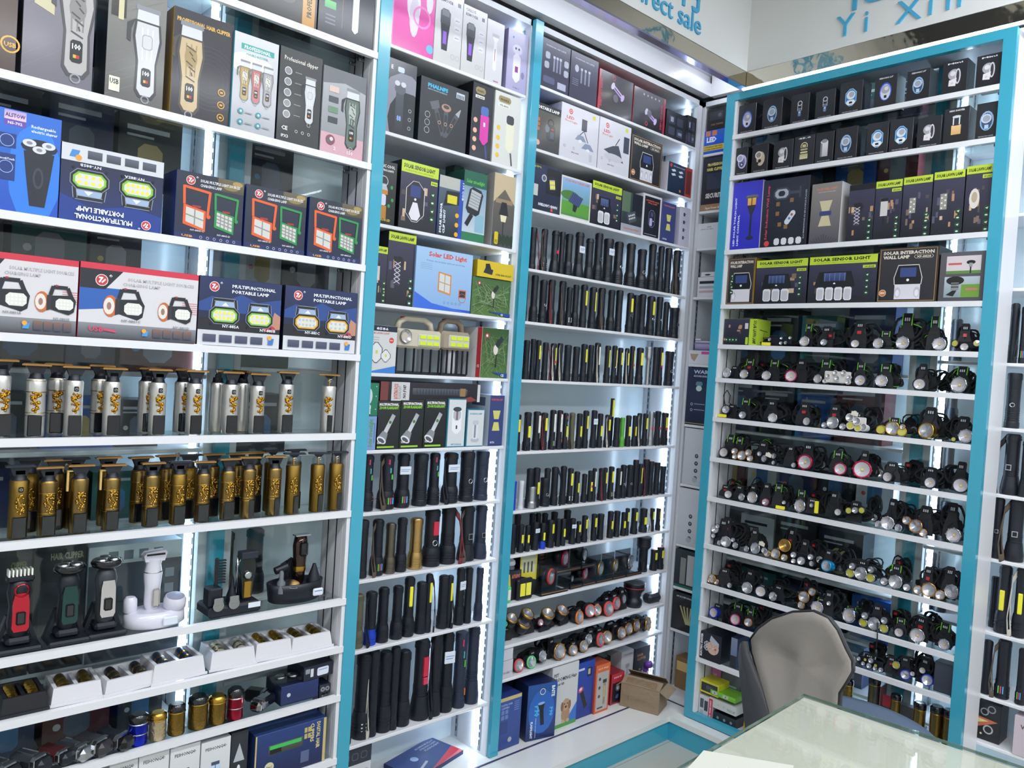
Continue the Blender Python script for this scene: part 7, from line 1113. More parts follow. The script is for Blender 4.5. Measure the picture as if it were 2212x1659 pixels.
# ---------------------------------------------------------------- display pieces on the shelf below
z = ZA[6]
def sp(view, x, y, dv): return bA.hit(*V(view, x, y), dv)
RCH = M('c81c34', .12, .8, coat=.6); GCH = M('1f4a48', .1, .9, coat=.6); CHRM = M('d8d4d8', .08, 1.0); DKG = M('4a4d52', .35, .5); WPL = M('dcdae6', .3, coat=.5)
def stand_shaver(x, y0, y1, lab, face, headk, dv=.05):
    u, zt = sp('a3', x, y0, dv); _, zb = sp('a3', x, y1, dv); H = zt-z
    t = thing('electric_shaver', lab, 'shaver', bA.loc(u, z+.0004, dv), 0); w = .026
    part('stand', MB().box(-.042, -.036, 0, .042, .036, .012, BLK, bev=.004).prism([(-.04, .012), (-.03, .012), (-.012, .07), (-.02, .07)], .01, .03, BLK).prism([(.03, .012), (.04, .012), (.02, .07), (.012, .07)], .01, .03, BLK).box(-.024, -.02, .012, .024, .03, .03, BLK, bev=.006), t)
    part('body', MB().lathe([(.014, .025), (.02, .04), (.022, H*.35), (.019, H*.55), (.024, H*.72), (.02, H*.82), (.013, H*.86)], BLK if headk != 'sil' else DKG, 16, sx=1, sy=.8), t)
    part('front_panel', MB().prism([(-.012, .045), (.012, .045), (.016, H*.3), (.015, H*.62), (.012, H*.72), (-.012, H*.72), (-.015, H*.62), (-.016, H*.3)], -.024, -.012, face), t)
    part('display_window', MB().box(-.009, -.0255, H*.34, .009, -.024, H*.5, WIN, bev=.003), t)
    if headk == 'comb':
        part('blade_head', MB().box(-.026, -.014, H*.84, .026, .012, H*.92, BLK, bev=.004), t)
        m = MB(); [m.box(-.024+.007*k, -.016, H*.92, -.021+.007*k, .006, H, COBW) for k in range(7)]; part('comb_teeth', m, t, kind='stuff')
        part('dial_ring', MB().lathe([(.012, 0), (.015, .003), (.012, .004)], RCH, 16, Matrix.Translation((0, -.022, H*.76)) @ R_('X', 90), cap=False), t)
    else:
        hm = part('rotary_head', MB().lathe([(.012, H*.84), (.03, H*.88), (.034, H*.93), (.03, H*.97)], BLKG, 18, sx=1, sy=.9), t)
        for a in (90, 210, 330): part('cutter', MB().lathe([(.012, 0), (.011, .004), (.004, .005)], STEEL, 14, T_(.015*cos(radians(a)), .015*sin(radians(a)), H*.97)), hm)
    return t
stand_shaver(120, 775, 1250, 'black and glossy red trimmer on a black stand at the left of its shelf', RCH, 'comb', .045)
stand_shaver(405, 738, 1230, 'dark rotary shaver with teal chrome front on a black stand', GCH, 'rot', .045)
stand_shaver(625, 708, 1170, 'grey rotary shaver with mirror chrome front, third from left on stands', CHRM, 'sil', .05)
# white lady set
u, zt = sp('a3', 915, 672, .055); H = zt-z; t = thing('lady_shaver_set', 'white lady shaver on an oval white stand with a round brush', 'shaver', bA.loc(u, z+.0004, .062))
part('stand', MB().lathe([(.058, 0), (.064, .004), (.062, .03), (.05, .036)], WPL, 28, T_(.004, 0, 0), sx=1.1, sy=.78), t); m_ = MB().prism([(-.014, .024), (.024, .022), (.024, .042), (-.014, .044)], -.0565, -.05, WPL); part('price_sticker', MB().box(.006, -.057, .008, .040, -.051, .028, M('dfe6f0', .5), bev=.002), t)
part('body', MB().lathe([(.012, .034), (.018, .05), (.018, H*.5), (.021, H*.68), (.017, H*.8), (.02, H*.88)], WPL, 18, T_(-.004, 0, 0), sy=.85), t); part('shaving_head', MB().prism([(-.026, H*.86), (.018, H*.86), (.024, H*.97), (.018, H), (-.024, H*.98), (-.03, H*.94)], -.012, .012, WPL).box(-.024, -.013, H*.94, .018, -.011, H*.965, BLK), t)
part('mirror_window', MB().box(-.009, -.0185, .045, .009, -.015, H*.5, CHRM, bev=.004), t); part('chrome_ring', MB().lathe([(.0195, H*.70), (.021, H*.71), (.0195, H*.72)], SILV, 18, T_(-.004, 0, 0), sy=.85, cap=False), t)
bh = part('brush_head', MB().lathe([(.022, 0), (.026, .004), (.026, .022), (.022, .03)], WPL, 20, T_(.045, -.012, .036) @ R_('X', 12)), t); part('foil_mesh', MB().lathe([(.021, .0305), (.0, .034)], M('9a9cae', .5, .3), 20, T_(.045, -.012, .036) @ R_('X', 12), cap=False), bh); part('side_cap', MB().lathe([(.014, 0), (.016, .003), (.015, .03), (.01, .036)], WPL, 14, T_(-.05, .008, .034)), t)
# gold and black clipper in its rack
u, zt = sp('a3', 1430, 668, .06); H = zt-z; t = thing('clipper_set', 'black and gold clipper standing in a black rack with metal combs', 'clipper', bA.loc(u-.035, z+.0004, .06))
part('rack', MB().box(-.07, -.045, 0, .066, .04, .028, BLK, bev=.006).box(-.07, -.04, .028, -.035, .0, .075, BLK, bev=.004), t)
part('clipper_body', MB().prism([(-.012, .03), (.012, .03), (.015, H*.45), (.02, H*.7), (.016, H*.88), (-.016, H*.88), (-.02, H*.7), (-.015, H*.45)], -.022, .012, BLKG, T_(.036, 0, 0)), t); part('gold_panel', MB().box(.026, -.0235, .035, .046, -.022, H*.5, GLAB, bev=.002), t); part('blade', MB().box(.014, -.03, H*.88, .058, .0, H, BLK2, bev=.002), t)
part('round_badge', MB().lathe([(.009, 0), (.012, .003), (.006, .004)], SILV, 16, Matrix.Translation((.036, -.0225, H*.6)) @ R_('X', 90)), t); part('price_sticker', MB().box(.03, -.0465, .014, .062, -.045, .027, M('dfe6f0', .5)), t)
for i, x in enumerate((-.048, -.008)): part('comb_attachment', MB().lathe([(.014, -.002), (.014, .0)], STEEL, 14, Matrix.Translation((x, -.048, .032)) @ R_('X', 90)).box(x-.012, -.049, .032, x+.012, -.046, .052, STEEL, bev=.002), t)
m = MB(); [m.box(-.042+.0*k, -.02, .08+.007*k, -.022, -.012, .083+.007*k, BLK) for k in range(9)]; part('comb', m.box(-.05, -.02, .06, -.04, -.012, .145, BLK, bev=.002), t); part('nose_trimmer', MB().lathe([(.016, .028), (.014, .04), (.006, .065), (.004, .085)], BLK, 12, T_(.0, -.01, 0)), t)
part('scissors', MB().tube([(.012, 0, .04), (.016, 0, .09), (.018, 0, .14)], .0022, SILV).tube([(.02, 0, .04), (.017, 0, .09), (.015, 0, .14)], .0022, SILV).tube(ell(0, 0, .006, .008, 8) and [(.012+.006*cos(a*.785), 0, .035+.008*sin(a*.785)) for a in range(8)], .0018, BLK, closed=True), t)
# oval black set
u, zt = sp('a3', 1757, 572, .06); H = zt-z; t = thing('grooming_set', 'chrome brown trimmer on a long oval black stand with attachments', 'clipper', bA.loc(u-.01, z+.0004, .062))
part('stand', MB().lathe([(.06, 0), (.066, .004), (.07, .035), (.072, .052), (.066, .052), (.06, .044), (.0, .042)], BLK, 30, sx=1.12, sy=.62, cap=False), t)
part('trimmer_body', MB().lathe([(.012, .04), (.016, .06), (.017, H*.5), (.021, H*.8), (.017, H*.95), (.01, H*.97)], M('4a3530', .12, .9, coat=.5), 18, T_(.012, .004, 0), sy=.85), t); part('display_window', MB().box(.002, -.0165, H*.66, .024, -.013, H*.88, WIN, bev=.005), t); part('blade', MB().box(-.01, -.012, H*.965, .034, .01, H*.985, SILV), t); part('grip_ring', MB().lathe([(.0175, H*.42), (.0185, H*.44), (.018, H*.5)], GLAB, 18, T_(.012, .004, 0), sy=.85, cap=False), t)
part('nose_cone', MB().lathe([(.02, .045), (.018, .055), (.007, .085), (.004, .095)], BLK, 14, T_(.05, -.01, 0)), t); part('clear_bottle', MB().lathe([(.011, .03), (.011, .06), (.006, .066), (.006, .085), (.003, .09)], M('6a7078', .3), 12, T_(-.052, -.022, 0)), t); part('round_mirror', MB().lathe([(.02, 0), (.02, .003)], STEEL, 20, T_(-.022, -.026, .05) @ R_('X', 20)), t)
part('spare_head', MB().lathe([(.01, 0), (.011, .035)], BLK, 12, T_(-.06, .0, .085) @ R_('Y', 75)), t); part('price_sticker', MB().box(.03, -.049, .016, .06, -.0445, .036, M('dfe6f0', .5), bev=.003).box(.034, -.0495, .028, .056, -.049, .03, M('5c84c8', .5)), t)
m = MB(); [m.box(-.03+.004*k, .012, .055, -.028+.004*k, .03, .095+.002*k, BLK) for k in range(8)]; part('comb_attachment', m.box(-.034, .012, .045, .004, .03, .058, BLK), t, kind='stuff')
for x, y0, nm, cc in ((1325, 568, 'grey metallic', 't'), (1500, 548, 'black', 'k')):
    px, py = V('a3', x, y0); u, zt = bB.hit(px, py, .05); t = thing('flashlight', nm+' flashlight behind the left cabinet glass, above its clipper sets', 'flashlight', bB.loc(u, ZB[7]+.0004, .06), 0, None, scale=(.03, .03, min(zt-ZB[7], gap_above(bB, ZB[7])-.004)))
    for pn in ('head', 'body', 'tail_cap'): part(pn, fl_mesh('Z', pn, cc), t)
# ---------------------------------------------------------------- moulded trays, each with two trimmers laid in
z = ZA[7]
def tray(xl, yl, xr, yr, dark, lab, trc, dv=.012, lift=0):
    ua, za = sp('a4', xl, yl, dv); ub, zb2 = sp('a4', xr, yr, dv); ub = min(ub, 1.187-.054); w = ub-ua; H = max(.045, (za+zb2)/2-z-lift); um = (ua+ub)/2; D = .1
    t = thing('moulded_tray', lab, 'tray', bA.loc(um, z+.0004+lift, dv+.004), radians((int(xl)*7) % 9-4)); w -= .018; H -= .006*(int(xl) % 3); mt = M('1c1d22', .4) if dark else M('dcdadf', .35, coat=.3)
    m = MB(); a = w/2; b = a*.9; fl = [(-a, .0), (a, .0), (a, D), (-a, D)]
    def ring(x, y0, y1, z_): return [(-x, y0, z_), (x, y0, z_), (x, y1, z_), (-x, y1, z_)]
    R = [ring(a, 0, D, 0), ring(b, .006, D-.004, H), ring(b-.008, .012, D-.01, H), ring(b-.014, .018, D-.016, H-.03)]
    vs = [p for r in R for p in r]; fs = [(i*4+k, i*4+(k+1) % 4, (i+1)*4+(k+1) % 4, (i+1)*4+k) for i in range(3) for k in range(4)]+[(12, 13, 14, 15), (3, 2, 1, 0)]
    m.add(vs, fs, mt); m.box(-.004, .014, H-.028, .004, D-.012, H-.002, mt).box(-a-.003, -.003, 0, a+.003, .0, .006, mt); part('tray_shell', m, t)
    for s in (-1, 1):
        c_ = {'b': BRASS, 'w': WBODY, 'g': GPL, 'k': BLK, 'n': M('2a3a58', .3, .4)}[trc]; MX = T_(s*b*.5, .016, H-.012) @ R_('X', -84) @ R_('Z', 0)
        tb = part('trimmer', MB().lathe([(.010, 0), (.0125, .004), (.0125, .05), (.011, .062), (.006, .068)], c_, 14, MX), t)
        part('gold_band', MB().lathe([(.0127, .008), (.0135, .012), (.0127, .016)], GLAB, 14, MX, cap=False).lathe([(.0127, .03), (.0135, .034), (.0127, .038)], GLAB, 14, MX, cap=False), tb)
    return t
for xl, yl, xr, yr, dk, lab, tc, lf in ((-20, 590, 312, 575, True, 'black moulded tray with two brass trimmers at the left photo edge', 'g', 0), (278, 480, 632, 440, False, 'white moulded tray with two bronze trimmers, right of the black tray', 'b', 0), (590, 425, 972, 395, False, 'white moulded tray with two black trimmers, second white tray from left', 'k', 0), (870, 370, 1230, 330, False, 'white moulded tray with two navy trimmers, middle of the tray row', 'n', 0),
        (1215, 305, 1515, 285, False, 'white moulded tray with two ivory and gold trimmers', 'w', 0), (1480, 235, 1728, 215, False, 'white moulded tray with two gold trimmers and a clear bag edge', 'g', 0), (1690, 190, 1985, 180, False, 'white moulded tray with two bronze trimmers, rightmost beside the teal frame', 'b', 0)):
    tray(xl, yl, xr, yr, dk, lab, tc, .01, lf)
# ---------------------------------------------------------------- small shavers below the trays
z = ZA[8]
def can(x, yt, w, lab, c1, cap, bands, prof=None, bump=False):
    dv = .028; u, zt = sp('a4', x, yt, dv); H = max(.05, zt-z); r = w*.3707*bA.mpp(*V('a4', x, yt), dv)/2
    t = thing('mini_shaver', lab, 'shaver', bA.loc(u, z+.0004, r+.01), 0); part('body', MB().lathe([(r*.95, 0), (r, .003), (r*.96, H*.35), (r, H*.38), (r*.96, H*.7), (r*.98, H*.74)], c1, 22), t)
    part('cap', MB().lathe([(r*.97, H*.74), (r, H*.76), (r*.98, H*.93), (r*.7, H)], cap, 22), t)
    for b in bands: part('ring_band', MB().lathe([(r*.98, H*b), (r*1.05, H*b+.0015), (r*.98, H*b+.003)], GLAB if bands[0] > .7 else SILV, 22, cap=False), t)
    return t
BLU = M('1c2cb8', .22, .8); RDM = M('9a1c34', .22, .8); WG = M('c9b890', .3, .8, bump=.4, bscale=120)
can(812, 652, 108, 'metallic blue mini shaver with black cap and silver rings', BLU, BLKG, (.35, .68)); can(925, 642, 96, 'ivory and gold mini shaver, right of the blue one', WG, GLAB, (.72,)); can(1035, 592, 96, 'bronze mini shaver with dark cap, third canister from left', BRASS, BLKG, (.72,))
can(1165, 548, 112, 'large bronze mini shaver with scroll relief and black cap', BRASS, BLKG, (.75,)); can(1273, 545, 100, 'gold topped bronze mini shaver beside the red one', BRASS, GLAB, (.74,)); can(1378, 502, 92, 'metallic red mini shaver with black cap and silver rings', RDM, BLKG, (.35, .68))
def lying(view, x, y, L, r, rz, lab, mt, capm, dv=.04, zup=0, nm='electric_shaver', cat='shaver', extra=None):
    u, _ = sp(view, x, y, dv); t = thing(nm, lab, cat, bA.loc(u, z+zup+.0004, dv), radians(rz))
    L *= 1.1; part('body', MB().box(-r, 0, .0005, r, L*.72, r*1.7, mt, bev=r*.45), t); part('head', MB().box(-r*.92, -L*.22, .002, r*.92, .002, r*1.55, capm, bev=r*.4), t); part('trim_band', MB().box(-r*1.01, L*.0, .003, r*1.01, L*.03, r*1.72, SILV, bev=r*.3), t)
    if extra: part('front_panel', MB().box(-r*.4, L*.12, r*1.7, r*.4, L*.6, r*1.76, extra, bev=.002), t)
    return t
CLB = M('3a3e44', .12, .4, coat=.7)
lying('a4', 60, 930, .085, .021, 30, 'clear and black blister packed clipper at the left photo edge, canister shelf', CLB, BLKG, .02, extra=CHRM); lying('a4', 235, 940, .09, .021, 32, 'transparent black clipper lying on its back, second on the canister shelf', CLB, BLK, .02, extra=CHRM)
lying('a4', 375, 900, .085, .019, 30, 'dark red and black shaver lying down on the canister shelf', M('5a2428', .25, .4), BLK, .025); lying('a4', 480, 880, .09, .021, 30, 'transparent black shaver with chrome front lying on the canister shelf', CLB, SILV, .02, extra=CHRM)
lying('a4', 590, 850, .09, .023, 30, 'gunmetal shaver lying down, next to the black cylinder', M('6a686c', .22, .8), M('5a585c', .2, .8), .02); lying('a4', 715, 830, .09, .022, 32, 'plain black cylindrical shaver lying down beside the blue canister', BLK, BLKG, .02)
lying('a4', 1500, 640, .075, .019, -60, 'chrome mini shaver lying right of the red canister', CHRM, CHRM, .03); lying('a4', 1545, 520, .07, .02, 40, 'black oval shaver lying behind the chrome one', BLKG, BLK, .07)
zc = z
for xl, yt, xr, lab, zb3, dv, d_, pic in ((1640, 500, 1858, 'dark blue small carton lying low beside the chrome shaver', 0, .02, .09, 1), (1862, 490, 1960, 'small carton with two round blades, under the leaning navy carton', 0, .03, .08, 2)):
    c(bA, z, 'a4', xl, yt, xr, lab, '15203c', (lambda A: (A.r(0, 0, 1, 1, '1c2a54', '24346a'), A.c(.2, .5, .05, 'c8ccd4'))) if pic == 1 else (lambda A: (A.r(0, 0, 1, 1, '2a2e38'), A.c(.3, .5, .2, '8a8e98'), A.c(.72, .5, .2, '8a8e98'), A.c(.3, .5, .08, '2a2e38'), A.c(.72, .5, .08, '2a2e38'))), dv=dv, d=d_)
zt = bA.hit(*V('a4', 1862, 490), .03)[1]-z; zt2 = bA.hit(*V('a4', 1640, 500), .02)[1]-z
c(bA, z, 'a4', 1770, 385, 1962, 'navy small carton with barcode and price sticker stacked at the right end', '15182a', lambda A: (A.r(0, 0, 1, 1, '1a1f34', '20263c'), A.rr(.45, .15, .85, .75, 'dfe4f0', .15), A.r(.5, .55, .8, .6, '5c84c8'), A.r(.22, .2, .32, .8, 'd8dce0'), [A.r(.05+.03*j, .5, .065+.03*j, .85, 'c8ccd4') for j in range(5)]), dv=.02, d=.085, zb=max(zt, zt2)+.001, yaw=4)
pk = bA.hit(*V('a4', 1660, 440), .06); t = thing('blade_packet', 'clear packet of two round razor blades resting on the dark blue small carton', 'packet', bA.loc(pk[0], z+zt2+.001, .05), radians(-10))
part('bag', MB().box(-.04, -.018, 0, .04, .02, .012, CLEAR, bev=.004), t); [part('razor_blade', MB().lathe([(.014, 0), (.015, .004), (.009, .006), (.004, .005)], STEEL, 16, T_(x, 0, .0125)), t) for x in (-.017, .017)]
# ---------------------------------------------------------------- work lanterns on the bay left of the post
def lantern(xl, yt, xr, col, lab, dv, spot):
    u0, zt = bB.hit(*V('b2', xl, yt), dv); u1 = bB.hit(*V('b2', xr, yt), dv)[0]; w = u1-u0; H = zt-ZB[4]; z5 = .52*H; mt = M(col, .5); q_ = H*.78
    t = thing('camping_lantern', lab, 'lantern', bB.loc((u0+u1)/2, ZB[4]+.0004, dv), 0)
    part('housing', MB().box(-w/2, 0, z5*.86, w/2, .07, q_, mt, bev=.008), t); part('handle', MB().tube([(-w*.38, .035, q_-.004), (-w*.34, .035, H*.90), (-w*.2, .035, H*.965), (w*.2, .035, H*.965), (w*.34, .035, H*.90), (w*.38, .035, q_-.004)], (.012, .010), mt, 6), t)
    pn = part('light_panel', MB().box(-w*.05 if spot else -w*.28, -.003, z5*.95, w*.45, .002, q_-.012, M('c8cac4', .3), bev=.003), t)
    x0 = (-w*.05 if spot else -w*.28)+.004; x1 = w*.45-.004; dx = (x1-x0)/3; dz = (q_-.012-z5*.95)/2
    for i in range(3):
        for j in range(2): part('led_square', MB().box(x0+dx*i+.002, -.0045, z5*.95+dz*j+.004, x0+dx*(i+1)-.002, -.003, z5*.95+dz*(j+1)-.004, M('d8e83c', .35), bev=.0005), pn)
    if spot: part('spot_reflector', MB().lathe([(.02, .004), (.022, .002), (.02, 0)], SILV, 18, T_(-w*.33, -.004, (z5+q_)/2) @ R_('X', 90), cap=False).lathe([(.02, .002), (.004, -.01)], REFL, 18, T_(-w*.33, -.004, (z5+q_)/2) @ R_('X', 90), cap=False, smooth=False), t)
    part('base', MB().box(-w/2+.004, .004, 0, w/2-.004, .066, .008, BLK, bev=.003), t); part('red_switch', MB().box(-w*.3, .028, H*.965, -w*.16, .042, H*.995, RED, bev=.002), t)
    for k in range(6): part('cage_bar', MB().box(-w/2+.004+(w-.012)*k/5, .002, .006, -w/2+.008+(w-.012)*k/5, .008, z5*.87, BLK), t)
    part('lamp_chimney', MB().lathe([(.02, .008), (.022, .02), (.02, z5*.85)], thin_glass('chimney_glass', (.9, .92, .95), .1, 1.5, .1) if spot else M('d8d6dc', .35), 16, T_(0, .036, 0)), t)
lantern(228, 682, 507, 'c9c0ae', 'beige camping lantern with spot reflector and six yellow LED squares', .015, True); lantern(506, 700, 680, 'a39584', 'brown beige camping lantern beside the lighter one', .03, False)
# ---------------------------------------------------------------- blister packs and clear boxes, third lowest shelf right of the post
z = ZC[9]
def clearbox(view, xl, yt, xr, lab, accent, zb=0, dv=.012, D=.07):
    u0, zt = bC.hit(*V(view, xl, yt), dv); u1 = bC.hit(*V(view, xr, yt), dv)[0]; w = u1-u0; H = max(.04, min(zt-z-zb, gap_above(bC, z)-zb-.003)); t = thing('clear_display_box', lab, 'box', bC.loc((u0+u1)/2, z+zb+.0004, dv))
    part('plastic_shell', MB().box(-w/2, 0, .002, w/2, D, H, CLEAR), t); part('card_base', MB().box(-w/2+.001, .001, .0, w/2-.001, D-.001, .0018, BLK).box(-w/2+.001, -.0005, .003, w/2-.001, .0, .016, BLK).box(-w/2+.004, -.001, .006, w/2-.004, -.0005, .010, COPPER), t); part('back_card', MB().box(-w/2+.002, D-.004, .003, w/2-.002, D-.002, H-.002, M('1b1a1c', .5)), t)
    r = min(w*.32, H*.36, .03); MX = T_(0, .022, max(r+.004, H*.52)); lp = part('lamp_head', lamp_mesh('housing', '', 'k'), t, (0, .024, max(r+.018, H*.52)), (0, 0, radians(20)), (r, r*.9, r))
    part('bezel', lamp_mesh('bezel', '', accent), lp); part('reflector', lamp_mesh('reflector', 's', ''), lp)
    return t
clearbox('b4', 1250, 62, 1412, 'clear box with a red rimmed lamp, lower front of the blister packs', 'R', 0, .004); clearbox('b4', 1416, 150, 1490, 'narrow clear box right of the red rimmed lamp box', 'k', 0, .012); clearbox('b4', 1495, 80, 1572, 'clear box with a small red lamp, lower middle of the blister packs', 'r', 0, .014)
clearbox('b4', 1578, 30, 1674, 'clear box with gold rimmed round lamp, left of two alike', 'y', 0, .014); clearbox('b4', 1678, 10, 1754, 'clear box with gold rimmed round lamp, right of two alike', 'y', 0, .014); clearbox('b4', 1758, -10, 1850, 'clear box with a silver lamp near the corner light', 's', 0, .014)
clearbox('b3', 1320, 1022, 1470, 'clear box with a ribbed red lamp stacked on the lower ones', 'r', .072, .012); clearbox('b3', 1474, 1018, 1555, 'clear box with a dark lamp stacked beside the ribbed red one', 'k', .072, .014)
c(bC, z, 'b4', 1120, -10, 1222, 'yellow and black carton leaning behind the small work lamps', '16161a', lambda A: (A.r(0, 0, 1, 1, '1a1a1c'), A.p([(0, .5), (1, .35), (1, 1), (0, 1)], 'd8cc3c'), A.p([(.1, .65), (.9, .5), (.9, .95), (.1, .95)], 'c8c8a8'), [A.rr(.2+.22*j, .55, .3+.22*j, .8, '4a4c40') for j in range(3)]), dv=.04, d=.04)
c(bC, z, 'b4', 1226, -20, 1330, 'black blister card with orange lettering behind the clear boxes', '17171a', lambda A: (A.r(0, 0, 1, 1, '1e1e22'), [A.r(.1, .9-.1*j, .9, .93-.1*j, 'a86a3c') for j in range(4)]), dv=.085, d=.02)
c(bC, z, 'b4', 1010, 105, 1125, 'black and yellow work light carton under the dome lantern', '17171a', lambda A: (A.r(0, 0, 1, 1, '22232a'), A.p([(0, .2), (.5, .3), (.4, .9), (0, 1)], 'd8cc3c'), A.t('AUTASPOT', .5, .75, .12, 'd86a5c', .45, 'l', .04)), dv=.03, d=.06)
zt = bC.hit(*V('b4', 1010, 105), .03)[1]-z
u, z1 = bC.hit(*V('b3', 1035, 1098), .05); t = thing('dome_lantern', 'small grey and white dome lantern standing on a black and yellow carton', 'lantern', bC.loc(u, z+zt+.001, .058)); hh = max(.04, min(z1-z-zt, gap_above(bC, z)-zt-.003)); part('base', MB().lathe([(.018, 0), (.02, .004), (.016, hh*.4)], M('6a7280', .4), 18), t); part('dome', MB().lathe([(.02, hh*.4), (.022, hh*.5), (.02, hh*.8), (.008, hh)], WPL, 18), t)
for x, yt, xr, fc, lab in ((1022, 195, 1072, 'n', 'small green framed work light at the left end of the blister shelf'), (1048, 170, 1110, 'w', 'small white framed work light behind the green one'), (1110, 150, 1200, 'k', 'small black double panel work light with yellow panels')):
    dv = .008 if fc != 'w' else .07; u0, zt = bC.hit(*V('b4', x, yt), dv); u1 = bC.hit(*V('b4', xr, yt), dv)[0]; w = u1-u0; H = max(.04, zt-z); t = thing('work_light', lab, 'lamp', bC.loc((u0+u1)/2, z+.0004, dv+.002)); part('frame', MB().box(-w/2, 0, 0, w/2, .018, H, BEZ[fc], bev=.006), t)
    for i in range(2): part('light_panel', MB().box(-w*.36+w*.38*i, -.002, H*.2, -w*.04+w*.38*i, .001, H*.8, COB if fc != 'n' else COBW, bev=.001), t)
flash(bC, z, 'b3', 1850, 965, 90, 'U', '', 'black and silver lantern torch with wide head at the corner end of blister shelf', None, 'k', .01); flash(bC, z, 'b3', 1910, 1040, 50, 'T', 'co', 'black flashlight with orange end, beside the wide headed torch near the corner'); flash(bC, z, 'b3', 1950, 1025, 50, 'T', 'co', 'rightmost black flashlight with orange end on the blister shelf')
# ---------------------------------------------------------------- cardboard box and small things in the corner
CARD = M('93806a', .8, bump=.25, bscale=60, vary=.08); TAPE = thin_glass('packing_tape', (.95, .9, .8), .12, 1.5, .06)
def gz(px, py, z): r = ray(px, py); k = (z-CH)/r[2]; return (r[0]*k, r[1]*k)
x0, y0 = gz(1376, 1528, LT); x1, y1 = gz(1450, 1552, LT)
t = thing('cardboard_box', 'open brown cardboard box sealed with shiny tape in the corner of the ledge', 'box', ((x0+x1)/2+.02, (y0+y1)/2+.07, LT+.001), math.atan2(y1-y0, x1-x0)+radians(6))
BW, BD_, BH = .165, .12, .095
m = MB(); th = .003
m.box(-BW/2, -BD_/2, 0, BW/2, BD_/2, th, CARD); m.box(-BW/2, -BD_/2, th, BW/2, -BD_/2+th, BH, CARD).box(-BW/2, BD_/2-th, th, BW/2, BD_/2, BH, CARD).box(-BW/2, -BD_/2+th, th, -BW/2+th, BD_/2-th, BH, CARD).box(BW/2-th, -BD_/2+th, th, BW/2, BD_/2-th, BH, CARD); part('box_body', m, t)
part('flap', MB().box(-BW/2, 0, 0, BW/2, .05, th, CARD), t, (0, -BD_/2+.001, BH), (radians(24), 0, 0)); part('flap', MB().box(-BW/2, -.05, 0, BW/2, 0, th, CARD), t, (0, BD_/2, BH), (radians(-38), 0, 0)); part('flap', MB().box(-.04, -BD_/2, 0, 0, BD_/2, th, CARD), t, (-BW/2, 0, BH), (0, radians(-40), 0)); part('flap', MB().box(0, -BD_/2, 0, .04, BD_/2, th, CARD), t, (BW/2, 0, BH), (0, radians(30), 0))
m = MB(); q = random.Random(5); N_ = 8
vs = [((-.5+i/N_)*BW*.9, -BD_/2-.0015-.002*q.random(), .028+j*.022+.004*q.random()) for j in range(2) for i in range(N_+1)]; m.add(vs, [(i, i+1, i+N_+2, i+N_+1) for i in range(N_)], TAPE); part('packing_tape', m, t)
m = MB(); vs = [((-.5+i/N_)*BW*.8, -BD_/2+j*.016, BH+.006+.006*j+.007*q.random()) for j in range(3) for i in range(N_+1)]; m.add(vs, [(j*(N_+1)+i, j*(N_+1)+i+1, (j+1)*(N_+1)+i+1, (j+1)*(N_+1)+i) for j in range(2) for i in range(N_)], TAPE); part('packing_tape', m, t)
PUR = M('6a3c9c', .35); MAG = M('b8307c', .4); LIL = M('a8a0c8', .4)
bx = t.location
def blob(nm, lab, cat, x, y, z, parts_):
    t_ = thing(nm, lab, cat, (x, y, z)); [part(n_, m_, t_) for n_, m_ in parts_]; return t_
x, y = gz(1392, 1500, LT); blob('hair_tool', 'purple and white hair tool standing beside the cardboard box', 'hair tool', x+.02, y+.02, LT+.001, [('handle', MB().lathe([(.014, 0), (.017, .01), (.013, .06), (.016, .09)], LIL, 14)), ('head', MB().lathe([(.0, .0), (.016, .006), (.016, .03), (.0, .036)], PUR, 14, T_(0, 0, .115) @ R_('X', 60))), ('neck', MB().lathe([(.01, .088), (.008, .12)], PUR, 10))])
u = bN.u_at(1440, LT, .05)
blob('toy_carton', 'small tan carton with dark print in the corner behind the cardboard box', 'box', 2.985, 1.965, LT+.001, [('box_body', MB().box(-.035, -.04, 0, .035, .035, .14, M('8a6a44', .6), bev=.001)), ('printed_band', MB().box(-.0365, -.03, .08, -.0355, .03, .12, M('d8b878', .5)))])
blob('round_brush', 'magenta round brush lying at the foot of the right cabinet corner', 'brush', 2.965, 1.845, LT+.001, [('head', MB().lathe([(.012, 0), (.042, .02), (.046, .05), (.04, .09), (.012, .1)], MAG, 20, T_(0, 0, .06) @ R_('Y', -70) @ T_(0, 0, -.03))), ('bristle_band', MB().lathe([(.047, .04), (.05, .05), (.047, .06)], PUR, 20, T_(0, 0, .06) @ R_('Y', -70) @ T_(0, 0, -.03), cap=False))])
# purple irons lying in the corner shelf
u, zt = bN.hit(*V('n2', 560, 1400), .03); zb5 = bN.hit(*V('n2', 527, 1478), .006)[1]
t = thing('hair_iron', 'lilac hair iron with white clips resting on the low white carton', 'hair tool', bN.loc(u-.03, zb5+.002, .06), bN.rz+radians(15)); part('body', MB().lathe([(.012, -.08), (.016, -.06), (.016, .05), (.01, .08)], LIL, 14, T_(0, 0, .017) @ R_('Y', 90)), t); part('clip', MB().box(-.05, -.01, .034, .04, .012, .042, WPL, bev=.003), t); part('clip', MB().box(-.03, -.015, .0425, .0, .02, .052, WPL, bev=.003), t)
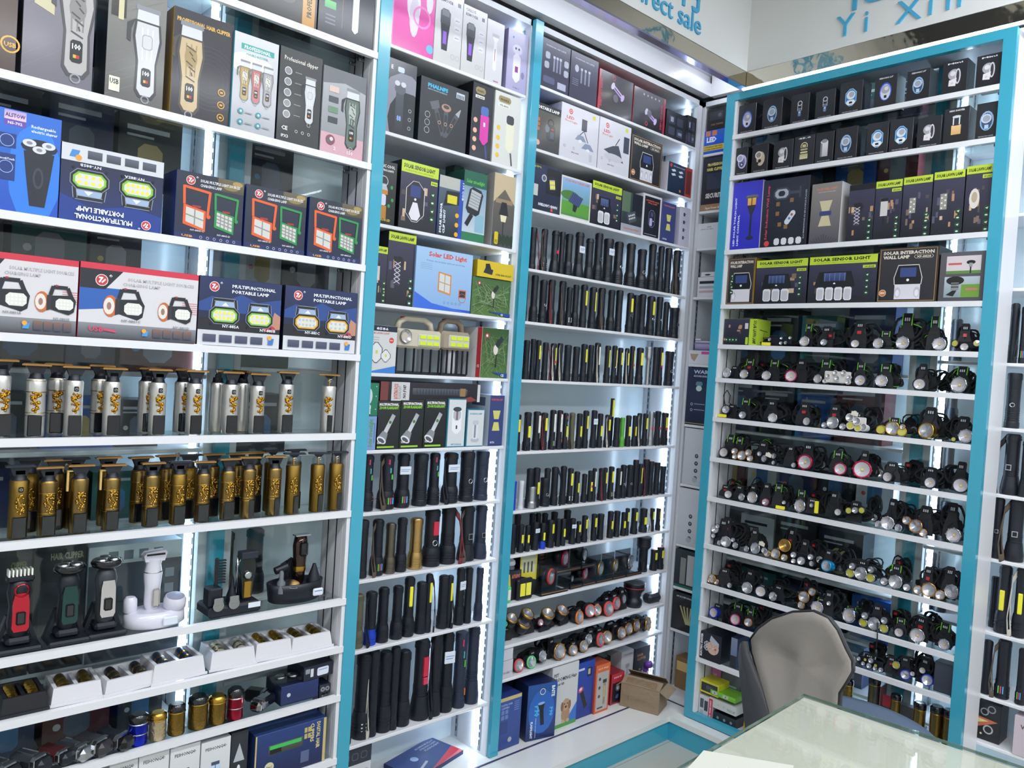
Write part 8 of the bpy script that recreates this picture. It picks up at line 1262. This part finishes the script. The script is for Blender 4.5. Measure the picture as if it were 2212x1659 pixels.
# yellow scoop next to the chair
u, zt = bD.hit(1604, 1495, -.03); zb_ = LT+.0205
t = thing('yellow_tool', 'yellow plastic tool standing between the carton stack and the chair', 'tool', bD.loc(u, zb_+.0005, .03), bD.rz); hh = bD.hit(1604, 1490, .03)[1]-zb_
part('blade', MB().prism([(-.018, 0), (.016, 0), (.02, hh*.3), (.012, hh*.9), (.0, hh), (-.014, hh*.9)], -.004, .004, M('d8a020', .4)), t); part('hinge', MB().lathe([(.006, -.006), (.006, .006)], M('b88414', .4), 10, T_(0, 0, hh*.3) @ R_('X', 90)), t)
# ---------------------------------------------------------------- dark brass canisters on the lowest visible right cabinet shelf
z = ZD[12]
for i, (x, yt, w, dv, dk) in enumerate(((1270, 830, 175, .03, 0), (1520, 885, 190, .03, 0), (1715, 945, 190, .03, 0), (915, 700, 150, .06, 0), (590, 450, 170, .07, 1), (200, 480, 150, .05, 0))):
    u, zt = bD.hit(*V('h7', x, yt), dv); r = w*.1447*bD.mpp(*V('h7', x, yt), dv)/2; H = max(.05, min(zt-z, gap_above(bD, z)-.003))
    t = thing('mini_shaver', 'dark capped %s canister shaver, %s on low cabinet shelf' % (('brass textured', 'grey')[dk], ('third from right', 'second from right', 'rightmost', 'fourth from right', 'left of the clear case', 'closest to the chair back')[i]), 'shaver', bD.loc(u, z+.0004, dv+r), bD.rz)
    part('body', MB().lathe([(r*.9, 0), (r*.94, .004), (r*.94, H*.8)], M('4c4a48', .4, .4) if dk else BRASS, 20), t); part('cap', MB().lathe([(r, H*.8), (r*1.02, H*.82), (r, H*.96), (r*.8, H)], BLKG, 20), t); part('ring_band', MB().lathe([(r*.95, H*.77), (r, H*.78), (r*.95, H*.79)], GLAB, 20, cap=False), t); part('side_strip', MB().box(-r*.25, -r*1.0, .01, r*.25, -r*.9, H*.74, M('5c5434', .4, .6)), t)
u0, zt = bD.hit(*V('h7', 690, 600), .06); u1 = bD.hit(*V('h7', 1300, 800), .06)[0]; w = abs(u1-u0); H = min(zt-z, gap_above(bD, z)-.004)
t = thing('clear_display_case', 'clear lidded case with red ends on the lowest right cabinet shelf', 'box', bD.loc((u0+u1)/2, z+.0004, .075), bD.rz); part('plastic_shell', MB().box(-w/2, 0, .001, w/2, .05, H, CLEAR), t); part('red_end', MB().box(-w/2-.003, 0, 0, -w/2, .05, H, M('8a2030', .4)), t); part('inner_tray', MB().box(-w/2+.006, .008, .004, w/2-.006, .044, H*.6, BLK, bev=.004), t); part('label', MB().box(-w/2+.008, -.0006, H*.4, -w/2+.06, -.0001, H*.8, M('9a2034', .5)), t)
# ---------------------------------------------------------------- glass topped counter table
TZ = .76
def tq(px, py): x, y = gz(px, py, TZ); return Vector((x, y, 0))
P0, PL, PR = tq(1737, 1498), tq(1460, 1659), tq(2212, 1655)
dl = (PL-P0).normalized(); dr = (PR-P0).normalized()
A0 = P0; A1 = P0+dl*1.55; A3 = P0+dr*1.05; A2 = A1+dr*1.05
top = M('dedacb', .35, coat=.3)
def slab(pts, z0, z1, mt):
    n = len(pts); vs = [(p.x, p.y, z0) for p in pts]+[(p.x, p.y, z1) for p in pts]; return MB().add(vs, [tuple(range(n-1, -1, -1)), tuple(range(n, 2*n))]+[(k, (k+1) % n, n+(k+1) % n, n+k) for k in range(n)], mt)
def inset(pts, d): c_ = sum(pts, Vector())/len(pts); return [p+(c_-p).normalized()*d for p in pts]
Q = [A0, A1, A2, A3]
t = thing('glass_topped_table', 'pale table with a clear glass sheet on top in the right foreground', 'table', (0, 0, 0))
TG = thin_glass('table_glass', (.975, .99, .98), .02, 1.5, .02)
part('glass_top', slab(Q, TZ-.008, TZ, TG), t); part('tabletop', slab(inset(Q, .004), TZ-.034, TZ-.0085, top), t); EG = M('5f7a6c', .2)
for i in range(4): a_, b_ = Q[i], Q[(i+1) % 4]; part('glass_edge', MB().tube([(a_.x, a_.y, TZ-.004), (b_.x, b_.y, TZ-.004)], (.0006, .0042), EG, 4, flat=(0, 0, 1) and tuple((b_-a_).cross(Vector((0, 0, 1))).normalized())), t)
for p in inset(Q, .12): part('leg', MB().box(p.x-.02, p.y-.02, 0, p.x+.02, p.y+.02, TZ-.0345, M('c4c4c0', .4), bev=.004), t)
x, y = gz(1500, 1640, TZ); t = thing('reflection_patch', 'pale sheet under the front edge of the table glass, lower photo edge', 'paper', (0, 0, 0), mesh=slab([tq(1520, 1622), tq(1450, 1700), tq(1680, 1760), tq(1715, 1655)], TZ+.0004, TZ+.0012, M('cfcec2', .4)).mesh('reflection_patch'))  # pale sheet added to imitate a soft reflection in the table glass
for (a_, b_, lab) in (((1545, 1676), (1560, 1680), 'left of two at the bottom photo edge, on the table'), ((1592, 1680), (1610, 1680), 'right of two at the bottom photo edge, on the table')):
    p = tq(*a_); r_ = tq(*b_); t = thing('blue_case', 'small blue case, '+lab, 'case', (p.x, p.y-.03, TZ+.0016), radians(20)); part('case_body', MB().box(-.012, -.03, 0, .03, .012, .012, M('1c3c9c', .35), bev=.003), t); part('lid_line', MB().box(-.0125, -.031, .006, .031, -.0302, .0075, M('15203c', .4)), t)
# ---------------------------------------------------------------- office chair, seen from behind its backrest
CB = M('a39b94', .6, bump=.12, bscale=300); CE = M('2e2d30', .5); CS_ = M('62738a', .85, bump=.3, bscale=500, vary=.1)
cx_, cy_ = 2.26, 1.06
t = thing('office_chair', 'taupe shell office chair with blue grey seat behind the table', 'chair', (cx_, cy_, 0), 0)
def onplane(px, py, X=2.13, sl=.0):                      # the rear of the backrest: a slightly turned vertical plane
    r = ray(px, py); n = Vector((cos(radians(-8)), sin(radians(-8)), 0)); P = Vector((2.13, 1.05, 0)); k = n.dot(P)/(n.x*r[0]+n.y*r[1]); return Vector((r[0]*k, r[1]*k, CH+r[2]*k))
OUT = [(1602, 1385), (1625, 1360), (1660, 1338), (1710, 1322), (1755, 1320), (1785, 1335), (1803, 1362), (1818, 1402), (1830, 1430), (1830, 1455), (1818, 1478), (1805, 1500), (1803, 1530), (1800, 1590), (1720, 1600), (1668, 1590), (1655, 1540), (1640, 1495), (1622, 1450), (1606, 1410)]
pl = [onplane(*p) for p in OUT]; cen = sum(pl, Vector())/len(pl); fwd = Vector((cos(radians(-8)), sin(radians(-8)), 0)); org = Vector((cx_, cy_, 0))
def shell(scale_list, mt, nm):
    m = MB(); vs = []; n = len(pl)
    for s, d in scale_list: vs += [tuple(cen+(p-cen)*s+fwd*(d+.10*((p-cen).cross(fwd).z/.2)**2*.35)-org) for p in pl]
    fs = [(i*n+k, i*n+(k+1) % n, (i+1)*n+(k+1) % n, (i+1)*n+k) for i in range(len(scale_list)-1) for k in range(n)]
    b = len(vs); vs += [tuple(cen+fwd*scale_list[-1][1]-org)]; fs += [((len(scale_list)-1)*n+k, (len(scale_list)-1)*n+(k+1) % n, b) for k in range(n)]
    m.add(vs, fs, mt, True); return m
part('backrest', shell([(.985, .004), (.96, -.001), (.8, .004), (.55, .012), (.3, .017)], CB, 'backrest'), t)
part('edge_piping', MB().tube([tuple(p+fwd*(.006+.10*((p-cen).cross(fwd).z/.2)**2*.35)-org) for p in pl], .004, CE, 6, closed=True), t)
part('backrest_front', shell([(.985, .006), (.99, .022), (.93, .036), (.6, .044)], M('4a4a4e', .7), 'backrest_front'), t)
LP = [(1602, 1385), (1606, 1412), (1622, 1452), (1640, 1497), (1655, 1542), (1668, 1590)]; OP = [(1598, 1390), (1594, 1420), (1597, 1460), (1602, 1505), (1606, 1545), (1612, 1600)]
fr = [onplane(*p_)+fwd*.004 for p_ in LP]; bk = []
for p_ in OP: r_ = ray(*p_); k_ = (fwd.dot(Vector((2.13, 1.05, 0)))+.07)/(fwd.x*r_[0]+fwd.y*r_[1]); bk.append(Vector((r_[0]*k_, r_[1]*k_, CH+r_[2]*k_)))
vs = [tuple(p_-org) for p_ in fr]+[tuple(p_-org) for p_ in bk]+[tuple(p_-org+Vector((.012, -.012, 0))) for p_ in bk]+[tuple(p_-org+Vector((.012, -.012, 0))) for p_ in fr]; n_ = 6
part('side_wing', MB().add(vs, [(i+a*n_, i+1+a*n_, i+1+((a+1) % 4)*n_, i+((a+1) % 4)*n_) for a in range(4) for i in range(n_-1)], M('4c4c50', .6), True), t)
sc = Vector((2.41, 1.0, 0))-org; SZ = .47
part('seat', MB().lathe([(.10, SZ-.07), (.24, SZ-.055), (.262, SZ-.03), (.255, SZ-.01), (.2, SZ), (.0, SZ+.004)], CS_, 36, T_(sc.x, sc.y, 0), sx=.92, sy=1.0), t)
part('gas_column', MB().lathe([(.028, .09), (.028, .25), (.018, .25), (.018, SZ-.06)], M('2a2a2c', .4), 16, T_(sc.x, sc.y, 0)), t); part('back_bracket', MB().tube([tuple(sc+Vector((0, 0, SZ-.05))), tuple(sc+Vector((-.16, .02, SZ-.06))), tuple(Vector((2.165, 1.06, .50))-org), tuple(Vector((2.165, 1.05, .62))-org)], (.02, .008), CE, 6), t)
for k in range(5):
    a = 2*pi*k/5+.3; e = sc+Vector((cos(a)*.25, sin(a)*.25, 0)); lg = part('leg', MB().tube([tuple(sc+Vector((0, 0, .10))), tuple(e+Vector((0, 0, .07)))], (.018, .014), M('2a2a2c', .4), 8), t)
    part('caster', MB().lathe([(.024, -.012), (.026, -.006), (.026, .006), (.024, .012)], RUB, 16, T_(e.x, e.y, .0265) @ R_('Y', 90)).box(e.x-.006, e.y-.006, .03, e.x+.006, e.y+.006, .06, RUB), lg)
